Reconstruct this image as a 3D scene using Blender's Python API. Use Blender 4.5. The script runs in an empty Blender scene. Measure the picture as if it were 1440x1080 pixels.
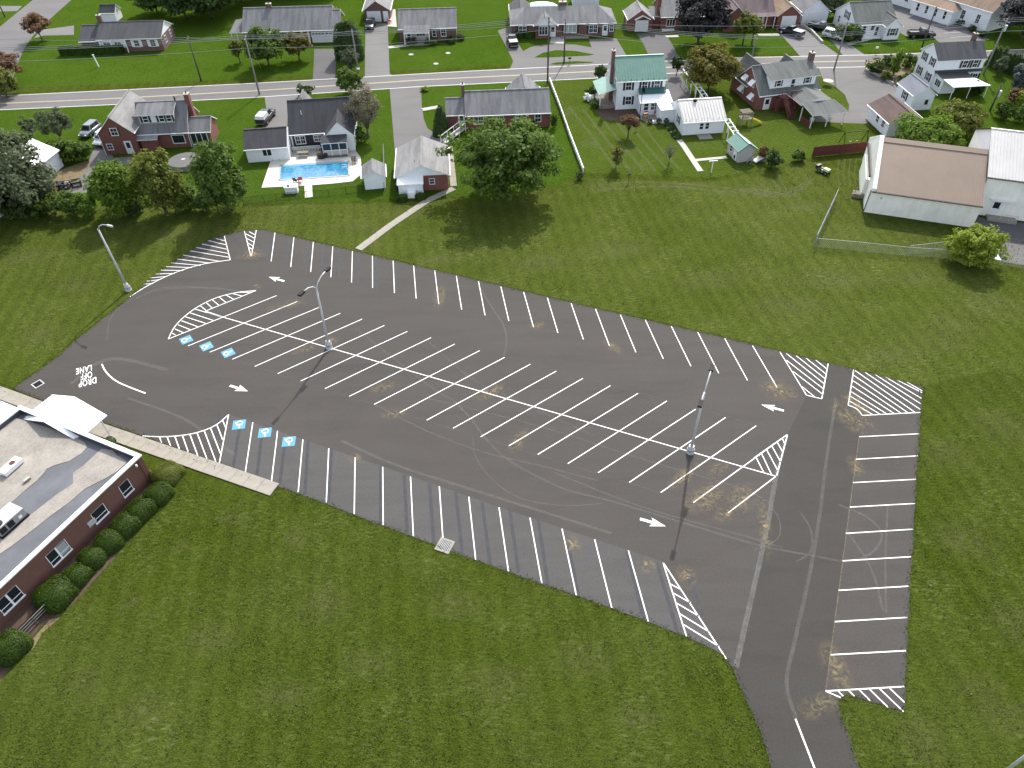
import bpy, math, random
import numpy as np
from mathutils import Matrix, Vector
random.seed(7)
R = math.radians
S = bpy.context.scene
COL = S.collection

# ------------------------------------------------------------------ camera
FPX, TH, RO, CH = 1020.0, 0.7670634, -0.0170868, 55.639      # focal (px at 1440), pitch, roll, height
_c, _s = math.cos(TH), math.sin(TH)
_cr, _sr = math.cos(RO), math.sin(RO)
FW = Vector((0, _c, -_s)); _r0 = Vector((1, 0, 0)); _d0 = Vector((0, -_s, -_c))
RT = _cr*_r0 - _sr*_d0
DN = _sr*_r0 + _cr*_d0
cam = bpy.data.objects.new('camera', bpy.data.cameras.new('camera'))
COL.objects.link(cam); S.camera = cam
cam.data.sensor_width = 36.0; cam.data.lens = FPX/1440*36.0
cam.data.clip_start = 0.5; cam.data.clip_end = 4000
_m = Matrix((RT, -DN, -FW)).transposed().to_4x4(); _m.translation = Vector((0, 0, CH))
cam.matrix_world = _m

# ------------------------------------------------------------------ light
SUN_EL, SUN_AZ = R(43), math.atan2(0.28, 0.96)               # azimuth measured from +Y towards +X
W = bpy.data.worlds.new('World'); S.world = W; W.use_nodes = True
nt = W.node_tree; nt.nodes.clear()
sky = nt.nodes.new('ShaderNodeTexSky'); sky.sky_type = 'NISHITA'; sky.sun_disc = False
sky.sun_elevation = SUN_EL; sky.sun_rotation = SUN_AZ; sky.air_density = 1.0; sky.dust_density = 2.0
bg = nt.nodes.new('ShaderNodeBackground'); bg.inputs[1].default_value = 0.15
out = nt.nodes.new('ShaderNodeOutputWorld')
hs = nt.nodes.new('ShaderNodeHueSaturation'); hs.inputs['Saturation'].default_value = .50      # thin bright cloud: a paler sky
nt.links.new(sky.outputs[0], hs.inputs['Color']); nt.links.new(hs.outputs[0], bg.inputs[0]); nt.links.new(bg.outputs[0], out.inputs[0])
sl = bpy.data.lights.new('sun', 'SUN'); sl.energy = 2.3; sl.angle = R(0.6); sl.color = (1.0, 0.95, 0.87)
so = bpy.data.objects.new('sun', sl); COL.objects.link(so)
_d = Vector((math.sin(SUN_AZ)*math.cos(SUN_EL), math.cos(SUN_AZ)*math.cos(SUN_EL), math.sin(SUN_EL)))
so.rotation_euler = _d.to_track_quat('Z', 'Y').to_euler(); so.location = (0, 60, 120)
S.view_settings.view_transform = 'Standard'; S.view_settings.look = 'None'
S.view_settings.exposure = 1.36; S.view_settings.gamma = 1.0; S.view_settings.use_curve_mapping = False

# ------------------------------------------------------------------ survey: photo point -> place on a level of height z
def at(px, py, z=0.0):
    d = RT*((px-720)/FPX) + DN*((py-540)/FPX) + FW
    t = (z-CH)/d.z
    return (d.x*t, d.y*t)
def pts(*l, z=0.0): return [at(a, b, z) for a, b in l]
def depth(x, y, z=0): return (Vector((x, y, z-CH))).dot(FW)
def pix(x, y, z):
    v = Vector((x, y, z-CH)); w = v.dot(FW)
    return (720+FPX*v.dot(RT)/w, 540+FPX*v.dot(DN)/w)

# ------------------------------------------------------------------ materials
MATS = {}
def nd(t, kind, **kw):
    n = t.nodes.new(kind)
    for k, v in kw.items():
        if k.startswith('_'): setattr(n, k[1:], v)
        else: n.inputs[k].default_value = v
    return n
def base_mat(name):
    m = bpy.data.materials.new(name); m.use_nodes = True
    t = m.node_tree; b = t.nodes['Principled BSDF']
    MATS[name] = m
    return m, t, b
def coords(t, scale=(1, 1, 1), rot=0.0, world=False):
    if world:
        g = nd(t, 'ShaderNodeNewGeometry'); o = g.outputs['Position']
    else:
        g = nd(t, 'ShaderNodeTexCoord'); o = g.outputs['Object']
    mp = nd(t, 'ShaderNodeMapping'); mp.inputs['Scale'].default_value = scale; mp.inputs['Rotation'].default_value = (0, 0, rot)
    t.links.new(o, mp.inputs[0]); return mp.outputs[0]
def noise(t, vec, scale, detail=4, rough=.55, dist=0.0):
    n = nd(t, 'ShaderNodeTexNoise'); n.inputs['Scale'].default_value = scale; n.inputs['Detail'].default_value = detail
    n.inputs['Roughness'].default_value = rough; n.inputs['Distortion'].default_value = dist
    t.links.new(vec, n.inputs['Vector']); return n.outputs['Fac']
def ramp(t, fac, stops):
    r = nd(t, 'ShaderNodeValToRGB'); e = r.color_ramp.elements
    while len(e) < len(stops): e.new(0.5)
    for k, (p, c) in enumerate(stops):
        e[k].position = p; e[k].color = (*c, 1) if len(c) == 3 else c
    t.links.new(fac, r.inputs[0]); return r.outputs[0]
def mix(t, fac, a, b, mode='MIX'):
    m = nd(t, 'ShaderNodeMix', _data_type='RGBA', _blend_type=mode)
    for i, v in ((0, fac), (6, a), (7, b)):
        if hasattr(v, 'links'): t.links.new(v, m.inputs[i])
        else: m.inputs[i].default_value = v if i == 0 else (*v, 1)
    return m.outputs[2]
def bump(t, b, h, strength=.4, dist=.05):
    n = nd(t, 'ShaderNodeBump'); n.inputs['Strength'].default_value = strength; n.inputs['Distance'].default_value = dist
    t.links.new(h, n.inputs['Height']); t.links.new(n.outputs[0], b.inputs['Normal'])
def plain(name, col, rough=.6, var=.15, scale=3.0, metal=0.0, spec=.4, fine=0.0, bmp=0.0):
    m, t, b = base_mat(name)
    v = coords(t)
    n = noise(t, v, scale, 5, .6)
    lo = tuple(c*(1-var) for c in col); hi = tuple(min(1, c*(1+var)) for c in col)
    c = ramp(t, n, [(.3, lo), (.7, hi)])
    if fine:
        n2 = noise(t, v, scale*14, 3, .6)
        c = mix(t, fine, c, ramp(t, n2, [(.3, tuple(x*.35 for x in col)), (.7, hi)]))
    t.links.new(c, b.inputs['Base Color'])
    b.inputs['Roughness'].default_value = rough; b.inputs['Metallic'].default_value = metal
    b.inputs['Specular IOR Level'].default_value = spec
    if bmp: bump(t, b, noise(t, v, scale*10, 3, .6), .5, bmp)
    return m

def grass(name, dark, mid, light, straw, strawamt, stripe=0.0, srot=0.0, sscale=.45):
    m, t, b = base_mat(name)
    v = coords(t, world=True); vs = coords(t, (.55, 1.5, 1), .35, True)
    big = noise(t, v, .035, 4, .6, .3); md = noise(t, v, .22, 6, .68); md2 = noise(t, v, .95, 5, .7)
    fin = noise(t, vs, 3.4, 5, .75); tiny = noise(t, vs, 11.0, 4, .8)
    K = lambda k, c: tuple(x*k for x in c)
    mix3 = lambda a, b: tuple((x+y)/2 for x, y in zip(a, b))
    c = ramp(t, md, [(.37, dark), (.50, mid), (.62, light)])
    c = mix(t, .40, c, ramp(t, md2, [(.37, K(.75, dark)), (.51, mid), (.63, K(1.15, light))]))
    c = mix(t, ramp(t, big, [(.40, (0, 0, 0)), (.68, (.38, .38, .38))]), c, straw)
    c = mix(t, .55, c, ramp(t, fin, [(.37, K(.35, dark)), (.50, mid), (.60, K(1.3, light)), (.70, mix3(light, straw))]))
    c = mix(t, .46, c, ramp(t, tiny, [(.36, K(.25, dark)), (.50, mid), (.58, K(1.35, light)), (.68, K(1.0, straw))]))
    mk = nd(t, 'ShaderNodeMath', _operation='MULTIPLY')
    s1 = noise(t, vs, 2.1, 6, .82); s2 = noise(t, v, .16, 5, .7)
    t.links.new(ramp(t, s1, [(.50, (0, 0, 0)), (.70, (1, 1, 1))]), mk.inputs[0]); t.links.new(ramp(t, s2, [(.46, (0, 0, 0)), (.66, (strawamt,)*3)]), mk.inputs[1])
    c = mix(t, mk.outputs[0], c, K(1.15, straw))
    if stripe:
        vv = coords(t, rot=srot, world=True)
        w = nd(t, 'ShaderNodeTexWave'); w.inputs['Scale'].default_value = sscale; w.inputs['Distortion'].default_value = 1.2
        w.inputs['Detail Scale'].default_value = .4
        t.links.new(vv, w.inputs[0])
        c = mix(t, stripe, c, mix(t, w.outputs['Fac'], K(.55, dark), K(1.35, light)))
    t.links.new(c, b.inputs['Base Color'])
    b.inputs['Roughness'].default_value = 1.0; b.inputs['Specular IOR Level'].default_value = 0.0
    bump(t, b, mix(t, .5, tiny, fin), .9, .14)
    return m
grass('field_grass', (0.0097, 0.0209, 0.0012), (0.0301, 0.0462, 0.0034), (0.0640, 0.0847, 0.0130), (0.1455, 0.1562, 0.0620), .9, .08, R(-8), .17)
grass('dry_sheen_field_grass', (0.0145, 0.0275, 0.0020), (0.0398, 0.0572, 0.0062), (0.0776, 0.0990, 0.0180), (0.1649, 0.1727, 0.0720), .9, .08, R(-8), .17)  # drier mid field; extra lightness stands in for its backlit sheen
grass('yard_grass', (0.0155, 0.0418, 0.0020), (0.0340, 0.0671, 0.0050), (0.0582, 0.1012, 0.0120), (0.0970, 0.1188, 0.0360), .6, .06, R(20), .5)
grass('mown_grass', (0.0165, 0.0374, 0.0020), (0.0388, 0.0638, 0.0060), (0.0727, 0.1023, 0.0160), (0.1503, 0.1595, 0.0650), .9, .17, R(58), .55)

def asphalt(name, col, streakrot, var=.16, warm=(1.03, 1.0, .98), blot=.5):
    m, t, b = base_mat(name)
    v = coords(t, world=True)
    c0 = tuple(a*w for a, w in zip(col, warm))
    vs = coords(t, (.05, .9, 1), streakrot, True)
    st = noise(t, vs, 1.0, 5, .65, .3)
    big = noise(t, v, .07, 4, .6, .3); fin = noise(t, v, 7, 4, .8)
    sc = lambda k: tuple(x*k for x in c0)
    c = ramp(t, st, [(.28, sc(1-var)), (.72, sc(1+var))])
    c = mix(t, blot, c, ramp(t, big, [(.32, sc(.74)), (.68, sc(1.26))]))
    vb = coords(t, (.10, .42, 1), streakrot-.18, True); bd = noise(t, vb, 1.0, 5, .62, .5)
    cool = tuple(a*k for a, k in zip(c0, (.86, .92, 1.02))); wm = tuple(a*k for a, k in zip(c0, (1.10, 1.04, .98)))
    c = mix(t, .45, c, ramp(t, bd, [(.30, tuple(x*.72 for x in cool)), (.50, wm), (.70, tuple(x*1.25 for x in cool))]))
    c = mix(t, .30, c, ramp(t, fin, [(.28, sc(.35)), (.72, sc(1.7))]))
    t.links.new(c, b.inputs['Base Color']); b.inputs['Roughness'].default_value = .88
    b.inputs['Specular IOR Level'].default_value = .25
    bump(t, b, fin, .35, .02)
    return m
asphalt('lot_asphalt', (.0495, .0465, .0430), R(23), .24)
asphalt('lane_asphalt', (.0385, .0368, .0338), R(80), .20)
asphalt('strip_asphalt', (.0620, .0615, .0605), R(-55), .34)
asphalt('road_asphalt', (0.1106, 0.1099, 0.1106), R(-5), .10)
asphalt('drive_asphalt', (0.1260, 0.1260, 0.1274), R(-95), .14)
asphalt('dark_drive_asphalt', (0.0805, 0.0805, 0.0840), R(-95), .14)
plain('seal', (0.0310, 0.0331, 0.0382), .8, .3, 1.2, fine=.25)
def worn(name, col, hole, amt=.5):
    m, t, b = base_mat(name)
    v = coords(t, world=True)
    n = noise(t, v, 5.0, 5, .75); n2 = noise(t, v, .5, 3, .6)
    k = mix(t, .35, n, n2)
    c = ramp(t, k, [(.30, hole), (.30+.16*amt, col), (.8, tuple(x*1.06 for x in col))])
    t.links.new(c, b.inputs['Base Color']); b.inputs['Roughness'].default_value = .75
    return m
worn('white_paint', (.70, .70, .68), (.30, .30, .29))
worn('old_white_paint', (.42, .42, .41), (.18, .18, .18), .9)
worn('yellow_paint', (.42, .37, .23), (.16, .15, .14), .9)
worn('blue_paint', (.075, .245, .38), (.09, .18, .24), .9)
def smudge(name, col, dens, scale, lo=.42, hi=.72):
    m, t, b = base_mat(name)
    v = coords(t, world=True)
    n = noise(t, v, scale, 4, .62, 2.2)
    tc = nd(t, 'ShaderNodeTexCoord')
    g = nd(t, 'ShaderNodeTexGradient', _gradient_type='SPHERICAL'); mp = nd(t, 'ShaderNodeMapping')
    mp.inputs['Location'].default_value = (-1, -1, 0); mp.inputs['Scale'].default_value = (2, 2, 0)
    t.links.new(tc.outputs['UV'], mp.inputs[0]); t.links.new(mp.outputs[0], g.inputs[0])
    a = ramp(t, n, [(lo, (0, 0, 0)), (hi, (dens, dens, dens))])
    mu = nd(t, 'ShaderNodeMath', _operation='MULTIPLY'); t.links.new(a, mu.inputs[0]); t.links.new(g.outputs['Fac'], mu.inputs[1])
    b.inputs['Base Color'].default_value = (*col, 1); b.inputs['Roughness'].default_value = .9
    t.links.new(mu.outputs[0], b.inputs['Alpha'])
    return m
smudge('dust_yellow', (0.2880, 0.2232, 0.1080), .80, 1.1, .44, .70)
smudge('dry_grass', (.125, .115, .045), .42, 1.5, .40, .72)
def streak(name, col, a):
    m, t, b = base_mat(name)
    v = coords(t, world=True)
    n = noise(t, v, 1.6, 5, .7)
    al = ramp(t, n, [(.3, (a*.25,)*3), (.7, (a, a, a))])
    b.inputs['Base Color'].default_value = (*col, 1); b.inputs['Roughness'].default_value = .9
    t.links.new(al, b.inputs['Alpha']); return m
streak('mow_streak', (.110, .115, .040), .34)
streak('scuff', (0.2160, 0.2052, 0.1944), .24)
streak('chalk', (0.2880, 0.2376, 0.1368), .42)
streak('seam', (0.1728, 0.1692, 0.1620), .55)
plain('concrete', (0.2520, 0.2310, 0.1925), .85, .12, 1.3, fine=.12, bmp=.004)
plain('pale_concrete', (0.3456, 0.3312, 0.2952), .8, .10, 1.0, fine=.08)
plain('pool_deck_concrete', (0.5280, 0.5080, 0.4480), .75, .08, .8, fine=.05)
plain('soil', (0.0700, 0.0455, 0.0315), .95, .4, 2.5, fine=.3, bmp=.03)
plain('straw_soil', (0.1610, 0.1190, 0.0630), .95, .3, 2.5, fine=.3)
plain('bark', (0.0595, 0.0455, 0.0350), .95, .3, 5, bmp=.03)
plain('pale_bark', (0.1650, 0.1350, 0.1050), .95, .3, 5, bmp=.03)
plain('white_trim', (.72, .73, .73), .5, .05, 2)
plain('white_metal', (.80, .80, .79), .35, .04, .6)
plain('galvanised', (0.4420, 0.4505, 0.4590), .5, .1, 3, .15)
plain('dark_metal', (.014, .014, .015), .7, .2, 3, spec=.2)
plain('unit_top', (.42, .42, .41), .5, .08, 2)
plain('grey_metal', (.24, .25, .25), .5, .08, 2)
plain('shutter_black', (.022, .024, .026), .55, .2, 4)
plain('door_white', (.70, .71, .71), .4, .05, 2)
plain('red_wood', (0.1040, 0.0280, 0.0224), .8, .3, 2.5, fine=.2)
plain('weathered_wood', (0.2016, 0.1728, 0.1368), .85, .25, 2.5, fine=.2)
plain('pole_wood', (0.0750, 0.0638, 0.0525), .9, .25, 2.0)
plain('grey_pole_wood', (0.1950, 0.1875, 0.1725), .9, .2, 2.0)
plain('wire', (.30, .30, .30), .6, .05, 1)
plain('rubber', (.015, .015, .016), .8, .2, 4)
plain('chrome', (.5, .5, .52), .25, .05, 2, .9)
plain('yellow_plastic', (.75, .55, .06), .4, .05, 2)
plain('blue_plastic', (.05, .17, .45), .4, .1, 2)
plain('green_mower', (.42, .55, .25), .4, .1, 2)
plain('black_plastic', (.02, .02, .022), .5, .2, 3)
plain('red_plastic', (.42, .06, .05), .5, .1, 2)
plain('orange_plastic', (.55, .20, .05), .5, .1, 2)
plain('lamp_red', (.35, .02, .02), .3, .1, 2)
plain('lamp_clear', (.7, .7, .68), .2, .05, 2)
plain('flower_white', (.8, .8, .76), .8, .1, 4)
for n_, c_ in (('car_steel', (.16, .18, .20)), ('car_silver', (.42, .45, .47)), ('car_white', (.60, .61, .61)), ('car_grey', (.045, .05, .055)), ('car_black', (.012, .013, .016)),
               ('car_navy', (.012, .016, .030)), ('car_tan', (.52, .53, .50))):
    m_ = plain(n_, c_, .28, .04, 1, .3, .6); m_.node_tree.nodes['Principled BSDF'].inputs['Coat Weight'].default_value = .15
plain('tonneau', (0.3000, 0.3075, 0.3225), .6, .05, 2)
m_, t_, b_ = base_mat('glass'); b_.inputs['Base Color'].default_value = (.018, .022, .026, 1); b_.inputs['Roughness'].default_value = .06
m_, t_, b_ = base_mat('blind_glass'); b_.inputs['Base Color'].default_value = (.30, .33, .32, 1); b_.inputs['Roughness'].default_value = .15
def brick(name, a, b2, mortar):
    m, t, b = base_mat(name)
    tc = nd(t, 'ShaderNodeTexCoord'); sp = nd(t, 'ShaderNodeSeparateXYZ'); t.links.new(tc.outputs['Object'], sp.inputs[0])
    ad = nd(t, 'ShaderNodeMath', _operation='ADD'); t.links.new(sp.outputs[0], ad.inputs[0]); t.links.new(sp.outputs[1], ad.inputs[1])
    cb = nd(t, 'ShaderNodeCombineXYZ'); t.links.new(ad.outputs[0], cb.inputs[0]); t.links.new(sp.outputs[2], cb.inputs[1])
    br = nd(t, 'ShaderNodeTexBrick'); br.inputs['Scale'].default_value = 1.0
    br.inputs['Brick Width'].default_value = .22; br.inputs['Row Height'].default_value = .075; br.inputs['Mortar Size'].default_value = .008
    br.inputs['Color1'].default_value = (*a, 1); br.inputs['Color2'].default_value = (*b2, 1); br.inputs['Mortar'].default_value = (*mortar, 1)
    t.links.new(cb.outputs[0], br.inputs['Vector'])
    n = noise(t, tc.outputs['Object'], 1.1, 5, .6)
    c = mix(t, .35, br.outputs['Color'], ramp(t, n, [(.3, tuple(x*.6 for x in a)), (.7, tuple(x*1.3 for x in b2))]))
    t.links.new(c, b.inputs['Base Color']); b.inputs['Roughness'].default_value = .9
    bump(t, b, br.outputs['Fac'], -.3, .01)
brick('brick_red', (0.1924, 0.0555, 0.0370), (0.1480, 0.0407, 0.0296), (0.1998, 0.1628, 0.1406))
brick('brick_brown', (0.1406, 0.0703, 0.0555), (0.1036, 0.0518, 0.0407), (0.1776, 0.1480, 0.1332))
brick('brick_school', (0.1480, 0.0592, 0.0407), (0.1110, 0.0444, 0.0318), (0.1480, 0.1036, 0.0814))
def siding(name, col, pitch=.2, dirt=0.0):
    m, t, b = base_mat(name)
    tc = nd(t, 'ShaderNodeTexCoord'); sp = nd(t, 'ShaderNodeSeparateXYZ'); t.links.new(tc.outputs['Object'], sp.inputs[0])
    fr = nd(t, 'ShaderNodeMath', _operation='DIVIDE'); fr.inputs[1].default_value = pitch; t.links.new(sp.outputs[2], fr.inputs[0])
    f2 = nd(t, 'ShaderNodeMath', _operation='FRACT'); t.links.new(fr.outputs[0], f2.inputs[0])
    n = noise(t, tc.outputs['Object'], 1.4, 5, .65)
    c = ramp(t, n, [(.3, tuple(x*(.93-dirt) for x in col)), (.65, col)])
    c = mix(t, .8, c, ramp(t, f2.outputs[0], [(0, (.70, .70, .70)), (.14, (1, 1, 1)), (1, (1, 1, 1))]), 'MULTIPLY')
    t.links.new(c, b.inputs['Base Color']); b.inputs['Roughness'].default_value = .6
    bump(t, b, f2.outputs[0], -.4, .02)
siding('white_siding', (.74, .76, .78)); siding('cream_siding', (.70, .71, .66)); siding('black_siding', (.016, .016, .018)); siding('grey_siding', (.40, .38, .36), .3)
def stained(name, col, stain):
    m, t, b = base_mat(name)
    v = coords(t, (1.6, 1.6, .35)); v2 = coords(t)
    n = noise(t, v, .9, 6, .7, .4); n2 = noise(t, v2, .35, 4, .6); n3 = noise(t, v2, 6, 4, .7)
    c = mix(t, ramp(t, mix(t, .5, n, n2), [(.46, (0, 0, 0)), (.72, (.8, .8, .8))]), col, stain)
    c = mix(t, .10, c, ramp(t, n3, [(.3, (.2, .2, .18)), (.7, (.8, .8, .76))]))
    t.links.new(c, b.inputs['Base Color']); b.inputs['Roughness'].default_value = .85
stained('barn_stucco', (.84, .82, .74), (.60, .58, .48))
stained('peeling_white', (.82, .81, .78), (.34, .32, .29))
def shingle(name, col, stain=.5, var=.2):
    m, t, b = base_mat(name)
    v = coords(t); vs = coords(t, (1.3, .18, .18))
    a = noise(t, vs, 1.0, 5, .65, .3); f = noise(t, v, 5, 4, .75)
    tc = nd(t, 'ShaderNodeTexCoord'); sp = nd(t, 'ShaderNodeSeparateXYZ'); t.links.new(tc.outputs['Object'], sp.inputs[0])
    dv = nd(t, 'ShaderNodeMath', _operation='DIVIDE'); dv.inputs[1].default_value = .11; t.links.new(sp.outputs[2], dv.inputs[0])
    fr = nd(t, 'ShaderNodeMath', _operation='FRACT'); t.links.new(dv.outputs[0], fr.inputs[0])
    c = ramp(t, a, [(.28, tuple(x*(1-stain) for x in col)), (.62, tuple(x*(1+var) for x in col))])
    c = mix(t, .3, c, ramp(t, f, [(.3, tuple(x*.5 for x in col)), (.7, tuple(x*1.5 for x in col))]))
    c = mix(t, .45, c, ramp(t, fr.outputs[0], [(0, (.55, .55, .55)), (.25, (1, 1, 1)), (1, (1, 1, 1))]), 'MULTIPLY')
    t.links.new(c, b.inputs['Base Color']); b.inputs['Roughness'].default_value = .92; b.inputs['Specular IOR Level'].default_value = .2
    bump(t, b, f, .4, .03)
shingle('shingle_grey', (0.1551, 0.1551, 0.1584)); shingle('shingle_pale', (0.1980, 0.1947, 0.1914), .4); shingle('shingle_dark', (0.0693, 0.0693, 0.0739), .3)
shingle('shingle_charcoal', (0.0495, 0.0502, 0.0541), .3); shingle('shingle_green_grey', (0.1122, 0.1188, 0.1122), .35); shingle('shingle_brown', (0.1023, 0.0726, 0.0647), .35)
shingle('shingle_purple', (0.1650, 0.1287, 0.1254), .4); shingle('shingle_tan', (0.2244, 0.1650, 0.1188), .3); shingle('shingle_blue', (0.1782, 0.1848, 0.2112), .2)
plain('metal_green', (0.1200, 0.2280, 0.1840), .42, .08, .7, .25); plain('metal_green_dark', (.02, .09, .08), .5, .15, 1)
plain('metal_pink', (.230, .175, .134), .45, .06, .4, .15); plain('metal_white_roof', (0.4960, 0.4800, 0.4560), .4, .07, .5, .15)
plain('dark_membrane', (.05, .055, .065), .8, .2, 1)
plain('roof_gravel', (0.2604, 0.2387, 0.2077), .95, .26, .35, fine=.30, bmp=.02)
plain('roof_membrane', (0.0972, 0.1008, 0.1116), .7, .22, .4, fine=.06)
# water
m_, t_, b_ = base_mat('pool_water'); v_ = coords(t_)
n1 = noise(t_, v_, 1.4, 4, .6, 1.2)
t_.links.new(ramp(t_, n1, [(.28, (.015, .11, .23)), (.52, (.035, .19, .32)), (.74, (.10, .33, .43))]), b_.inputs['Base Color'])  # noise paints caustic light patches into the water colour
b_.inputs['Roughness'].default_value = .08; bump(t_, b_, noise(t_, v_, 3.5, 3, .5), .25, .05)
plain('pool_liner', (.10, .38, .58), .5, .1, 1)
# foliage
def leafmat(name, cols, trans=.48):
    m, t, b = base_mat(name); t.nodes.remove(b)
    g = nd(t, 'ShaderNodeNewGeometry')
    n = len(cols); c = ramp(t, g.outputs['Random Per Island'], [(k/(n-1), x) for k, x in enumerate(cols)])
    oi = nd(t, 'ShaderNodeTexCoord'); nz = noise(t, oi.outputs['Object'], .8, 3, .6)
    c = mix(t, .5, c, mix(t, nz, tuple(x*.55 for x in cols[0]), tuple(min(1, x*1.35) for x in cols[-1])))
    d = nd(t, 'ShaderNodeBsdfDiffuse'); tr = nd(t, 'ShaderNodeBsdfTranslucent'); gl = nd(t, 'ShaderNodeBsdfGlossy'); gl.inputs['Roughness'].default_value = .5
    gl.inputs['Color'].default_value = (.5, .5, .5, 1)
    t.links.new(c, d.inputs[0]); t.links.new(c, tr.inputs[0])
    mx = nd(t, 'ShaderNodeMixShader'); mx.inputs[0].default_value = trans
    t.links.new(d.outputs[0], mx.inputs[1]); t.links.new(tr.outputs[0], mx.inputs[2])
    m2 = nd(t, 'ShaderNodeMixShader'); m2.inputs[0].default_value = .02
    t.links.new(mx.outputs[0], m2.inputs[1]); t.links.new(gl.outputs[0], m2.inputs[2])
    t.links.new(m2.outputs[0], t.nodes['Material Output'].inputs[0])
leafmat('leaf_green', [(0.0451, 0.0968, 0.0131), (0.0804, 0.1460, 0.0213), (0.1353, 0.2009, 0.0361)])
leafmat('leaf_bright', [(0.0697, 0.1435, 0.0115), (0.1107, 0.1968, 0.0180), (0.1640, 0.2460, 0.0344)])
leafmat('leaf_yellow', [(0.1312, 0.2050, 0.0131), (0.2091, 0.2829, 0.0230), (0.2952, 0.3567, 0.0476)])
leafmat('leaf_grey', [(0.0574, 0.0804, 0.0377), (0.0886, 0.1164, 0.0558), (0.1353, 0.1640, 0.0861)])
leafmat('leaf_olive', [(0.0820, 0.1132, 0.0164), (0.1271, 0.1558, 0.0246), (0.1763, 0.1927, 0.0361)])
leafmat('leaf_orange', [(.075, .105, .016), (.120, .130, .024), (.190, .145, .032)])
leafmat('leaf_red', [(0.0943, 0.0574, 0.0312), (0.1558, 0.0861, 0.0459), (0.2132, 0.1230, 0.0656)])
leafmat('leaf_purple', [(0.0213, 0.0221, 0.0230), (0.0344, 0.0336, 0.0344), (0.0607, 0.0558, 0.0541)], .2)
leafmat('leaf_dark', [(0.0230, 0.0508, 0.0115), (0.0410, 0.0787, 0.0180), (0.0689, 0.1115, 0.0279)], .35)
leafmat('leaf_blue', [(0.0492, 0.0738, 0.0705), (0.0779, 0.1066, 0.1000), (0.1230, 0.1517, 0.1410)], .25)
leafmat('leaf_hedge', [(.016, .040, .0030), (.032, .066, .0050), (.060, .100, .010)], .35)
leafmat('leaf_brown', [(0.1148, 0.1025, 0.0640), (0.1640, 0.1460, 0.0943), (0.2214, 0.1968, 0.1312)], .25)
leafmat('leaf_turf', [(.016, .042, .003), (.034, .066, .006), (.062, .088, .014), (.120, .120, .050)], .4)
def M(n): return MATS[n]

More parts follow.
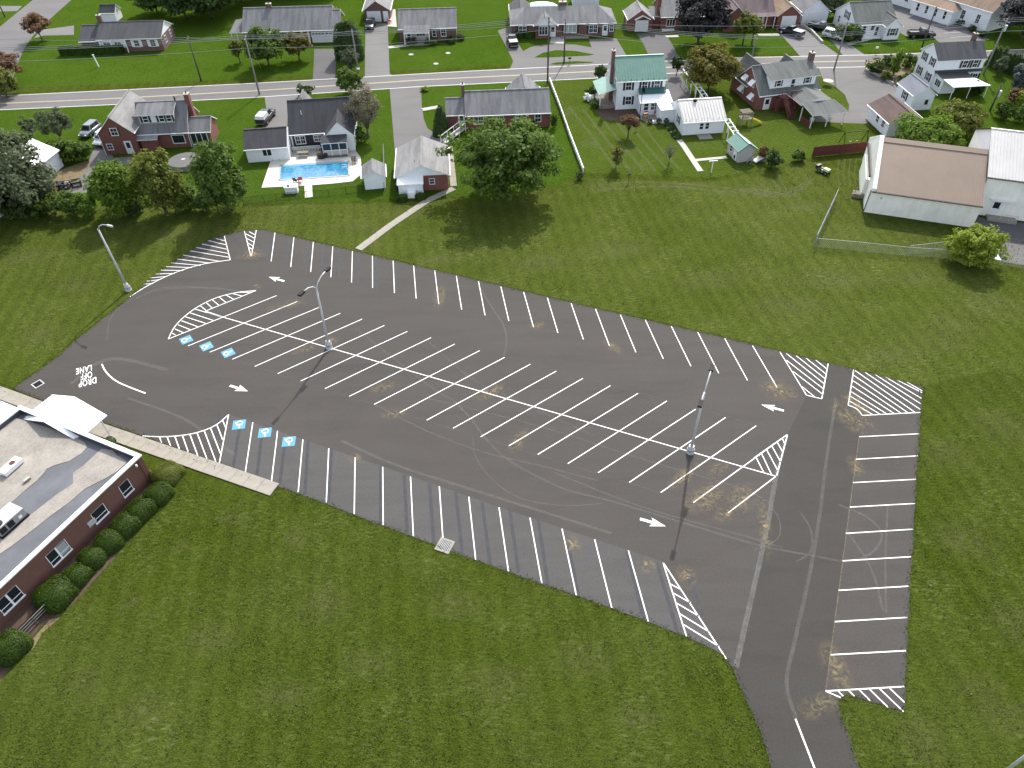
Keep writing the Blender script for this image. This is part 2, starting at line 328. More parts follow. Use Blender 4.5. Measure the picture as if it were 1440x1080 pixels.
# ------------------------------------------------------------------ mesh builder
class MB:
    def __init__(s): s.v = []; s.f = []; s.mi = []; s.k = 0
    def mat(s, k): s.k = k; return s
    def add(s, vs, fs):
        n = len(s.v); s.v += [tuple(v) for v in vs]; s.f += [tuple(n+i for i in f) for f in fs]; s.mi += [s.k]*len(fs); return s
    def box(s, x0, x1, y0, y1, z0, z1):
        return s.add([(x0, y0, z0), (x1, y0, z0), (x1, y1, z0), (x0, y1, z0), (x0, y0, z1), (x1, y0, z1), (x1, y1, z1), (x0, y1, z1)],
                     [(3, 2, 1, 0), (4, 5, 6, 7), (0, 1, 5, 4), (1, 2, 6, 5), (2, 3, 7, 6), (3, 0, 4, 7)])
    def bar(s, p, q, w=.1, h=None):
        p, q = Vector(p), Vector(q); h = h or w; d = (q-p).normalized()
        u = d.cross(Vector((0, 0, 1)));  u = Vector((1, 0, 0)) if u.length < 1e-4 else u.normalized()
        n = u.cross(d).normalized(); u = u*w/2; n = n*h/2
        a = [p-u-n, p+u-n, p+u+n, p-u+n]; b = [x+(q-p) for x in a]
        return s.add(a+b, [(3, 2, 1, 0), (4, 5, 6, 7), (0, 1, 5, 4), (1, 2, 6, 5), (2, 3, 7, 6), (3, 0, 4, 7)])
    def poly(s, p, z): return s.add([(x, y, z) for x, y in p], [tuple(range(len(p)))])
    def prism(s, p, z0, z1):
        n = len(p)
        return s.add([(x, y, z0) for x, y in p]+[(x, y, z1) for x, y in p],
                     [tuple(range(n-1, -1, -1)), tuple(range(n, 2*n))]+[(i, (i+1) % n, n+(i+1) % n, n+i) for i in range(n)])
    def slab(s, p, t, k=0, k2=0):            # plane through 3D corners, thickness t downwards
        n = len(p); m = len(s.v)
        s.v += [tuple(q) for q in p]+[(x, y, z-t) for x, y, z in p]
        s.f.append(tuple(m+i for i in range(n))); s.mi.append(k)
        s.f.append(tuple(m+2*n-1-i for i in range(n))); s.mi.append(k2)
        for i in range(n):
            s.f.append((m+i, m+n+i, m+n+(i+1) % n, m+(i+1) % n)); s.mi.append(k2)
        return s
    def tube(s, ps, rs, n=6):
        ps = [Vector(p) for p in ps]
        if not hasattr(rs, '__len__'): rs = [rs]*len(ps)
        base = len(s.v); V = []; prev = None
        for i, p in enumerate(ps):
            d = (ps[min(i+1, len(ps)-1)]-ps[max(i-1, 0)]).normalized()
            u = d.cross(Vector((0, 0, 1)))
            u = Vector((1, 0, 0)) if u.length < .05 else u.normalized()
            if prev is not None:
                u = prev - d*prev.dot(d); u.normalize()
            prev = u; w = d.cross(u)
            for k in range(n):
                a = 2*math.pi*k/n; V.append(p+(u*math.cos(a)+w*math.sin(a))*rs[i])
        F = [(i*n+k, i*n+(k+1) % n, (i+1)*n+(k+1) % n, (i+1)*n+k) for i in range(len(ps)-1) for k in range(n)]
        F += [tuple(range(n-1, -1, -1)), tuple((len(ps)-1)*n+k for k in range(n))]
        return s.add(V, F)
    def cyl(s, x, y, z0, z1, r, r2=None, n=14):
        r2 = r if r2 is None else r2
        a = [(x+r*math.cos(2*math.pi*k/n), y+r*math.sin(2*math.pi*k/n), z0) for k in range(n)]
        b = [(x+r2*math.cos(2*math.pi*k/n), y+r2*math.sin(2*math.pi*k/n), z1) for k in range(n)]
        return s.add(a+b, [tuple(range(n-1, -1, -1)), tuple(range(n, 2*n))]+[(k, (k+1) % n, n+(k+1) % n, n+k) for k in range(n)])
    def mesh(s, name, mats, smooth=False):
        me = bpy.data.meshes.new(name); me.from_pydata(s.v, [], s.f)
        for m in (mats if isinstance(mats, (list, tuple)) else [mats]): me.materials.append(M(m))
        if max(s.mi, default=0) > 0: me.polygons.foreach_set('material_index', s.mi)
        if smooth: me.polygons.foreach_set('use_smooth', [True]*len(s.f))
        me.update(); return me
    def build(s, name, mats, parent=None, smooth=False, stuff=False):
        return link(name, s.mesh(name, mats, smooth), parent, stuff)
def link(name, me, parent=None, stuff=False, loc=None, rz=None):
    o = bpy.data.objects.new(name, me); COL.objects.link(o)
    if parent is not None: o.parent = parent
    if stuff: o['kind'] = 'stuff'
    if loc is not None: o.location = loc
    if rz is not None: o.rotation_euler = (0, 0, rz)
    return o
def tag(o, label, cat, group=None):
    o['label'] = label; o['category'] = cat
    if group: o['group'] = group
    return o
def thing(name, label, cat, loc=(0, 0, 0), rz=0.0, group=None):
    o = link(name, None, None, False, (loc[0], loc[1], loc[2] if len(loc) > 2 else 0), rz)
    o.empty_display_size = .3
    return tag(o, label, cat, group)
def struct(o): o['kind'] = 'structure'; return o
def ribbon(p, w):
    """flat quads along a polyline, width w, mitred"""
    P = [Vector((a, b, 0)) for a, b in p]; L = []; Q = []
    for i, q in enumerate(P):
        d = (P[min(i+1, len(P)-1)]-P[max(i-1, 0)]).normalized(); n = Vector((-d.y, d.x, 0))*w/2
        L.append((q.x+n.x, q.y+n.y)); Q.append((q.x-n.x, q.y-n.y))
    return L, Q
def add_ribbon(mb, p, w, z):
    L, Q = ribbon(p, w); n = len(L)
    return mb.add([(x, y, z) for x, y in L]+[(x, y, z) for x, y in Q], [(n+i, n+i+1, i+1, i) for i in range(n-1)])
def smooth_line(p, n=8):
    p = [Vector((a, b, 0)) for a, b in p]; q = [p[0]*2-p[1]]+p+[p[-1]*2-p[-2]]; o = []
    for i in range(1, len(q)-2):
        for k in range(n):
            t = k/n; a, b, c, d = q[i-1:i+3]
            v = .5*((2*b)+(c-a)*t+(2*a-5*b+4*c-d)*t*t+(3*b-a-3*c+d)*t**3); o.append((v.x, v.y))
    o.append((p[-1].x, p[-1].y)); return o
# ------------------------------------------------------------------ ground, road, drives
def sheet(name, p, z, mat, par=None):
    o = MB().poly(p, z).build(name, mat, par)
    return o if par else struct(o)
Z1, Z2, Z3, Z4 = .004, .008, .012, .016
sheet('lawn', pts((-700, 215), (-300, 215), (100, 245), (345, 290), (560, 285), (640, 280), (822, 250), (1000, 256), (1140, 228), (1230, 250), (1230, 300), (1400, 340), (1560, 360), (1700, 430), (1500, 545), (1400, 520), (1330, 535), (1297, 543), (1000, 468), (870, 440), (640, 385), (400, 328), (345, 324), (250, 364), (180, 418), (100, 480), (20, 545), (-300, 440)), .002, 'dry_sheen_field_grass')
sheet('lawn', [(-700, -300), (700, -300), (700, 900), (-700, 900)], 0.0, 'field_grass')
# mown yards of the houses
sheet('yard_lawn', pts((-400, 205), (-10, 205), (70, 262), (130, 288), (300, 286), (345, 287), (440, 285), (545, 280), (640, 276), (690, 282), (782, 262),
      (822, 243), (823, 236), (772, 108), (700, 104), (600, 108), (300, 128), (0, 145), (-400, 165)), Z1, 'yard_grass')
sheet('yard_lawn', pts((775, 112), (824, 243), (900, 246), (1000, 250), (1085, 236), (1142, 222), (1215, 215), (1225, 160), (1160, 90), (900, 98)), Z1+.002, 'mown_grass')
sheet('yard_lawn', pts((-500, 140), (-100, 128), (300, 113), (700, 92), (1000, 78), (1400, 68), (1900, 60), (1900, -85), (-500, -85)), Z1, 'yard_grass')
sheet('yard_lawn', pts((1215, 92), (1900, 68), (1900, 330), (1440, 250), (1320, 200), (1222, 170), (1205, 130)), Z1+.001, 'yard_grass')
# main road, side street
rd_n = [(-500, 176), (0, 154.5), (140, 148), (360, 136.8), (592, 121.7), (835, 110), (945, 103), (1120, 96), (1215, 94), (1400, 85), (1900, 66)]
rd_f = [(-500, 146), (25, 133.7), (360, 117), (660, 100), (850, 90.5), (1035, 81.2), (1220, 77.3), (1400, 71), (1900, 52)]
sheet('road', pts(*rd_n)+pts(*rd_f)[::-1], Z2, 'road_asphalt')
mb = MB()
for line, off in ((rd_n, 0), (rd_f, 0)): add_ribbon(mb, pts(*line), .26, Z3)
o = mb.build('edge_line', 'old_white_paint', bpy.data.objects['road'])
mid = [(-500, 160), (0, 145.5), (140, 139.6), (360, 127.6), (600, 112), (850, 99.7), (950, 94.2), (1120, 87.6), (1220, 85.6), (1400, 78), (1900, 59)]
mb = MB(); add_ribbon(mb, [(x, y+.13) for x, y in pts(*mid)], .12, Z3); add_ribbon(mb, [(x, y-.13) for x, y in pts(*mid)], .12, Z3)
mb.build('centre_line', 'yellow_paint', bpy.data.objects['road'])
sheet('side_street', pts((62, -20), (122, -20), (100, 0), (70, 27), (47, 50), (34, 68), (24, 92), (10, 134), (-160, 141), (-90, 90), (0, 37.5), (46, 0)), Z2+.001, 'road_asphalt')
def drive(p, mat='drive_asphalt', name='driveway', z=Z2+.001): return sheet(name, pts(*p), z, mat)
drive([(-30, 8), (31, 8.5), (24, 15.5), (-30, 17)])
drive([(57, 42), (104, 36), (104, 49), (62, 50), (48, 54)])
drive([(442, 69), (474, 69), (471, 113), (440, 114)], 'dark_drive_asphalt')
drive([(514, 32), (545, 33), (548, 103), (552, 107), (513, 109)])
drive([(700, 43), (718, 37), (728, 60), (735.5, 72), (746.7, 66), (763.9, 62.7), (782, 62), (808.7, 62.7), (831.8, 66.6), (828, 55), (866.8, 54), (881, 78), (890, 92), (716, 99), (721.7, 86), (711, 64)], 'road_asphalt')
sheet('grass_island', pts((751, 81), (764, 74), (782, 70.5), (808, 71.5), (836, 76.5), (829, 78.3), (769, 81)), Z3, 'yard_grass')
sheet('grass_island', pts((772.5, 90.5), (782, 87.7), (809, 86), (835, 87), (832, 88.3), (782, 91.3)), Z3, 'yard_grass')
drive([(895, 47), (935, 46), (945, 62), (953, 78), (953, 88), (915, 91), (912, 78), (905, 62)], 'dark_drive_asphalt')
drive([(1089, 39), (1125, 35), (1140, 48), (1158, 62), (1182, 79), (1127, 81.5), (1113, 65)], 'drive_asphalt')
drive([(1143, 31), (1160, 33), (1180, 48), (1195, 63), (1219, 78.5), (1186, 79), (1172, 60), (1150, 42)])
drive([(1240, -30), (1300, -30), (1316, 13), (1340, 29), (1382, 49), (1392, 56), (1330, 62), (1321, 60), (1312, 52), (1275, 51), (1257, 42), (1250, 20)], 'road_asphalt', 'church_car_park')
drive([(372, 135), (420, 132), (417, 140), (405, 142), (404, 180), (368, 181), (375, 158)])
drive([(548, 125), (592, 121), (593, 146), (596, 168), (601, 180), (609, 186), (625, 188), (628, 205), (600, 225), (556, 222)], 'road_asphalt')
drive([(137, 197), (152, 205), (160, 222), (185, 220), (190, 229), (150, 236), (131, 262), (122, 271), (57, 273), (60, 263), (108, 255), (124, 228)])
drive([(934, 104), (955, 101), (966, 120), (972, 137), (945, 142), (938, 128)], 'dark_drive_asphalt')
drive([(1150, 94), (1214, 92), (1220, 100), (1242, 112), (1266, 122), (1270, 128), (1243, 152), (1224, 168), (1219, 174), (1140, 171), (1150, 150), (1193, 158), (1194, 148), (1188, 133), (1174, 121), (1158, 113)], 'road_asphalt')
drive([(1366, 304), (1500, 322), (1560, 400), (1440, 373), (1402, 367), (1384, 352), (1366, 330)], 'dark_drive_asphalt')
drive([(1398, 337), (1470, 349), (1560, 398), (1440, 372), (1402, 366), (1388, 353)], 'road_asphalt', 'driveway', Z3)
drive([(1392, 75), (1440, 70), (1500, 72), (1480, 88), (1425, 84)], 'road_asphalt', 'driveway', Z2+.002)
# walks
def walk(name, p, w, mat='pale_concrete', step=1.5, h=.06, gap=.02):
    """a concrete walk: separate cast slabs along the polyline p (world), children of the walk"""
    base = MB(); L, Q = ribbon(p, w*.96); base.add([(x, y, Z2+.002) for x, y in L+Q], [(len(L)+i, len(L)+i+1, i+1, i) for i in range(len(L)-1)])
    root = struct(base.build(name, 'soil'))
    P = [Vector((a, b, 0)) for a, b in p]
    for a, b in zip(P, P[1:]):
        d = b-a; n = max(1, round(d.length/step)); u = d.normalized(); L_ = d.length/n
        me = MB().box(gap/2, L_-gap/2, -w/2, w/2, 0, h).mesh('slab', mat)
        for k in range(n):
            q = a+u*L_*k
            o = link('slab', me, root, False, (q.x, q.y, random.uniform(0, .012)), math.atan2(u.y, u.x))
    return root
walk('pavement', [(-72.0, 64.6), (-57.0, 57.85), (-43.65, 52.05), (-23.05, 43.55)], 1.55, 'concrete', 1.55, .10)
walk('footpath', [at(638, 265), at(600, 283), at(548, 318), at(504, 351)], 1.15, 'concrete', 1.5)
walk('footpath', [at(632, 206), at(638, 262)], 1.0, 'concrete', 1.5)
walk('footpath', [at(594, 154.5), at(617, 150.5)], 1.2)
walk('footpath', [at(937, 173), at(961, 205), at(985, 241)], .95)
walk('footpath', [at(978.5, 225.5), at(1022, 221.5)], .75)
walk('footpath', [at(546, 67), at(575, 63.5)], 1.3)
walk('footpath', [at(783, 61.5), at(785, 50)], 3.0, 'pale_concrete', 1.6)
walk('footpath', [at(1066, 49.3), at(1096, 49)], 1.2)
walk('footpath', [at(1192, 62), at(1218, 56), at(1238, 50)], 1.1)
walk('footpath', [at(936, 51.5), at(954, 51)], 1.2)
# beds
_bz = [Z2]
def bed(p, mat='soil', name='planting_bed'):
    _bz[0] += .0012; return struct(MB().poly(pts(*p), _bz[0]+.002).build(name, mat))
bed([(838, 156), (850, 151), (900, 157), (897, 170), (870, 170), (850, 168)])
bed([(208, 660), (234, 668), (240, 690), (216, 722), (180, 762), (142, 806), (106, 846), (88, 862), (55, 882), (30, 922), (2, 955), (-40, 990), (-60, 940), (0, 880), (60, 820)], 'soil')  # soil strip, its brown also standing in for dark shade under the shrubs
bed([(40, 905), (70, 872), (85, 868), (60, 890), (45, 915)], 'straw_soil')
bed([(1215, 98), (1240, 108), (1262, 120), (1275, 112), (1290, 80), (1230, 82), (1217, 90)], 'straw_soil')
bed([(57, 262), (110, 252), (128, 232), (122, 226), (105, 232), (75, 243)], 'straw_soil')

# ------------------------------------------------------------------ car park
lot_px = [(1107, 1135), (1085, 1080), (1068.8, 1026.6), (1054, 994), (1039, 961.4), (1030.3, 939.2), (1015.3, 919.4), (993, 907), (964.8, 895.3), (905, 872), (862.4, 856.4),
 (815.7, 839.6), (760, 821.4), (715, 804.5), (668.9, 788), (623, 771), (581, 755), (539, 739.5), (498, 724.5), (459, 708.5), (419, 694.5), (392, 684.4), (300, 649.5), (200, 612.5),
 (142, 592.5), (55.6, 561.5), (19, 546), (77.8, 504), (104.4, 480), (131.3, 459), (183, 418), (206, 398.5), (230, 379.5), (254, 362.5), (273.4, 349.2), (297.5, 336), (315.5, 330.5),
 (343.2, 324.6), (360, 322.8), (372, 323.4), (386.5, 326.5), (413, 333), (523.8, 359), (641.7, 386.8), (769.7, 417.5), (872.4, 441.6), (1019, 475), (1096, 493.8), (1164, 510), (1200, 519),
 (1297.5, 543.3), (1293.5, 600), (1288.5, 672), (1285, 745), (1280, 822), (1275, 915), (1272, 1001.5), (1234.6, 989.7), (1204, 980.3), (1192, 976.7), (1182.6, 981.5), (1178, 989.7), (1181.5, 1004),
 (1194.5, 1037), (1207.4, 1079.5), (1222, 1135)]
_w = pts(*lot_px)
_cx = sum(p[0] for p in _w)/len(_w)
# the cut edge is slightly ragged: grass creeps over it
_e = []
for a, b in zip(_w, _w[1:]+_w[:1]):
    n = max(1, int(math.dist(a, b)/.5))
    for k in range(n):
        t = k/n; j = .05 if k else 0
        _e.append((a[0]+(b[0]-a[0])*t+random.uniform(-j, j), a[1]+(b[1]-a[1])*t+random.uniform(-j, j)))
lot = struct(MB().prism(_e, -.05, .02).build('car_park', 'lot_asphalt'))
ZL = .024
MB().poly(pts((1106, 614), (1091, 672), (1080, 735), (1066, 800), (1050, 870), (1034, 938), (1040, 962), (1070, 1026), (1087, 1080), (1105, 1134), (1221, 1134), (1206.5, 1080), (1193, 1037), (1180, 1004), (1161, 972), (1168, 921), (1185, 789), (1199, 679), (1208, 614), (1192, 570), (1199, 521), (1165, 512), (1156, 561), (1134, 557)), ZL-.003).build('paving_lane', 'lane_asphalt', lot)
MB().poly(pts((392, 684), (419, 694), (539, 739), (669, 787.5), (815, 839), (905, 871.5), (964, 894.5), (1012, 918), (1020, 925), (975, 850), (932, 790), (836, 758), (701, 713), (538, 656), (390, 606), (322, 583), (308, 652)), ZL-.003).build('paving_strip', 'strip_asphalt', lot)
def seg(name, a, b, w=.105, mat='white_paint', z=ZL+.004, px=True, par=None):
    if px: a, b = at(*a), at(*b)
    c = ((a[0]+b[0])/2, (a[1]+b[1])/2); L = math.dist(a, b)
    me = MB().add([(-L/2, -w/2, 0), (L/2, -w/2, 0), (L/2, w/2, 0), (-L/2, w/2, 0)], [(0, 1, 2, 3)]).mesh(name, mat)
    return link(name, me, par or lot, False, (c[0], c[1], z), math.atan2(b[1]-a[1], b[0]-a[0]))
CT = [(389.2,415.8),(418.1,424.2),(448.2,432.7),(478.7,440.7),(509.3,448.9),(540.7,457.8),(572.9,466.2),(606.2,475),(639.5,484),(674.5,493.3),(709.5,502.8),(745.8,512.4),(782.2,522.1),(819.7,532.3),(858.4,542.5),(897.3,553.3),(937.8,564),(978.2,575.6),(1020.2,587.3),(1063.3,598.9),(1107.3,611.1),(1091,670)]
CB = [(236.8,477),(264.5,486.6),(295,495.5),(326.8,505.4),(358.2,515.5),(390.7,525.6),(422.9,536),(457.1,546.7),(491.1,557.6),(526.2,568.9),(562.2,580.4),(600,591.1),(637.1,602.4),(676,614.4),(715.6,627.1),(756.2,639.3),(798.4,652.2),(841,664.9),(884.9,678.5),(929.2,692.7),(974.8,707),(1023.6,721.6)]
UT = [(386.7,327.3),(413.3,333.8),(440.7,340.4),(468,346.7),(495.6,353.3),(523.8,360),(552.9,366.7),(581.7,373.4),(611.4,380.5),(641.7,388),(672.9,395.6),(704.3,403.1),(736.4,410.9),(769.7,418.7),(803.2,426.7),(837.4,434.5),(872.4,442.8),(907.5,450),(944,459),(981,467),(1019,476),(1058,486)]
UB = [(381.3,367.8),(408.9,375.6),(436.9,382.7),(465.3,390),(494.4,397.3),(524,404.9),(554.7,412.2),(585.3,420),(617.1,427.9),(649.3,435.5),(682.1,443.5),(715.6,451.5),(750.3,460.3),(784.6,468.3),(820.4,477.5),(857,486.5),(894.2,495.7),(932.7,504.7),(971.6,515.1),(1010.7,525.1),(1051.1,535.1),(1092.7,545.1)]
LT = [(355.6,594),(390.4,606),(426,618.2),(462.4,630.7),(499.4,643.3),(538.2,656.7),(577.3,670.4),(617.8,684),(659.3,698.7),(701.8,713.8),(745.3,728.2),(790.3,743.7),(836.2,758.7),(883.6,774.3)]
LB = [(344.9,665.6),(381.6,679.6),(419.3,693.2),(458.9,707.3),(498.2,723.2),(538.9,738.5),(581.3,754),(623,759.5),(668.9,787),(715,803.4),(762,820.4),(810.5,837.3),(860.3,855),(911.6,874)]
RL = [(1208.2,614.4),(1203.3,646),(1199.6,678.9),(1194.9,713.3),(1189.3,750.3),(1184.9,788.9),(1179.3,830.4),(1173.8,874.4),(1168,921),(1160.9,972)]
RR = [(1292.2,610.2),(1290.4,641.3),(1288.2,674.2),(1286.2,708.2),(1283.3,744.4),(1281.1,783.1),(1278.9,824.4),(1275.6,868.4),(1273.7,915.2),(1271.2,965.6)]
for A, B in ((CT, CB), (UT, UB), (LT, LB), (RL, RR)):
    for a, b in zip(A, B): seg('stall_line', a, b)
seg('stall_divider_line', (292, 440), (1091, 670), .11, z=ZL+.008)
def hatch(*segs, w=.105):
    for a, b in segs: seg('hatch_line', a, b, w, z=ZL+.008)
def hcurve(p, w=.12):
    L = smooth_line(pts(*p), 6); mb = MB(); add_ribbon(mb, L, w, ZL+.012); mb.build('hatch_border', 'white_paint', lot)
def z6(*l): return [(100+x/4.153, 300+y/4.153) for x, y in l]
# far left corner hatch
hcurve(z6((345, 488), (440, 428), (560, 368), (680, 322), (800, 292), (930, 273)))
hatch(z6((895, 133), (930, 273)))
hatch(*[z6(a, b) for a, b in (((845, 148), (905, 163)), ((800, 160), (910, 186)), ((765, 180), (917, 212)), ((730, 200), (922, 236)), ((695, 220), (925, 258)), ((655, 245), (872, 282)), ((620, 268), (812, 292)), ((585, 290), (757, 305)), ((555, 312), (705, 318)), ((525, 333), (655, 335)), ((495, 355), (605, 352)), ((465, 378), (560, 370)), ((440, 398), (520, 388)), ((425, 415), (480, 410)))])
# small wedge
hatch(z6((1012, 105), (1050, 250)), z6((1082, 99), (1053, 252)))
hatch(*[z6(a, b) for a, b in (((1040, 108), (1077, 128)), ((1015, 118), (1074, 148)), ((1022, 145), (1068, 170)), ((1030, 172), (1063, 192)), ((1037, 197), (1059, 212)))])
# island end
hcurve(z6((568, 735), (600, 672), (650, 615), (720, 560), (800, 515), (880, 484), (980, 462), (1080, 452)))
hatch(z6((1080, 452), (785, 572)), z6((785, 572), (885, 605)))
hatch(*[z6(a, b) for a, b in (((985, 463), (1050, 463)), ((945, 470), (1000, 484)), ((905, 478), (950, 503)), ((865, 490), (905, 522)), ((825, 505), (865, 540)), ((790, 522), (825, 555)), ((755, 540), (790, 570)),
  ((725, 560), (880, 607)), ((695, 582), (835, 628)), ((668, 605), (790, 645)), ((645, 628), (745, 665)), ((625, 652), (700, 682)), ((607, 676), (655, 698)), ((590, 700), (610, 712)))])
# hatch by the pavement
def z8(*l): return [(180+x/4.5, 540+y/4.5) for x, y in l]
hcurve(z8((92, 330), (200, 335), (310, 330), (410, 315), (500, 288), (570, 252), (637, 195)))
hatch(z8((637, 195), (577, 510)))
hatch(*[z8(a, b) for a, b in (((200, 335), (212, 373)), ((248, 335), (270, 392)), ((297, 332), (326, 412)), ((345, 328), (383, 434)), ((392, 320), (442, 455)), ((437, 308), (500, 475)), ((482, 294), (558, 497)), ((522, 278), (585, 440)), ((562, 256), (600, 355)), ((600, 232), (620, 280)))])
# lower right wedge
def z3(*l): return [(760+x/3.858, 640+y/3.858) for x, y in l]
hatch(z3((664, 581), (792, 984)), z3((664, 581), (1008, 1106)))
hatch(*[z3(a, b) for a, b in (((704, 700), (758, 728)), ((718, 748), (815, 803)), ((738, 804), (862, 876)), ((756, 862), (912, 958)), ((776, 920), (970, 1040)))])
# upper right triangle and box
def z4(*l): return [(1060+x/4.5, 460+y/4.5) for x, y in l]
hatch(z4((165, 158), (333, 432)), z4((333, 432), (430, 455)), z4((430, 455), (470, 232)))
hatch(*[z4(a, b) for a, b in (((390, 208), (464, 268)), ((330, 197), (455, 297)), ((268, 182), (450, 327)), ((206, 168), (443, 358)), ((205, 210), (438, 390)), ((250, 283), (433, 424)), ((305, 378), (385, 442)))])
hatch(z4((632, 270), (597, 495)), z4((685, 560), (1053, 541)))
hcurve(z4((597, 495), (645, 515), (670, 538), (685, 560)))
hatch(*[z4(a, b) for a, b in (((632, 270), (1020, 541)), ((705, 288), (1053, 522)), ((770, 303), (1057, 487)), ((835, 318), (1060, 452)), ((905, 335), (1064, 416)), ((970, 350), (1066, 405)),
   ((630, 305), (975, 543)), ((627, 340), (930, 545)), ((622, 375), (888, 548)), ((616, 410), (842, 551)), ((612, 440), (800, 553)), ((607, 470), (755, 556)))])
hatch(z4((213, 680), (145, 940)), z4((0, 830), (213, 680)))
hatch(*[z4(a, b) for a, b in (((180, 705), (195, 738)), ((147, 728), (183, 792)), ((113, 752), (170, 855)), ((80, 775), (155, 915)), ((48, 800), (112, 935)), ((14, 825), (62, 920)))])
# lower right strip
def zb(*l): return [(1100+x/4.235, 900+y/4.235) for x, y in l]
hatch(zb((258, 305), (350, 345)))
hatch(*[zb(a, b) for a, b in (((330, 302), (362, 335)), ((392, 298), (428, 335)), ((455, 294), (523, 362)), ((515, 290), (633, 405)), ((575, 287), (722, 428)), ((635, 284), (727, 372)))])
# drop-off lane curve, exit centre line
mb = MB(); add_ribbon(mb, smooth_line(pts(*[(x/4.5, 480+y/4.5) for x, y in ((645, 145), (665, 185), (700, 225), (750, 260), (830, 295), (922, 330))]), 6), .16, ZL+.008); mb.build('lane_line', 'white_paint', lot)
seg('lane_line', (1118.5, 1011), (1146, 1082), .13)
# arrows
def arrow(tail, tip):
    a, b = Vector(at(*tail)), Vector(at(*tip)); d = b-a; L = d.length; u = d.normalized()
    k = L/2.6
    sh = [(0, -.16), (1.25, -.16), (1.05, -.55), (2.6, 0), (1.05, .55), (1.25, .16), (0, .16)]
    me = MB().add([(x*k, y*k, 0) for x, y in sh], [(0, 1, 5, 6), (1, 2, 3), (3, 4, 5), (1, 3, 5)]).mesh('direction_arrow', 'white_paint')
    link('direction_arrow', me, lot, False, (a.x, a.y, ZL+.006), math.atan2(u.y, u.x))
arrow(z6((1245, 397))[0], z6((1155, 372))[0]); arrow(z6((928, 1007))[0], z6((1033, 1040))[0])
arrow(z3((540, 347))[0], z3((680, 387))[0]); arrow((800+1360/4.5, 480+440/4.5), (800+1217/4.5, 480+402/4.5))
# accessible bay symbols
def isa(c, up):
    c = Vector(at(*c)); u = (Vector(at(*up))-c).normalized(); rz = math.atan2(u.y, u.x)-math.pi/2
    s = .66
    pad = MB().poly([(-s, -s), (s, -s), (s, s), (-s, s)], 0).build('accessible_bay_symbol', 'blue_paint', lot)
    pad.location = (c.x, c.y, ZL+.006); pad.rotation_euler = (0, 0, rz)
    m = MB(); k = .95*s
    def st(p, w=.20): add_ribbon(m, [(x*k, y*k) for x, y in p], w*k, .004)
    m.poly([(-.1*k+.13*k*math.cos(t*math.pi/5), .72*k+.13*k*math.sin(t*math.pi/5)) for t in range(10)], .004)
    st([(-.12, .52), (-.06, -.02), (.36, -.02), (.55, -.55), (.72, -.50)]); st([(-.08, .24), (.28, .24)], .13)
    st([(-.08+.46*math.cos(t), -.32+.46*math.sin(t)) for t in [math.pi*.62+q*math.pi*1.22/12 for q in range(13)]], .17)
    m.build('wheelchair_emblem', 'white_paint', pad)
for c, up in (((262, 478), (300, 463)), ((290.5, 487.3), (330, 471)), ((321, 496.5), (361, 480)), ((336.3, 597.3), (332, 625)), ((372.6, 608.6), (368, 636)), ((406.3, 621), (402, 650))): isa(c, up)
# DROP OFF LANE lettering
cu = bpy.data.curves.new('lettering', 'FONT'); cu.body = 'DROP\n  OFF\n  LANE'; cu.size = 1.45; cu.space_line = .80; cu.space_character = 1.12; cu.offset = .022
to = bpy.data.objects.new('lettering', cu); COL.objects.link(to)
bpy.context.view_layer.update()
me = bpy.data.meshes.new_from_object(to.evaluated_get(bpy.context.evaluated_depsgraph_get()))
bpy.data.objects.remove(to); me.materials.clear(); me.materials.append(M('white_paint'))
p0, p1 = Vector(at(0+612/4.5, 480+226/4.5)), Vector(at(0+506/4.5, 480+254/4.5)); u = (p1-p0).normalized()
lt = link('drop_off_lane_lettering', me, lot, False, (p0.x, p0.y, ZL+.006), math.atan2(u.y, u.x))
ws = (p1-p0).length/3.9; lt.scale = (ws, 1.05, 1)
# blacked-out old lines
for a, b in (((535.5,656),(535,737)),((568.5,668),(572.5,749)),((604,680),(610,764)),((641,692),(650,779)),((678,706),(689,792)),((717,718),(729,805)),((757,731),(770,821)),((798.9,764),(813,837.6)),((881.8,774.8),(905,870)),
    ((923.3,790.3),(951.8,886.5)),((967.4,805.9),(988,865.5)),((336.7,603),(327.8,657.8)),((367.8,616.7),(361,670)),((400,628.9),(393.3,682)),((433.3,620),(428.9,694.6)),((466.7,631),(461.8,706.8)),((309,580),(303,613)),
    ((327.8,330),(341.8,357.8)),((361,339),(375.6,365.6)),((383.3,330),(379,367)),((406.2,334.4),(402.2,372)),((431,341),(427.3,379)),((454,344.4),(452.7,384.4)),((478.2,351),(477.3,391)),((504,356.7),(503.3,397.8)),((528.9,363.3),(530,404.4)),((554.6,370),(557.2,411))):
    seg('blacked_out_line', a, b, .33, 'seal', ZL)
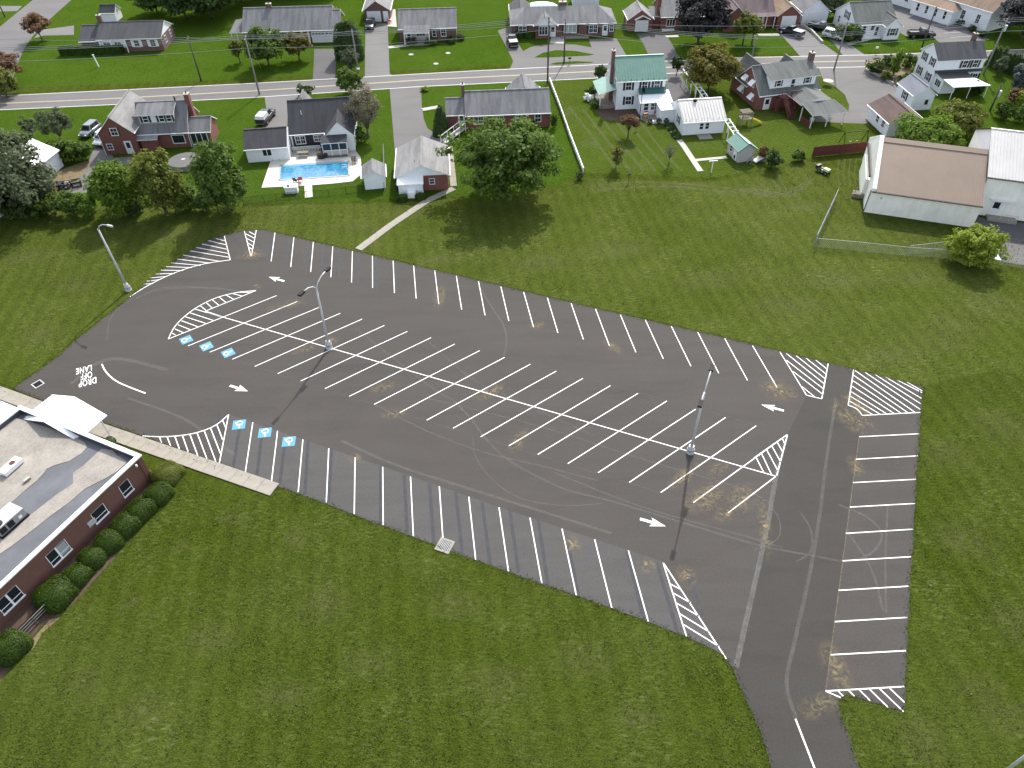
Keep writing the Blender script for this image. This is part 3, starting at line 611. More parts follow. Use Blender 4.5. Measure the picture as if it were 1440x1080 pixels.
# seams, scuffs, tyre marks, yellow dust
def mark(name, p, w, mat, z=ZL+.002, sm=True):
    L = pts(*p); L = smooth_line(L, 7) if sm and len(L) > 2 else L
    mb = MB(); add_ribbon(mb, L, w, z); return mb.build(name, mat, lot)
mark('paving_seam', [(1106, 612), (1091, 672), (1080, 735), (1066, 800), (1050, 870), (1035, 938)], .42, 'seam', ZL+.001)
mark('paving_seam', [(1176, 560), (1163, 640), (1153, 720), (1140, 800), (1118, 900), (1106, 960), (1119, 1010)], .30, 'scuff', ZL+.001)
mark('chalk_line', [(1208, 614), (1184.9, 789), (1160.9, 972)], .07, 'chalk', ZL+.001, False)
for p in ([(389, 416), (700, 497), (1060, 597)], [(237, 477), (526, 569), (798, 653), (1023, 722)]): mark('chalk_line', p, .05, 'scuff', ZL+.001, False)
for p, w in (([(640, 565), (663, 590), (682, 616), (712, 645), (755, 670), (800, 690), (860, 705), (960, 735), (1060, 765), (1150, 783), (1190, 789), (1225, 778), (1240, 752), (1220, 728), (1180, 710)], .20),
             ([(665, 614), (668, 640), (690, 672), (730, 700), (790, 711), (850, 708)], .10), ([(530, 570), (600, 606), (680, 636), (760, 655), (840, 676)], .14),
             ([(600, 560), (760, 600), (900, 645), (1050, 690), (1090, 720), (1095, 755), (1060, 775)], .12), ([(780, 665), (900, 712), (1040, 752), (1100, 770)], .16),
             ([(672, 400), (690, 430), (708, 458), (712, 485), (708, 500)], .2), ([(190, 420), (230, 405), (300, 405), (350, 412)], .22), ([(150, 480), (160, 440), (210, 412), (270, 405), (350, 410)], .14),
             ([(1125, 720), (1140, 745), (1140, 775), (1120, 790)], .18), ([(1248, 712), (1245, 790), (1246, 862)], .16), ([(1190, 745), (1225, 800), (1242, 860)], .2), ([(480, 620), (560, 655), (700, 700), (860, 750)], .3),
             ([(600, 478), (660, 530), (730, 565), (830, 610)], .12), ([(500, 462), (600, 540), (640, 565)], .14),
             ([(100, 540), (135, 512), (170, 505), (235, 520)], .5), ([(180, 560), (260, 590), (330, 640)], .3)):
    mark('tyre_mark', p, w, 'scuff', ZL+.0015)
def dust(px, py, rx, ry, rot=0, name='yellow_dust', mat='dust_yellow'):
    x, y = at(px, py)
    me = bpy.data.meshes.new(name); me.from_pydata([(-rx, -ry, 0), (rx, -ry, 0), (rx, ry, 0), (-rx, ry, 0)], [], [(0, 1, 2, 3)])
    uv = me.uv_layers.new(name='UVMap')
    for k, c in enumerate(((0, 0), (1, 0), (1, 1), (0, 1))): uv.data[k].uv = c
    me.materials.append(M(mat)); return link(name, me, lot, False, (x, y, ZL+.014), R(rot))
for a in ((353, 358, 2.6, 1.6, 10), (360, 404, .9, .7), (465, 480, 1.2, 1.0), (555, 582, 1.6, .8, 20), (755, 458, 1.2, .8, 30), (862, 488, 1.8, .8, -50), (618, 418, .9, 3, 0), (499, 645, .8, .9), (990, 700, 3.0, 1.5, 35), (1000, 712, 1.6, .5, 50),
          (1022, 722, 1.6, 1.0, 30), (962, 670, 2.6, .9, 40), (1200, 590, 1.8, 3.6, 30), (1205, 570, 1.5, 2.5, 10), (1203, 655, 1.0, 1.5), (1095, 550, 2.4, 2.0, -40), (1175, 940, 1.3, 2.6, 0), (1152, 992, 2.2, 1.0, 20), (910, 795, 1.0, 1.0), (730, 620, 2.0, 1.0, 60),
          (965, 812, 1.0, 1.4), (540, 545, 2.0, 1.0, 20), (430, 490, 2.2, .8, 30), (805, 765, 1.0, 1.2), (1075, 740, .7, 4, -10), (1010, 660, 1.6, .8, 40), (400, 430, 3, 1, 20), (690, 552, 2.5, 1, 30), (1045, 700, 2.2, 1.6, 50)): dust(*a)
# storm drains
def drain(px, py, rz, s, fw, mats, label):
    x, y = at(px, py); r = thing('storm_drain', label, 'drain', (x, y, ZL), rz, 'storm drains of the car park')
    m = MB()
    for a, b, c, d in ((-s-fw, s+fw, -s-fw, -s), (-s-fw, s+fw, s, s+fw), (-s-fw, -s, -s, s), (s, s+fw, -s, s)): m.box(a, b, c, d, 0, .05)
    m.build('frame', mats, r); MB().box(-s, s, -s, s, 0, .012).build('pit', 'dark_metal', r)
    g = MB()
    for k in range(7): t = -s+2*s*(k+.5)/7; g.box(t-.04, t+.04, -s, s, .015, .035)
    g.build('grate', 'dark_metal' if fw < .2 else 'grey_metal', r)
drain(53.5, 540.5, R(-38), .42, .11, 'old_white_paint', 'small drain grate in a painted white square near the drop off lane')
drain(625.5, 767.5, R(-23), .50, .20, 'concrete', 'storm drain grate in a thick pale concrete frame on the lower kerb edge')
# ------------------------------------------------------------------ building kit (local axes: x along the front, y away from the camera side)
CACHE = {}
def cached(key, fn):
    if key not in CACHE: CACHE[key] = fn()
    return CACHE[key]
FACE = {'F': 0.0, 'L': -math.pi/2, 'R': math.pi/2, 'B': math.pi}
def place(o, u, v, z, face):
    o.location = (u, v, z); o.rotation_euler = (0, 0, FACE[face])
def window(H, u, v, z, w, h, face='F', style='hung', shutters=None, glass='glass', frame='white_trim', sw=.42):
    """u,v: centre of the sill on the wall plane; opening w x h with its bottom at z"""
    def fr():
        m = MB(); t = .10 if w > .7 else .08
        m.box(-w/2-t, w/2+t, -.07, .02, -t-.02, 0).box(-w/2-t, w/2+t, -.06, .02, h, h+t).box(-w/2-t, -w/2, -.06, .02, 0, h).box(w/2, w/2+t, -.06, .02, 0, h)
        if style in ('hung', 'double'): m.box(-w/2, w/2, -.05, .015, h/2-.035, h/2+.035)
        if style in ('double', 'slide'): m.box(-.05, .05, -.055, .018, 0, h)
        if style == 'triple':
            for q in (-w/6, w/6): m.box(q-.04, q+.04, -.055, .018, 0, h)
        if style in ('hung', 'double') and w > .75:
            for q in ([-w/4, w/4] if style == 'double' else [0]): m.box(q-.015, q+.015, -.045, .01, 0, h)
        return m.mesh('window', frame)
    o = link('window', cached(('win', w, h, style, frame), fr), H); place(o, u, v, z, face)
    p = link('pane', cached(('pane', w, h, glass), lambda: MB().box(-w/2, w/2, -.025, -.005, 0, h).mesh('pane', glass)), o)
    if shutters:
        me = cached(('sh', h, sw, shutters), lambda: shutter_mesh(sw, h, shutters))
        for s in (-1, 1):
            q = link('shutter', me, H); d = s*(w/2+.12+sw/2); a = FACE[face]
            place(q, u+d*math.cos(a), v+d*math.sin(a), z, face)
    return o
def shutter_mesh(sw, h, mat):
    m = MB().box(-sw/2, sw/2, -.05, -.002, -.08, h+.08)
    for k in range(6): z = h*(k+.5)/6; m.box(-sw/2+.05, sw/2-.05, -.068, -.045, z-.06, z+.04)
    return m.mesh('shutter', mat)
def door(H, u, v, z, w, h, face='F', mat='door_white', lite=True, frame='white_trim'):
    def dm(): return MB().box(-w/2-.12, -w/2, -.06, .02, 0, h+.12).box(w/2, w/2+.12, -.06, .02, 0, h+.12).box(-w/2, w/2, -.06, .02, h, h+.12).box(-w/2, w/2, -.03, .01, 0, h).mat(1).box(-w/2+.12, w/2-.12, -.04, -.02, .15, h*.40).mesh('door', [frame, mat])
    o = link('door', cached(('door', w, h, mat, frame), dm), H); place(o, u, v, z, face)
    if lite: link('pane', cached(('dp', w, h), lambda: MB().box(-w/2+.15, w/2-.15, -.045, -.02, h*.48, h*.92).mesh('pane', 'glass')), o)
    link('handle', cached('dh', lambda: MB().box(-.03, .03, -.09, -.02, 0, .12).mesh('handle', 'chrome')), o).location = (w/2-.09, 0, 1.0)
    return o
def garage_door(H, u, v, z, w, h, face='F', lites=True, mat='door_white'):
    m = MB().box(-w/2-.12, -w/2, -.07, .02, 0, h+.12).box(w/2, w/2+.12, -.07, .02, 0, h+.12).box(-w/2, w/2, -.07, .02, h, h+.12)
    o = m.build('garage_door', 'white_trim', H); place(o, u, v, z, face)
    for k in range(4):
        d = h/4; link('door_panel', cached(('gdp', w, d, mat), lambda: gd_panel(w, d, mat)), o).location = (0, 0, d*k)
    if lites:
        g = MB(); n = max(3, int(w/.65))
        for k in range(n): x = -w/2+w*(k+.5)/n; g.box(x-w/n*.36, x+w/n*.36, -.045, -.02, h*.79, h*.93)
        g.build('pane', 'glass', o)
    return o
def gd_panel(w, d, mat):
    m = MB().box(-w/2, w/2, -.03, .01, .015, d-.01); n = max(2, int(w/.7))
    for k in range(n): x = -w/2+w*(k+.5)/n; m.box(x-w/n*.38, x+w/n*.38, -.038, -.028, .09, d-.1)
    return m.mesh('door_panel', mat)
def walls(H, x0, x1, y0, y1, h, mat, axis=None, hr=None, z0=0.0, name='wall', gmat=None):
    """walls of a block; axis: direction of the ridge ('x','y' or None for a flat top)"""
    m = MB(); g = 1 if gmat else 0
    c = [(x0, y0), (x1, y0), (x1, y1), (x0, y1)]
    m.add([(x, y, z0) for x, y in c]+[(x, y, h) for x, y in c], [(0, 1, 5, 4), (1, 2, 6, 5), (2, 3, 7, 6), (3, 0, 4, 7)])
    if axis == 'x':
        ym = (y0+y1)/2; m.mat(g).add([(x0, y0, h), (x0, y1, h), (x0, ym, hr), (x1, y0, h), (x1, y1, h), (x1, ym, hr)], [(1, 0, 2), (3, 4, 5)])
    elif axis == 'y':
        xm = (x0+x1)/2; m.mat(g).add([(x0, y0, h), (x1, y0, h), (xm, y0, hr), (x0, y1, h), (x1, y1, h), (xm, y1, hr)], [(0, 1, 2), (4, 3, 5)])
    return m.build(name, [mat]+([gmat] if gmat else []), H)
def gable_roof(H, x0, x1, y0, y1, he, hr, axis, mat, ov=.35, ovg=.25, t=.14, trim='white_trim', name='roof', ov2=None, gutter=True, cap=True):
    if axis == 'x': a0, a1, b0, b1 = x0-ovg, x1+(ovg if ov2 is None else ov2), y0, y1
    else: a0, a1, b0, b1 = y0-ovg, y1+(ovg if ov2 is None else ov2), x0, x1
    bm = (b0+b1)/2; sl = (hr-he)/(bm-b0); ez = he-ov*sl
    def P(a, b, z): return (a, b, z) if axis == 'x' else (b, a, z)
    m = MB()
    A = [P(a0, b0-ov, ez+t), P(a1, b0-ov, ez+t), P(a1, bm, hr+t), P(a0, bm, hr+t)]
    B = [P(a0, bm, hr+t), P(a1, bm, hr+t), P(a1, b1+ov, ez+t), P(a0, b1+ov, ez+t)]
    if axis == 'y': A, B = A[::-1], B[::-1]
    m.slab(A, t, 0, 1); m.slab(B, t, 0, 1)
    o = m.build(name, [mat, trim], H)
    if cap: MB().bar(P(a0, bm, hr+t+.01), P(a1, bm, hr+t+.01), .3, .05).build('ridge_cap', mat, o)
    if gutter:
        for q in (b0-ov-.06, b1+ov+.06): MB().bar(P(a0, q, ez+t-.08), P(a1, q, ez+t-.08), .11, .11).build('gutter', trim, o)
    return o
def shed_roof(H, c, mat, t=.12, trim='white_trim', name='roof'):
    return MB().slab(c, t, 0, 1).build(name, [mat, trim], H)
def chimney(H, x, y, z0, z1, sx, sy, mat='brick_red', cap='pale_concrete', par=None):
    o = MB().box(x-sx/2, x+sx/2, y-sy/2, y+sy/2, z0, z1).build('chimney', mat, par or H)
    MB().box(x-sx/2-.06, x+sx/2+.06, y-sy/2-.06, y+sy/2+.06, z1, z1+.1).build('chimney_cap', cap, o)
    MB().cyl(x, y, z1+.1, z1+.4, .13, n=10).build('flue', 'dark_metal', o)
    return o
def post(H, x, y, z0, z1, w=.14, mat='white_trim', name='post'):
    return MB().box(x-w/2, x+w/2, y-w/2, y+w/2, z0, z1).build(name, mat, H)
def vent(H, x, y, z, h=.5, r=.05, mat='galvanised'):
    return MB().cyl(x, y, z, z+h, r, n=8).build('vent_pipe', mat, H)
def house(name, label, cat, x, y, ang, group=None): return thing(name, label, cat, (x, y, 0), R(ang), group)
NB = 'houses along the road'

# ---- school
C0 = Vector((-35.3, 45.2)); th = 65.0; LX, DY = 34.0, 16.2
u_ = Vector((math.cos(R(th)), math.sin(R(th)))); o_ = C0-u_*LX
sc = house('school_building', 'flat roofed brick school building with gravel roof beside the car park', 'school', o_.x, o_.y, th)
HS = 3.45
walls(sc, 0, LX, 0, DY, HS, 'brick_school')
pw = .34
up = MB().box(.0, LX, 0, pw-.04, HS-.7, HS).box(.0, LX, DY-pw+.04, DY, HS-.7, HS).box(0, pw-.04, pw-.04, DY-pw+.04, HS-.7, HS).box(LX-pw+.04, LX, pw-.04, DY-pw+.04, HS-.7, HS)
up = sc
for nm, bx in (('parapet_cap', (-.08, LX+.08, -.10, pw)), ('parapet_cap', (-.08, LX+.08, DY-pw, DY+.10)), ('parapet_cap', (-.08, pw, pw, DY-pw)), ('parapet_cap', (LX-pw, LX+.08, pw, DY-pw))):
    o = MB().box(*bx, HS, HS+.13).build(nm, 'white_metal', sc)
for bx in ((.26, LX-.26, .25, pw-.03), (.26, LX-.26, DY-pw+.03, DY-.25), (.26, pw-.03, pw-.03, DY-pw+.03), (LX-pw+.03, LX-.26, pw-.03, DY-pw+.03)):
    MB().box(*bx, HS-.7, HS-.002).build('parapet_upstand', 'dark_membrane', sc)
rf = MB().box(pw, LX-pw, pw, DY-pw, HS-.7, HS-.52).build('roof', 'roof_membrane', sc)
def gravel(p): # gravel patches lie on the membrane
    MB().prism(p, HS-.52, HS-.48).build('gravel', 'roof_gravel', rf)
def sl_(px, py, z=HS-.5):
    q = Vector(at(px, py, z))-o_; n = Vector((-u_.y, u_.x)); return (q.dot(u_), q.dot(n))
def zs(*l): return [sl_(x/7.2, 540+y/7.2) for x, y in l]
gravel([(pw+.02, DY-pw-.25)]+zs((70, 370), (150, 345), (330, 390), (560, 470), (760, 540), (860, 590), (880, 640), (830, 700), (700, 780), (560, 820), (470, 860), (440, 905), (370, 980), (250, 1080), (60, 1250), (-250, 1500))+[(pw+.02, sl_(-250/7.2, 540+1500/7.2)[1])])
gravel(zs((1030, 655), (1140, 670), (1180, 720), (1260, 765), (1290, 790), (1180, 890), (1060, 960), (860, 1060), (700, 1200), (520, 1330), (330, 1480), (120, 1640), (-60, 1760), (-200, 1840), (-260, 1800), (0, 1560), (330, 1310), (600, 1100), (740, 1010), (740, 900), (840, 830), (960, 720)))
def wu(px, py, z): return sl_(px, py, z)[0]
for (px, py, z, w, h) in ((186, 690, 1.75, 1.05, 1.5), (149, 726, 1.75, 1.35, 1.3), (90, 781, 1.75, 1.9, 1.5), (19, 846, 1.75, 1.9, 1.5), (-60, 922, 1.75, 1.9, 1.5)):
    m = MB().box(-w/2-.1, w/2+.1, -.12, .02, -.11, 0).box(-w/2-.05, -w/2, -.05, .02, 0, h).box(w/2, w/2+.05, -.05, .02, 0, h).box(-w/2, w/2, -.04, .01, h*.30, h*.30+.06)
    if w > 1.5: m.box(-.08, .08, -.05, .015, 0, h)
    o = m.build('window', 'white_trim', sc); o.location = (wu(px, py, z), 0, z-h/2)
    p = MB().box(-w/2, w/2, -.02, -.004, 0, h).build('pane', 'glass', o)
    if px == 90: MB().box(.1, w/2-.05, -.03, -.022, .15, h-.08).build('blind', 'blind_glass', o)
    MB().box(-w/2-.05, w/2+.05, -.045, .01, h, h+.04).build('lintel', 'grey_metal', o)
lv = MB().box(-.4, .4, -.06, 0, 0, .6)
for k in range(5): lv.box(-.36, .36, -.09, -.04, .06+.11*k, .10+.11*k)
lv.build('louvre', 'galvanised', sc).location = (wu(130, 735, 1.6), 0, 1.3)
MB().bar((LX-.5, -.09, .1), (LX-.5, -.09, HS), .09).build('downpipe', 'brick_school', sc)
sn = MB().cyl(LX-.9, -.15, HS-.5, HS-.25, .1).build('wall_lamp', 'white_trim', sc)
# doors under the canopy
door(sc, LX, 7.0, 0, .95, 2.1, 'R', 'car_grey'); door(sc, LX, 8.1, 0, .95, 2.1, 'R', 'car_grey')
window(sc, LX, 5.3, 1.0, 1.4, 1.3, 'R', 'double'); window(sc, LX, 11.5, 1.0, 1.8, 1.3, 'R', 'double'); window(sc, LX, 14, 1.0, 1.4, 1.3, 'R', 'double')
def on_roof(px, py, z): # point on school roof -> world
    return at(px, py, z)
x, y = at(10, 752, HS-.5)
hv = thing('rooftop_unit', 'grey boxy air conditioning unit with two round fans on the school roof', 'air conditioner', (x, y, HS-.48), R(65))
m = MB().box(-.5, 2.3, -.1, 1.7, .0, .18).build('base', 'dark_metal', hv)
MB().box(-.4, 2.2, 0, 1.6, .18, 1.05).build('casing', 'grey_metal', hv); MB().box(-.42, 2.22, -.02, 1.62, 1.05, 1.11).build('top_panel', 'unit_top', hv)
for k in range(2):
    f = MB().cyl(.15+.0, .45+.75*k, 1.11, 1.25, .34, n=18).build('fan', 'black_plastic', hv); MB().cyl(.15, .45+.75*k, 1.25, 1.28, .14, n=10).build('fan_hub', 'galvanised', f)
g = MB()
for k in range(2): g.box(-.3+.75*k, .3+.75*k, -.03, -.005, .3, .95)
g.build('side_grille', 'dark_metal', hv); MB().box(1.5, 1.8, -.04, -.005, .4, .7).build('label_plate', 'white_trim', hv)
x, y = at(18, 659, HS-.5)
vb = thing('roof_vent', 'white rectangular vent box with a rusty round hole on the school roof', 'vent', (x, y, HS-.48), R(68))
MB().box(-1.0, 1.0, -.45, .45, .12, .55).build('box', 'white_trim', vb); MB().cyl(.25, 0, .55, .58, .27, n=16).build('opening', 'red_wood', vb)
for s in (-1, 1): MB().box(s*.85-.06, s*.85+.06, -.35, .35, 0, .12).build('foot', 'weathered_wood', vb)
x, y = at(39, 676, HS-.5)
sb = thing('roof_stub', 'small pale vent stub standing alone on the school roof gravel', 'vent', (x, y, HS-.48), R(60)); MB().box(-.3, .3, -.13, .13, 0, .22).build('casing', 'weathered_wood', sb); MB().box(-.32, .32, -.15, .15, .22, .27).build('cap', 'pale_concrete', sb)
# canopy at the door
cn = thing('canopy', 'white ribbed metal canopy over the school entrance walk', 'canopy', (-44.6, 52.7, 0), R(-24.3))
hw = 3.8; he_, hr_ = 2.85, 4.05; d_ = 3.5
for s in (-1, 1):
    p = [(s*hw, .1, he_), (0, .1, hr_), (0, -d_-.2, hr_), (s*hw, -d_-.2, he_)]
    o = MB().slab(p if s > 0 else p[::-1], .10).build('roof_slope', 'white_metal', cn)
    for k in range(9):
        q = .1-(d_+.2)*(k+.3)/9
        MB().bar((s*hw, q, he_+(.03 if s < 0 else .005)), (0, q, hr_+(.03 if s < 0 else .005)), .06, .06 if s < 0 else .03).build('rib', 'white_metal', o)  # flatter ribs on the sunlit slope stand in for overexposure
MB().add([(-hw+.1, 0, he_), (hw-.1, 0, he_), (0, 0, hr_-.06), (-hw+.1, 0, he_-.12), (hw-.1, 0, he_-.12)], [(0, 1, 2), (3, 4, 1, 0)]).build('gable_end', 'white_metal', cn)
for s in (-1, 1):
    post(cn, s*(hw-.4), -.5, 0, he_+.1, .1); post(cn, s*(hw-.4), -d_+.1, 0, he_+.1, .1)
c2 = thing('canopy', 'small white ribbed canopy at the left edge behind the school corner', 'canopy', (-52.0, 52.4, 0), R(-24.3))
m = MB(); m.slab([(-2.6, -1.6, 2.7), (0.9, -1.6, 2.7), (0.9, .6, 2.9), (-2.6, .6, 2.9)], .1).build('roof_slope', 'white_metal', c2)
w_ = MB().box(-2.5, .75, -1.5, -1.42, 0, 2.58).build('wall_panel', 'white_metal', c2)
w2 = MB().box(.70, .78, -1.5, .4, .0, 2.6).build('wall_panel', 'white_metal', c2)
for k in range(7): MB().box(.78, .83, -1.4+.26*k, -1.35+.26*k, 0, 2.6).build('rib', 'white_metal', w2)
# stair and railing
x, y = at(52, 876, 0); sr = thing('stair_rail', 'pale metal railing around the steps by the brick school wall', 'railing', (x, y, 0), R(65))
for k in range(3):
    MB().bar((-1.6, -.1, .45+.3*k), (1.5, -.1, .45+.3*k), .05).build('rail', 'grey_pole_wood', sr)
for q in (-1.6, 0, 1.5): MB().bar((q, -.1, 0), (q, -.1, 1.1), .05).build('post', 'grey_pole_wood', sr)
MB().bar((-1.6, -.1, 1.05), (-1.6, .9, 1.05), .05).build('rail', 'grey_pole_wood', sr)
st_ = MB()
for k in range(4): st_.box(-1.5+.4*k, 1.5, .1, 1.0, .0, .02+.0*k)
st_.build('step', 'concrete', sr)

# ---- N1 brick house far left
n1 = house('brick_house', 'brick house with glare pale cross gable and dark dormer row, far left of the near row', 'house', -61.1, 116.1, 4, NB)
mx0, mx1, my0, my1 = -.4, 7.7, .3, 8.0; mh, mr = 2.75, 6.25
walls(n1, mx0, mx1, my0, my1, mh, 'brick_red', 'x', mr)
gable_roof(n1, mx0, mx1, my0, my1, mh, mr, 'x', 'shingle_grey', .3, .2)
wx0, wx1, wy0, wy1 = -5.9, -.4, -1.2, 9.4
walls(n1, wx0, wx1, wy0, wy1, 3.7, 'brick_red', 'y', 6.3)
gable_roof(n1, wx0, wx1, wy0, wy1, 3.7, 6.3, 'y', 'shingle_pale', .25, .25)  # paler shingle colour stands in for sun glare on this wing
# dormer
dm = walls(n1, .2, 5.8, 1.35, 4.2, 5.35, 'grey_siding', None, name='dormer_wall', z0=3.2)
shed_roof(n1, [(-.2, 1.0, 5.42), (6.1, 1.0, 5.42), (6.1, 4.3, 6.42), (-.2, 4.3, 6.42)], 'shingle_grey', name='dormer_roof')
for q in (1.3, 3.9, 5.1): window(n1, q, 1.35, 4.15, .75, .95, 'F', 'hung', 'shutter_black', sw=.32)
MB().box(2.2, 3.05, 1.28, 1.35, 4.05, 5.2).build('panel', 'white_trim', n1)
window(n1, -3.3, wy0, 3.3, 1.0, 1.1, 'F', 'hung', 'shutter_black', sw=.2)
door(n1, -1.9, wy0, 0, .9, 2.1); window(n1, -4.9, wy0, .9, .8, .9, 'F', 'hung')
window(n1, 5.9, my0, .8, 1.9, 1.3, 'F', 'picture')
shed_roof(n1, [(-.4, -1.0, 2.15), (2.9, -1.0, 2.15), (2.9, .3, 2.7), (-.4, .3, 2.7)], 'shingle_pale', name='porch_roof')
walls(n1, 0, 2.7, -.7, .3, 2.1, 'brick_red', name='porch_wall')
walls(n1, 7.7, 11.2, .6, 5.2, 2.5, 'brick_red', 'x', 3.9)
gable_roof(n1, 7.7, 11.2, .6, 5.2, 2.5, 3.9, 'x', 'shingle_grey', .3, .1, ov2=.25)
MB().box(7.9, 10.6, .5, .58, .3, 2.35).build('screen', 'glass', n1)
for q in (7.9, 8.8, 9.7, 10.6): post(n1, q, .5, 0, 2.4, .1)
for a in ((7.9, 10.6, .45, .55, .25, .4), ): MB().box(*a).build('sill', 'white_trim', n1)
chimney(n1, 8.1, 4.2, 0, 7.4, .75, 1.0, 'brick_red'); vent(n1, 6.0, 4.1, 6.3, .8, .12, 'dark_metal')
MB().bar((wx0-.05, -1.3, 0), (wx0-.05, -1.3, 3.5), .08).build('downpipe', 'white_trim', n1); MB().bar((mx1+.02, .2, 0), (mx1+.02, .2, 2.6), .08).build('downpipe', 'white_trim', n1)

# ---- N2 white house with pool
n2 = house('white_house', 'white house with charcoal roof and black siding, beside the blue pool', 'house', -36.1, 114.8, 7, NB)
a0, a1, b0, b1, hh, rr = .2, 10.6, .35, 10.4, 2.75, 6.1
walls(n2, a0, a1, b0, b1, hh, 'white_siding', 'x', rr)
gable_roof(n2, a0, a1, b0, b1, hh, rr, 'x', 'shingle_charcoal', .3, .15)
MB().box(a0+.25, 5.6, b0-.05, b0-.003, .3, 2.35).build('cladding', 'black_siding', n2)
walls(n2, 6.1, 10.55, -1.6, b0, 2.75, 'white_siding', 'y', 4.9)
gable_roof(n2, 6.1, 10.55, -1.6, 4.5, 2.75, 4.9, 'y', 'shingle_charcoal', .2, .15)
gable_roof(n2, 0.2, 3.6, 9.0, 12.8, 2.6, 4.9, 'y', 'shingle_grey', .2, .1); walls(n2, .2, 3.6, 10.4, 12.7, 2.6, 'white_siding', 'y', 4.9)
walls(n2, -6.7, .0, -3.2, 3.4, 2.35, 'white_siding', 'x', 4.0)
gable_roof(n2, -6.7, .0, -3.2, 3.4, 2.35, 4.0, 'x', 'shingle_charcoal', .3, .2, ov2=.0)
window(n2, 1.7, b0-.03, 1.0, 1.5, 1.25, 'F', 'double'); window(n2, 4.6, b0-.03, 1.25, 1.25, .95, 'F', 'double')
window(n2, -3.4, -3.2, 1.0, 1.3, 1.0, 'F', 'slide'); door(n2, -1.0, -3.2, 0, .95, 2.05, lite=False); MB().box(-2.0, -.4, -3.3, -3.2, 2.12, 2.3).build('awning_box', 'car_grey', n2)
# screened porch on a deck
shed_roof(n2, [(5.4, -3.7, 2.55), (9.6, -3.7, 2.55), (9.6, -1.5, 3.0), (5.4, -1.5, 3.0)], 'shingle_charcoal', name='porch_roof')
MB().box(5.5, 9.5, -3.6, -1.6, .25, .45).build('deck', 'weathered_wood', n2)
MB().box(5.55, 9.45, -3.52, -3.48, .45, 2.4).build('screen', 'glass', n2)
for q in (5.55, 6.9, 8.2, 9.45): post(n2, q, -3.55, .2, 2.45, .1)
MB().box(5.5, 9.5, -3.6, -3.5, 1.2, 1.3).build('rail', 'white_trim', n2); MB().box(5.52, 9.48, -3.58, -3.54, .42, 1.2).build('skirt', 'grey_siding', n2)
vent(n2, 2.3, 3.1, 4.4, .9, .06, 'white_trim'); vent(n2, -2.6, -.4, 3.4, .4)
window(n2, a1, 6.5, 1.2, .9, 1.2, 'R'); window(n2, a1, 3.0, 1.2, .9, 1.2, 'R')

# ---- N3 brick ranch and its garage
n3 = house('brick_house', 'long brick ranch house with thin dark chimney behind the biggest tree', 'house', -7.3, 121.2, 3, NB)
walls(n3, .2, 14.7, .4, 8.6, 2.65, 'brick_red', 'x', 4.95); gable_roof(n3, .2, 14.7, .4, 8.6, 2.65, 4.95, 'x', 'shingle_grey', .35, .15)
walls(n3, -3.1, .2, .9, 6.5, 2.6, 'brick_red', 'x', 4.2); gable_roof(n3, -3.1, .2, .9, 6.5, 2.6, 4.2, 'x', 'shingle_grey', .3, .2, ov2=0)
walls(n3, 8.0, 13.6, 8.6, 11.4, 2.65, 'brick_red', 'y', 4.95); gable_roof(n3, 8.0, 13.6, 5.0, 11.6, 2.65, 4.95, 'y', 'shingle_grey', .3, .15)
chimney(n3, -.1, 4.3, 0, 6.3, .55, .9, 'brick_brown')
window(n3, 12.6, .4, 1.0, .95, 1.25); window(n3, 9.2, .4, 1.2, .8, 1.0); door(n3, -.6, .9, .5, .9, 2.0); window(n3, 2.3, .4, 1.0, 1.6, 1.2, 'F', 'double'); window(n3, 6, .4, 1.0, 1.2, 1.2, 'F', 'double')
window(n3, 14.7, 4.5, 1.0, .9, 1.2, 'R'); MB().bar((10.6, .28, 0), (10.6, .28, 2.6), .09).build('downpipe', 'white_trim', n3)
ga = at(558, 271)
g3 = house('garage', 'detached brick garage with ribbed pale grey gable roof and white bump out', 'garage', ga[0], ga[1], 4)
walls(g3, .3, 7.9, .2, 9.6, 2.5, 'brick_red', 'y', 4.15, gmat='white_siding'); gable_roof(g3, .3, 7.9, .2, 9.6, 2.5, 4.15, 'y', 'shingle_pale', .35, .25)
for k in range(5):
    z = 2.8+.28*k
walls(g3, .45, 4.1, -1.2, .2, 2.05, 'white_siding', name='bump_out_wall'); shed_roof(g3, [(.3, -1.4, 2.0), (4.25, -1.4, 2.0), (4.25, .2, 2.55), (.3, .2, 2.55)], 'white_metal', name='bump_out_roof')
window(g3, 5.5, .2, 1.1, .7, .8); MB().box(1.75, 2.95, -1.95, -1.2, 0, 1.0).build('hatch_cover', 'white_metal', g3)
vent(g3, 3.1, 2.2, 3.4, .6, .05, 'dark_metal'); window(g3, 7.9, 5, 1.1, .8, .9, 'R'); door(g3, 7.9, 2.5, 0, .9, 2.0, 'R')
MB().box(-.1, .3, .5, 1.3, 0, 1.0).build('gas_meter', 'black_plastic', g3)

# ---- N4 white colonial, green metal roof
n4 = house('white_house', 'two storey white house with green metal roof and black shutters', 'house', 19.4, 128.5, 4.5, NB)
walls(n4, .2, 8.8, .3, 8.3, 5.15, 'white_siding', 'x', 7.8); rf4 = gable_roof(n4, .2, 8.8, .3, 8.3, 5.15, 7.8, 'x', 'metal_green', .3, .2)
for k in range(18): MB().bar((.1+.51*k, -.02, 5.09), (.1+.51*k, 4.3, 7.95), .035, .05).build('roof_seam', 'metal_green', rf4)
for k in range(9): MB().box(.5+1.0*k, .62+1.0*k, .25, .33, 5.26, 5.42).build('snow_guard', 'metal_green_dark', rf4)
chimney(n4, -.25, 3.6, 0, 9.2, .5, .9, 'brick_brown')
for q, z in ((2.2, 3.5), (5.1, 3.5), (7.3, 3.5), (2.4, .9)): window(n4, q, .3, z, .95, 1.35, 'F', 'hung', 'shutter_black', sw=.38)
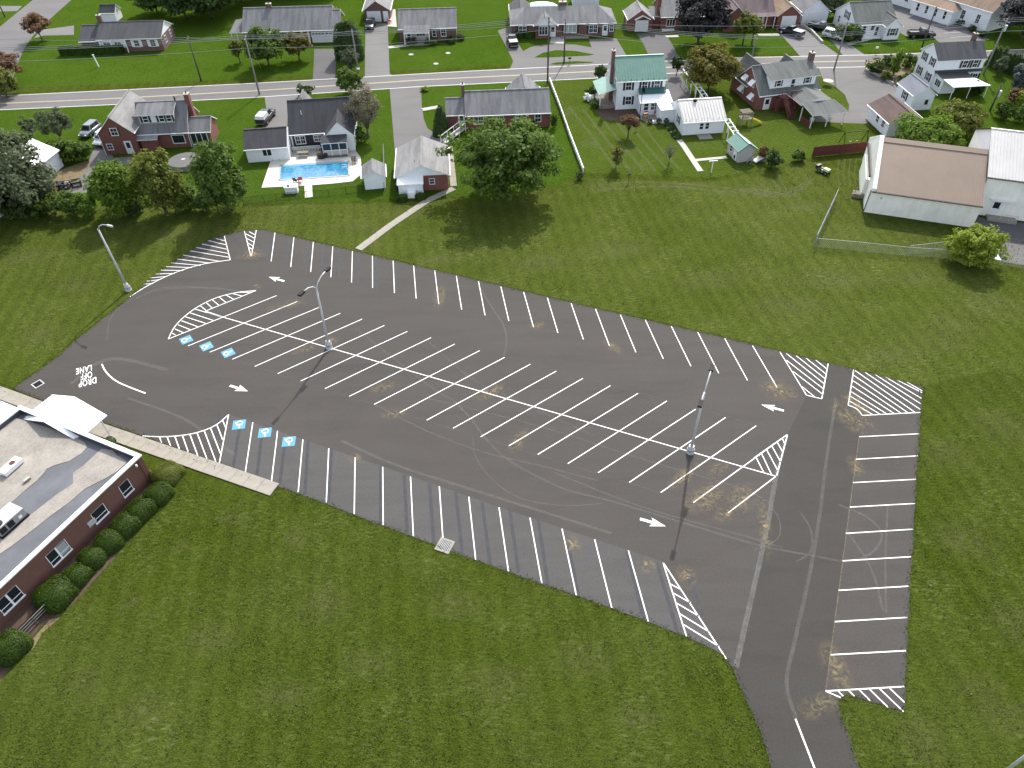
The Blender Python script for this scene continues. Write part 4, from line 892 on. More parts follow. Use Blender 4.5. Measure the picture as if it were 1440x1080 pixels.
window(n4, .2, 2.0, 3.5, .85, 1.3, 'L'); window(n4, .2, 6.3, 3.5, .85, 1.3, 'L')
for k, q in enumerate((.2, 3.85)): MB().box(q-.06, q+.06, .24, .3, 0, 5.0).build('corner_trim', 'white_trim', n4)
# side porch
MB().box(-2.7, .2, .9, 6.6, 0, .55).build('porch_floor', 'weathered_wood', n4)
shed_roof(n4, [(-3.0, .6, 2.75), (-3.0, 6.9, 2.75), (.1, 6.9, 3.7), (.1, .6, 3.7)][::-1], 'metal_green', name='porch_roof')
for q in (1.0, 3.7, 6.4): post(n4, -2.6, q, .5, 2.8, .16)
door(n4, .2, 3.4, .5, .95, 2.1, 'L', 'red_wood')
# rear wing with lean-to and awning
walls(n4, 4.0, 9.4, -2.6, .3, 2.35, 'white_siding'); shed_roof(n4, [(3.75, -2.9, 2.35), (9.6, -2.9, 2.35), (9.5, .3, 3.15), (3.9, .3, 3.15)], 'white_metal', name='wing_roof')
shed_roof(n4, [(4.0, -.75, 3.12), (8.9, -.75, 3.12), (8.9, .28, 3.75), (4.0, .28, 3.75)], 'metal_green_dark', name='awning', trim='metal_green_dark')
window(n4, 5.0, -2.6, .95, .75, 1.15); window(n4, 6.5, -2.6, .95, 1.2, 1.15, 'F', 'double'); door(n4, 8.3, -2.6, 0, .9, 2.0)
# ---- N4 white garage
gg = house('garage', 'white garage with pale metal roof, between the white trellises', 'garage', 29.3, 117.6, 6)
walls(gg, .4, 7.6, .4, 8.2, 2.35, 'white_siding', 'x', 4.35); rg = gable_roof(gg, .4, 7.6, .4, 8.2, 2.35, 4.35, 'x', 'metal_white_roof', .3, .2)
for k in range(15): MB().bar((.4+.52*k, .08, 2.42), (.4+.52*k, 4.3, 4.5), .03, .045).build('roof_seam', 'metal_white_roof', rg)
for k in range(8): MB().box(.7+.95*k, .8+.95*k, .5, .56, 2.62, 2.74).build('snow_guard', 'grey_metal', rg)
window(gg, 3.6, .4, .9, .6, 1.0); window(gg, 4.6, .4, .9, .6, 1.0); window(gg, .4, 3.2, 1.0, .9, 1.2, 'L', 'hung', 'shutter_black', sw=.3)
walls(gg, -2.0, .4, 5.6, 9.0, 2.35, 'white_siding', name='link_wall'); shed_roof(gg, [(-2.2, 5.4, 2.4), (.5, 5.4, 2.4), (.5, 9.1, 2.6), (-2.2, 9.1, 2.6)], 'white_metal', name='link_roof')
MB().box(2.8, 3.3, 3.7, 4.1, 4.1, 4.62).build('roof_vent_box', 'dark_metal', gg)
MB().box(2.9, 5.2, -1.6, .1, 0, .1).build('step', 'concrete', gg)

# ---- N5 brick with white shed dormer, red stairs, carport
n5 = house('brick_house', 'brick house with white rear dormer, red stairs and a carport', 'house', 44.5, 127.1, 13, NB)
y1_ = 8.9; hr5, he5 = 6.15, 2.75
walls(n5, .3, 12.0, .3, y1_, he5, 'brick_red', 'x', hr5); gable_roof(n5, .3, 12.0, .3, y1_, he5, hr5, 'x', 'shingle_green_grey', .3, .15)
walls(n5, .3, 4.6, 8.8, 10.8, 2.8, 'brick_red', 'y', 5.9); gable_roof(n5, .3, 4.6, 4.7, 11.0, 2.8, 6.0, 'y', 'shingle_green_grey', .2, .15)
gable_roof(n5, 9.0, 11.6, 6.0, 10.6, 3.0, 5.2, 'y', 'shingle_green_grey', .2, .1); walls(n5, 9.0, 11.6, 8.8, 10.4, 3.0, 'brick_red', 'y', 5.2)
walls(n5, 2.4, 11.2, .95, 4.6, 5.0, 'white_siding', None, z0=3.0, name='dormer_wall')
shed_roof(n5, [(2.0, .5, 5.0), (11.8, .5, 5.0), (11.8, 4.7, 6.42), (2.0, 4.7, 6.42)], 'shingle_green_grey', name='dormer_roof')
for q in (4.0, 9.6): window(n5, q, .95, 3.75, .75, 1.0, 'F', 'hung', 'shutter_black', sw=.22)
door(n5, 6.8, .95, 3.0, .9, 1.8, 'F', 'car_grey')
for v, z in ((2.6, 1.0), (6.4, 1.0), (3.2, 3.2), (5.8, 3.2)):
    o = window(n5, .3, v, z, .95, 1.0, 'L', 'picture', glass='blind_glass')
    aw = MB().slab([(-.75, -.75, .35), (.75, -.75, .35), (.62, 0, 1.15), (-.62, 0, 1.15)], .03).build('awning', 'white_metal', o)
door(n5, 2.1, .3, 0, 1.0, 2.0); chimney(n5, 11.7, 4.6, 0, 7.5, .7, 1.0, 'brick_brown')
# deck, stairs
dk = MB().box(3.6, 7.4, -1.5, .2, 2.45, 2.6)
dk.build('deck', 'red_wood', n5)
for q in (3.6, 4.55, 5.5, 6.45, 7.4): MB().box(q-.05, q+.05, -1.5, -1.42, 0, 3.6).build('deck_post', 'red_wood', n5)
MB().box(3.6, 4.0, -1.5, -1.42, 3.5, 3.6).box(5.2, 7.4, -1.5, -1.42, 3.5, 3.6).build('deck_rail', 'red_wood', n5)
for k in range(15): MB().box(5.25+.15*k, 5.3+.15*k, -1.49, -1.43, 2.6, 3.5).build('baluster', 'red_wood', n5)
for k in range(12): MB().box(4.05, 5.15, -1.55-.27*k-.28, -1.5-.27*k, 2.42-.2*k, 2.47-.2*k).build('stair_tread', 'red_wood', n5)
for q in (4.0, 5.2): MB().bar((q, -1.5, 2.45), (q, -4.7, .05), .07, .3).build('stringer', 'red_wood', n5); MB().bar((q, -1.5, 3.4), (q, -4.7, 1.0), .07, .09).build('handrail', 'red_wood', n5)
MB().box(2.9, 3.55, -1.4, -1.3, 0, 2.4).box(5.3, 7.4, -1.35, -1.3, .1, 2.4).build('lattice', 'red_wood', n5)
# porch and carport roofs
def hp(*l): return [(x, y, z) for x, y, z in l]
shed_roof(n5, hp((5.4, -9.0, 2.4), (12.2, -9.2, 2.4), (11.2, -5.6, 3.25), (5.0, -5.6, 3.25)), 'shingle_green_grey', name='carport_roof')
shed_roof(n5, hp((5.2, -5.6, 2.75), (8.2, -5.6, 3.75), (8.2, .2, 3.75), (5.2, .2, 2.75))[::-1] if False else hp((5.2, -5.6, 2.75), (8.2, -5.6, 3.75), (8.2, .2, 3.75), (5.2, .2, 2.75)), 'shingle_green_grey', name='porch_roof')
shed_roof(n5, hp((8.2, -5.6, 3.75), (11.6, -5.6, 2.75), (11.6, .2, 2.75), (8.2, .2, 3.75)), 'shingle_green_grey', name='porch_roof')
MB().add([(5.4, -5.62, 2.75), (11.4, -5.62, 2.75), (8.2, -5.62, 3.66)], [(0, 1, 2)]).build('porch_gable', 'white_siding', n5)
for q, v in ((5.7, -8.7), (8.6, -8.8), (11.7, -8.9), (5.5, -5.6), (11.3, -5.6)): post(n5, q, v, 0, 2.45, .13)
MB().box(5.6, 5.72, -5.6, -8.6, 0, 1.0).build('low_wall', 'red_wood', n5)

# ---- N6 white gambrel house and annexes
n6 = house('white_house', 'white gambrel house with grey roof and white awning, far right', 'house', 79.3, 135.9, 5, NB)
g_ = MB(); X0, X1 = .2, 9.3
prof = [(.3, 0), (.3, 2.9), (.55, 4.95), (3.4, 6.85), (6.3, 4.95), (6.55, 2.9), (6.55, 0)]
n = len(prof)
g_.add([(X0, y, z) for y, z in prof]+[(X1, y, z) for y, z in prof], [tuple(range(n-1, -1, -1)), tuple(range(n, 2*n))]+[(i, i+1, n+i+1, n+i) for i in range(n-1)])
g_.build('wall', 'white_siding', n6)
r6 = MB(); r6.slab([(X0-.25, .2, 4.9), (X1+.25, .2, 4.9), (X1+.25, 3.4, 7.05), (X0-.25, 3.4, 7.05)], .14, 0, 1); r6.slab([(X0-.25, 3.4, 7.05), (X1+.25, 3.4, 7.05), (X1+.25, 6.6, 4.9), (X0-.25, 6.6, 4.9)], .14, 0, 1)
r6.build('roof', ['shingle_dark', 'white_trim'], n6); MB().slab([(X0-.1, -.1, 2.85), (X1+.1, -.1, 2.85), (X1+.1, .38, 3.2), (X0-.1, .38, 3.2)], .08).build('band_roof', 'shutter_black', n6)
for q in (5.6, 7.6): window(n6, q, .35, 3.45, .85, 1.25, 'F', 'hung', 'shutter_black', sw=.36)
window(n6, 8.5, .3, 1.0, .9, 1.2, 'F', 'hung', 'shutter_black', sw=.36)
for v, z in ((1.7, .9), (4.9, .9), (2.0, 3.5), (4.8, 3.5)): window(n6, X0, v, z, .85, 1.3, 'L', 'hung', 'shutter_black', sw=.36)
chimney(n6, 8.3, 4.4, 5, 8.0, .6, .8, 'brick_brown')
walls(n6, .6, 3.4, -2.6, .3, 2.4, 'white_siding', name='porch_wall'); window(n6, .6, -1.2, .9, 1.6, 1.1, 'L', 'triple')
shed_roof(n6, [(.4, -2.6, 2.5), (6.4, -2.6, 2.5), (6.4, .3, 2.82), (.4, .3, 2.82)], 'shutter_black', name='porch_roof')
shed_roof(n6, [(.9, -5.4, 2.3), (8.0, -5.4, 2.3), (6.5, -2.6, 2.62), (.5, -2.6, 2.62)], 'white_metal', name='awning')
for q in (1.2, 4.4, 7.7): post(n6, q, -5.2, 0, 2.3, .09)
ax = house('annex', 'small white annex with slate blue roof between the garage and gambrel house', 'annex', 71.6, 126.1, 5)
walls(ax, .2, 4.0, .2, 6.0, 2.7, 'white_siding', 'y', 4.1, name='wall'); gable_roof(ax, .2, 4.0, .2, 6.0, 2.7, 4.1, 'y', 'shingle_blue', .25, .15)
window(ax, .2, 3.0, 1.0, .85, 1.2, 'L', 'hung', 'shutter_black', sw=.36); door(ax, 2.8, .2, 0, .9, 2.0)
bg_ = house('garage', 'garage with brown roof and big grey door, in front of the slate blue annex', 'garage', 63.4, 115.9, 5)
walls(bg_, .2, 6.2, .2, 7.6, 2.4, 'white_siding', 'y', 3.9); gable_roof(bg_, .2, 6.2, .2, 7.6, 2.4, 3.9, 'y', 'shingle_brown', .3, .3)
garage_door(bg_, 3.6, .2, 0, 3.6, 2.1); window(bg_, .2, 4, 1, .8, 1, 'L'); window(bg_, .2, 2, 1, .8, 1, 'L')

# ---- barns
b1_ = house('barn', 'long pale stucco barn with a pink metal roof and peeling gable parapet', 'barn', 51.4, 92.4, -19)
BD, BH, BR = 16.6, 3.5, 7.5
walls(b1_, 0, 14.3, 0, BD, BH, 'barn_stucco', 'x', BR)
rb = gable_roof(b1_, .55, 14.2, 0, BD, BH, BR, 'x', 'metal_pink', .25, 0, .10, 'dark_metal', ov2=.1, gutter=False)
sl2 = (BR-BH)/(BD/2)
for k in range(46): MB().bar((.6+.3*k, -.24, BH-.25*sl2+.115), (.6+.3*k, BD/2, BR+.115), .035, .05).build('roof_rib', 'metal_pink', rb)
MB().bar((.5, BD/2-.35, BR+.0), (14.4, BD/2-.35, BR+.0), .02).build('ridge_flashing', 'metal_pink', rb)
MB().slab([(.45, BD/2-.75, BR-.75*sl2+.2), (14.35, BD/2-.75, BR-.75*sl2+.2), (14.35, BD/2, BR+.22), (.45, BD/2, BR+.22)], .04).build('ridge_flashing', 'metal_pink', rb)
pp = MB(); hh_ = .45
pp.add([(0, -.1, BH-.2), (.55, -.1, BH-.2), (.55, BD/2, BR), (0, BD/2, BR), (0, -.1, BH+hh_-.1), (.55, -.1, BH+hh_-.1), (.55, BD/2, BR+hh_), (0, BD/2, BR+hh_), (0, BD+.1, BH-.2), (.55, BD+.1, BH-.2), (0, BD+.1, BH+hh_-.1), (.55, BD+.1, BH+hh_-.1)],
       [(4, 5, 6, 7), (0, 1, 5, 4), (1, 2, 6, 5), (3, 0, 4, 7), (7, 6, 11, 10), (2, 9, 11, 6), (8, 3, 7, 10), (9, 8, 10, 11)])
pp.build('parapet', 'peeling_white', b1_)
MB().bar((-.06, -.02, .1), (-.06, -.02, BH), .12).build('downpipe', 'pole_wood', b1_); MB().bar((.1, -.36, BH-.1), (14.3, -.36, BH-.1), .14).build('gutter', 'pole_wood', b1_)
MB().box(7.1, 8.2, -.04, -.005, 0, 2.1).build('blocked_door', 'barn_stucco', b1_); MB().cyl(0, 0, 0, .06, .16, n=12).build('round_vent', 'galvanised', b1_).matrix_local = Matrix.Translation((1.6, -.0, 2.5)) @ Matrix.Rotation(math.pi/2, 4, 'X')
MB().box(-.5, 0, 4.2, 12.5, 0, 2.9).build('buttress', 'barn_stucco', b1_); MB().bar((-.35, 3.0, BH+.5), (-.35, 14.0, BH+.5), .25).build('dark_pipe', 'dark_metal', b1_)
b2_ = house('barn', 'tall barn with a white ribbed metal roof at the right edge', 'barn', 51.4, 92.4, -19)
X2, Y2 = 14.6, 4.0; W2, D2, H2, R2 = 15.0, 15.2, 5.9, 9.3
walls(b2_, X2, X2+W2, Y2, Y2+D2, H2, 'barn_stucco', 'x', R2, gmat='white_siding')
rb2 = gable_roof(b2_, X2, X2+W2, Y2, Y2+D2, H2, R2, 'x', 'metal_white_roof', .3, .25, .12, 'dark_metal', gutter=False)
sl3 = (R2-H2)/(D2/2)
for k in range(36): MB().bar((X2-.1+.42*k, Y2-.28, H2-.28*sl3+.135), (X2-.1+.42*k, Y2+D2/2, R2+.135), .04, .06).build('roof_rib', 'metal_white_roof', rb2)
MB().bar((X2-.2, Y2-.4, H2-.1), (X2+W2, Y2-.4, H2-.1), .15).build('gutter', 'pole_wood', b2_)
door(b2_, X2+2.6, Y2, .3, 1.1, 2.15, 'F'); MB().box(X2+1.5, X2+4.6, Y2-.5, Y2-.02, 2.65, 2.75).build('door_hood', 'white_trim', b2_)
MB().box(X2+1.9, X2+5.6, Y2-1.4, Y2-.02, 0, .3).build('door_step', 'concrete', b2_)
for q in (3.4, 4.5, 5.5): MB().bar((X2+q, Y2-1.35, .3), (X2+q, Y2-1.35, 1.2), .05).build('rail_post', 'galvanised', b2_)
MB().bar((X2+3.4, Y2-1.35, 1.2), (X2+5.5, Y2-1.35, 1.2), .05).build('hand_rail', 'galvanised', b2_)

# ---- far row
h1 = house('brick_house', 'brown brick ranch house with clipped hedge in front, top left corner lot', 'house', -86.9, 161.7, 2, NB)
walls(h1, .3, 13.6, .6, 8.8, 2.7, 'brick_brown', 'x', 4.65, gmat='white_siding'); gable_roof(h1, .3, 13.6, .6, 8.8, 2.7, 4.65, 'x', 'shingle_dark', .4, .2)
walls(h1, -3.6, .3, 1.4, 7.8, 2.6, 'brick_brown', 'x', 4.2); gable_roof(h1, -3.6, .3, 1.4, 7.8, 2.6, 4.2, 'x', 'shingle_dark', .9, .2, ov2=0)
MB().box(.6, 6.0, .5, .58, .9, 2.5).build('porch_panel', 'white_trim', h1)
for q in (2.0, 4.3): window(h1, q, .5, 1.0, 1.3, 1.0, 'F', 'double')
for q in (8.2, 11.6): window(h1, q, .6, 1.0, 1.0, 1.2, 'F', 'hung', 'white_trim', sw=.5)
window(h1, 13.6, 3, 1.0, .9, 1.2, 'R'); window(h1, 13.6, 6.5, 1.0, .9, 1.2, 'R')
for q in (.8, 3.2, 6.2): post(h1, q, -.05, 0, 2.5, .16)
chimney(h1, .2, 5.2, 0, 6.0, .9, .7, 'brick_brown')
sx, sy = at(143, 31)
s1 = house('shed', 'small shed with dark roof and white gable behind the brown brick ranch', 'shed', sx, sy, 0)
walls(s1, .2, 3.6, .2, 3.6, 1.9, 'white_siding', 'x', 3.1); gable_roof(s1, .2, 3.6, .2, 3.6, 1.9, 3.1, 'x', 'shingle_charcoal', .2, .15); window(s1, 3.6, 1.9, 1.6, .6, .6, 'R')
h2 = house('brick_house', 'long grey roofed ranch house with two garage doors behind front yard trees', 'house', -56.9, 164.9, 2, NB)
walls(h2, .3, 20.2, .5, 10.6, 2.75, 'brick_brown', 'x', 5.8); gable_roof(h2, .3, 19.4, .5, 10.6, 2.75, 5.8, 'x', 'shingle_grey', .4, .1)
gable_roof(h2, 19.3, 21.0, .5, 9.0, 2.75, 5.2, 'x', 'shingle_grey', .4, .2)
walls(h2, -2.4, .3, 2.0, 7.0, 2.5, 'white_siding', name='porch_wall', z0=2.2); shed_roof(h2, [(-2.7, .9, 2.4), (.3, .9, 2.4), (.3, 5.5, 3.9), (-2.0, 5.5, 3.6)], 'shingle_grey', name='porch_roof')
for q, v in ((-2.4, 1.2), (-1.2, 1.2), (-2.4, 5)): post(h2, q, v, 0, 2.4, .15)
garage_door(h2, 16.3, .5, 0, 2.7, 2.15); garage_door(h2, 19.0, .5, 0, 2.4, 2.15)
for q in (4, 9.0): window(h2, q, .5, .9, 1.6, 1.3, 'F', 'double')
for q in (11.0, 12.8, 14.3): post(h2, q, .3, 0, 2.7, .3)
window(h2, 12.0, .5, .8, 1.2, 1.5); window(h2, 1.6, .5, 1, 1, 1.2); chimney(h2, 5.8, 5.6, 5, 6.6, 1.1, .7, 'brick_brown')
gx, gy = at(513, 31)
h3 = house('garage', 'brick garage with pale gable roof and white door behind a dark pickup', 'garage', gx, gy, 2)
walls(h3, .1, 5.9, 0, 8, 2.5, 'brick_brown', 'y', 4.4); gable_roof(h3, .1, 5.9, 0, 8, 2.5, 4.4, 'y', 'shingle_pale', .3, .25)
garage_door(h3, 2.3, 0, 0, 2.9, 2.15, lites=False); door(h3, 5.0, 0, 0, .95, 2.1, lite=False)
h4 = house('brick_house', 'brick ranch house with recessed grey porch and white front posts', 'house', -23.3, 164.8, 2.5, NB)
walls(h4, .3, 12.6, .6, 10.0, 2.75, 'brick_brown', 'x', 5.1); gable_roof(h4, .3, 12.6, .6, 10.0, 2.75, 5.1, 'x', 'shingle_grey', .35, .2)
shed_roof(h4, [(1.4, -1.7, 2.45), (6.9, -1.7, 2.45), (6.9, 1.0, 3.15), (1.4, 1.0, 3.15)], 'shingle_grey', name='porch_roof')
MB().box(1.3, 7.0, -1.9, .6, 0, .25).build('porch_floor', 'concrete', h4); MB().box(1.4, 6.8, .5, .58, .25, 2.6).build('porch_cladding', 'grey_siding', h4)
for q in (1.5, 6.8): post(h4, q, -1.5, .2, 2.5, .18)
window(h4, 4.9, .5, 1.2, 1.8, .8, 'F', 'triple'); window(h4, 9.8, .6, 1.0, .95, 1.4); door(h4, 2.3, .5, .25, .9, 2.0, 'F', 'car_grey'); window(h4, 7.8, .6, 1.0, .7, 1.2)
h5 = house('brick_house', 'wide low brick ranch house with white entrance gable and half circle drive', 'house', 1.0, 166.3, .8, NB)
walls(h5, .3, 22.6, .5, 9.6, 2.65, 'brick_brown')
def hip(H, x0, x1, y0, y1, he, hr, mat, ov=.4, t=.12):
    a, b, c, d = x0-ov, x1+ov, y0-ov, y1+ov; ym = (c+d)/2; k = (ym-c)*.75
    m = MB().slab([(a, c, he), (b, c, he), (b-k, ym, hr), (a+k, ym, hr)], t, 0, 1); m.slab([(b, c, he), (b, d, he), (b-k, ym, hr)], t, 0, 1); m.slab([(b, d, he), (a, d, he), (a+k, ym, hr), (b-k, ym, hr)], t, 0, 1); m.slab([(a, d, he), (a, c, he), (a+k, ym, hr)], t, 0, 1)
    o = m.build('roof', [mat, 'white_trim'], H); MB().bar((a, c-.05, he-.06), (b, c-.05, he-.06), .12).build('gutter', 'white_trim', o); return o
hip(h5, .3, 22.6, .5, 9.6, 2.75, 4.95, 'shingle_grey')
walls(h5, .3, 4.6, 9.6, 15, 2.65, 'brick_brown'); gable_roof(h5, .3, 4.6, 6.5, 15, 2.65, 4.1, 'y', 'shingle_dark', .3, .15)
gable_roof(h5, 5.2, 10.0, -.4, 4.5, 2.7, 4.2, 'y', 'shingle_grey', .2, .3); MB().add([(5.1, -.5, 2.7), (10.1, -.5, 2.7), (7.6, -.5, 4.15)], [(0, 1, 2)]).build('entrance_gable', 'white_siding', h5)
walls(h5, 5.4, 8.0, -.3, .5, 2.6, 'brick_red', name='bay_wall')
window(h5, 2.6, .5, .9, 1.5, 1.4, 'F', 'double', 'shutter_black'); window(h5, 7.1, -.3, .8, 1.8, 1.6, 'F', 'triple', 'shutter_black'); door(h5, 9.2, .5, .1, 1.0, 2.1)
window(h5, 13.0, .5, .9, 2.6, 1.5, 'F', 'triple', 'shutter_black', glass='blind_glass'); window(h5, 18.0, .5, .8, 1.7, 1.5, 'F', 'double', 'shutter_black'); door(h5, 20.6, .5, .1, .95, 2.1); window(h5, 22.0, .5, 1.0, .8, 1.3, 'F', 'hung', 'shutter_black', sw=.25)
chimney(h5, 11.6, 5.6, 4.6, 5.6, 1.6, .9, 'brick_brown'); MB().box(11.0, 17, -.9, .5, 0, .2).build('front_step', 'concrete', h5)
px_, py_ = at(762, 13, 1.2)
pl = thing('round_pool', 'round above ground pool with pale blue rim behind the wide brick ranch', 'pool', (px_, py_+1.5, 0)); MB().cyl(0, 0, 0, 1.3, 3.6, n=36).build('pool_wall', 'pool_liner', pl); MB().cyl(0, 0, 1.3, 1.36, 3.75, n=36).build('rim', 'white_trim', pl); MB().cyl(0, 0, 1.36, 1.365, 3.4, n=36).build('water', 'pool_water', pl)
px_, py_ = at(805, 8)
s5 = house('shed', 'pale green roofed shed behind the wide brick ranch', 'shed', px_, py_, 0)
walls(s5, 0, 6.3, 0, 4, 2.3, 'white_siding', 'x', 3.6); gable_roof(s5, 0, 6.3, 0, 4, 2.3, 3.6, 'x', 'metal_white_roof', .2, .15); MB().box(2.4, 4, -.05, 0, 0, 2).build('door', 'door_white', s5)
qx, qy = at(891, 45)
h6 = house('brick_house', 'small brick house joined to a garage with arched white door', 'house', qx, qy, 2, NB)
walls(h6, -1.2, 4.0, .2, 6.5, 2.6, 'brick_red', 'y', 4.4); gable_roof(h6, -1.2, 4.0, .2, 6.5, 2.6, 4.4, 'y', 'shingle_pale', .3, .2); garage_door(h6, 1.7, .2, 0, 2.6, 2.2, lites=False)
shed_roof(h6, [(.0, -.5, 2.6), (1.7, -.5, 3.4), (1.7, .3, 3.4), (.0, .3, 2.6)], 'white_metal', name='door_hood'); shed_roof(h6, [(1.7, -.5, 3.4), (3.5, -.5, 2.6), (3.5, .3, 2.6), (1.7, .3, 3.4)], 'white_metal', name='door_hood')
walls(h6, 4.0, 6.0, 2.0, 6, 2.5, 'brick_red'); shed_roof(h6, [(4.0, 1.8, 2.5), (6.0, 1.8, 2.5), (6.0, 6, 3.4), (4.0, 6, 3.4)], 'shingle_grey', name='link_roof')
walls(h6, 6.0, 16, .6, 10, 2.8, 'brick_red', 'x', 5.4); gable_roof(h6, 6.0, 16, .6, 10, 2.8, 5.4, 'x', 'shingle_pale', .3, .2); chimney(h6, 5.7, 3.2, 0, 6.3, .8, .9)
window(h6, 8.2, .6, .8, 1.8, 1.4, 'F', 'triple'); window(h6, 12, .6, .8, 1.4, 1.4, 'F', 'double'); MB().box(6.3, 9, -.2, .5, 0, .35).build('flower_box', 'white_trim', h6); window(h6, -1.2, 3, 1, .8, 1.1, 'L')
qx, qy = at(1010, 43)
h7 = house('brick_house', 'brick house with purple brown roof, front gable and attached garage', 'house', qx, qy, 3.5, NB)
walls(h7, -.5, 12.4, 1.2, 11, 2.9, 'brick_red', 'x', 6.2); gable_roof(h7, -.5, 12.4, 1.2, 11, 2.9, 6.2, 'x', 'shingle_purple', .3, .2)
walls(h7, .8, 5.6, -1.0, 1.3, 2.9, 'brick_red', 'y', 5.0); gable_roof(h7, .8, 5.6, -1.0, 5.5, 2.9, 5.0, 'y', 'shingle_purple', .25, .25)
window(h7, 3.4, -1.0, .9, 1.0, 1.4); window(h7, 9.0, 1.2, .9, 1.6, 1.4, 'F', 'double', 'white_trim'); window(h7, -.5, 4, 1, .8, 1.3, 'L'); window(h7, -.5, 7, 1, .8, 1.3, 'L'); window(h7, -.5, 5.8, 3.8, .8, 1.2, 'L')
chimney(h7, 11.6, 6, 5, 7.0, .9, .9)
for q in (10.6, 12.4): post(h7, q, .3, 0, 2.7, .15)
shed_roof(h7, [(7.0, .0, 2.65), (12.8, .0, 2.65), (12.8, 1.3, 3.05), (7.0, 1.3, 3.05)], 'shingle_purple', name='porch_roof')
walls(h7, 13.0, 18.0, .2, 9, 2.6, 'brick_red', 'y', 4.5); gable_roof(h7, 13.0, 18.0, .2, 9, 2.6, 4.5, 'y', 'shingle_tan', .3, .25); garage_door(h7, 15.6, .2, 0, 3.0, 2.3, lites=False)
qx, qy = at(1127, 35)
g7 = house('garage', 'white gabled garage with grey roof beside the purple roofed brick house', 'garage', qx, qy, 3.5)
walls(g7, 0, 5.8, .5, 8, 2.6, 'white_siding', 'y', 4.8); gable_roof(g7, 0, 5.8, .5, 8, 2.6, 4.8, 'y', 'shingle_grey', .3, .25); garage_door(g7, 2.9, .5, 0, 3.0, 2.3, lites=False)
h8 = house('white_house', 'white house with dark green grey roof beside the church car park', 'house', 74.0, 162.6, 5, NB)
walls(h8, .4, 9.4, .5, 10.4, 2.75, 'white_siding', 'x', 5.6); gable_roof(h8, .4, 9.4, .5, 10.4, 2.75, 5.6, 'x', 'shingle_green_grey', .35, .2)
walls(h8, 6.4, 9.6, -1.5, .5, 2.75, 'white_siding', 'y', 4.2); gable_roof(h8, 6.4, 9.6, -1.5, 4, 2.75, 4.2, 'y', 'shingle_green_grey', .25, .2)
window(h8, 8.0, -1.5, .9, 1.1, 1.3, 'F', 'hung', 'shutter_black'); window(h8, 2.6, .5, 1.5, .7, .8); window(h8, 4.4, .5, 1.5, .7, .8); door(h8, 5.5, .5, .2, .9, 2.0, 'F', 'car_grey')
window(h8, .4, 5.0, 2.6, 1.4, 1.4, 'L', 'double', 'shutter_black'); window(h8, .4, 8.0, 1.0, .8, 1.2, 'L'); window(h8, .4, 2.5, 1.0, .8, 1.2, 'L')
MB().box(1.0, 6.3, -.6, .4, 0, .4).build('porch_floor', 'white_trim', h8)
# church hall (long side runs away to the upper left)
qx, qy = at(1384, 46)
ch = house('church_hall', 'white church hall with tan roof and porch beside the striped car park', 'church', qx, qy, -60)
CW = 40
walls(ch, -CW, 0, 0, 13, 4.4, 'white_siding', 'x', 8.6); gable_roof(ch, -CW, 0, 0, 13, 4.4, 8.6, 'x', 'shingle_tan', .5, .4)
for k in range(9): window(ch, -2.5-3.6*k, 0, 1.3, .8, 1.7)
walls(ch, -17, -7, -2.6, 0, 2.9, 'white_siding', name='porch_wall'); hip(ch, -17, -7, -2.8, 1.2, 3.0, 4.0, 'shingle_tan')
for k in range(4): window(ch, -8.6-2.3*k, -2.6, 1.0, .6, 1.5)
window(ch, 0, 5, 1.5, 1.6, 1.4, 'R', 'double'); window(ch, 0, 9, 1.5, 1.6, 1.4, 'R', 'double')
lo = bpy.data.objects['church_car_park']
for k in range(9):
    a = (1382-k*9.0+(-8), 49.5-k*6.0); seg('stall_line', (a[0]-2, a[1]+1), (a[0]-38, a[1]+3.0), .11, 'old_white_paint', Z3+.004, True, lo)
for k in range(3): seg('stall_line', (1300-k*6, 6-k*5), (1272-k*6, 9-k*5), .11, 'old_white_paint', Z3+.004, True, lo)
# white curved-roof house at far left behind the big tree
qx, qy = at(8, 292)
wl = house('white_building', 'low white building mostly hidden behind the big grey green tree', 'shed', -81.9, 96.1, -9)
walls(wl, 0, 7.0, 0, 16, 2.7, 'white_siding', 'y', 4.2); gable_roof(wl, 0, 7.0, 0, 16, 2.7, 4.2, 'y', 'white_metal', .3, .2)
window(wl, 7.0, 3, 1, .9, 1.1, 'R'); window(wl, 7.0, 8, 1, .9, 1.1, 'R'); window(wl, 3.4, 0, 1, 1, 1.1)
# ------------------------------------------------------------------ vegetation
def leaves_mesh(name, C, N, size, mat, rng, jit=.5, aspect=.75):
    """C: leaf centres, N: preferred normals; one folded leaf clump (a bent quad) per centre"""
    n = len(C)
    nn = N + rng.normal(0, jit, (n, 3)); nn /= np.linalg.norm(nn, axis=1, keepdims=True)+1e-9
    a = np.cross(nn, rng.normal(0, 1, (n, 3))); a /= np.linalg.norm(a, axis=1, keepdims=True)+1e-9
    b = np.cross(nn, a)
    s = (size*rng.uniform(.55, 1.35, n))[:, None]
    fold = nn*s*rng.uniform(-.05, .3, n)[:, None]
    V = np.stack([C-a*s, C-b*s*aspect+fold, C+a*s, C+b*s*aspect+fold], 1).reshape(-1, 3)
    F = np.arange(4*n, dtype=np.int32)
    me = bpy.data.meshes.new(name)
    me.vertices.add(4*n); me.vertices.foreach_set('co', V.astype(np.float32).ravel())
    me.loops.add(4*n); me.loops.foreach_set('vertex_index', F)
    me.polygons.add(n); me.polygons.foreach_set('loop_start', np.arange(0, 4*n, 4, dtype=np.int32))
    me.materials.append(M(mat)); me.update(calc_edges=True); return me
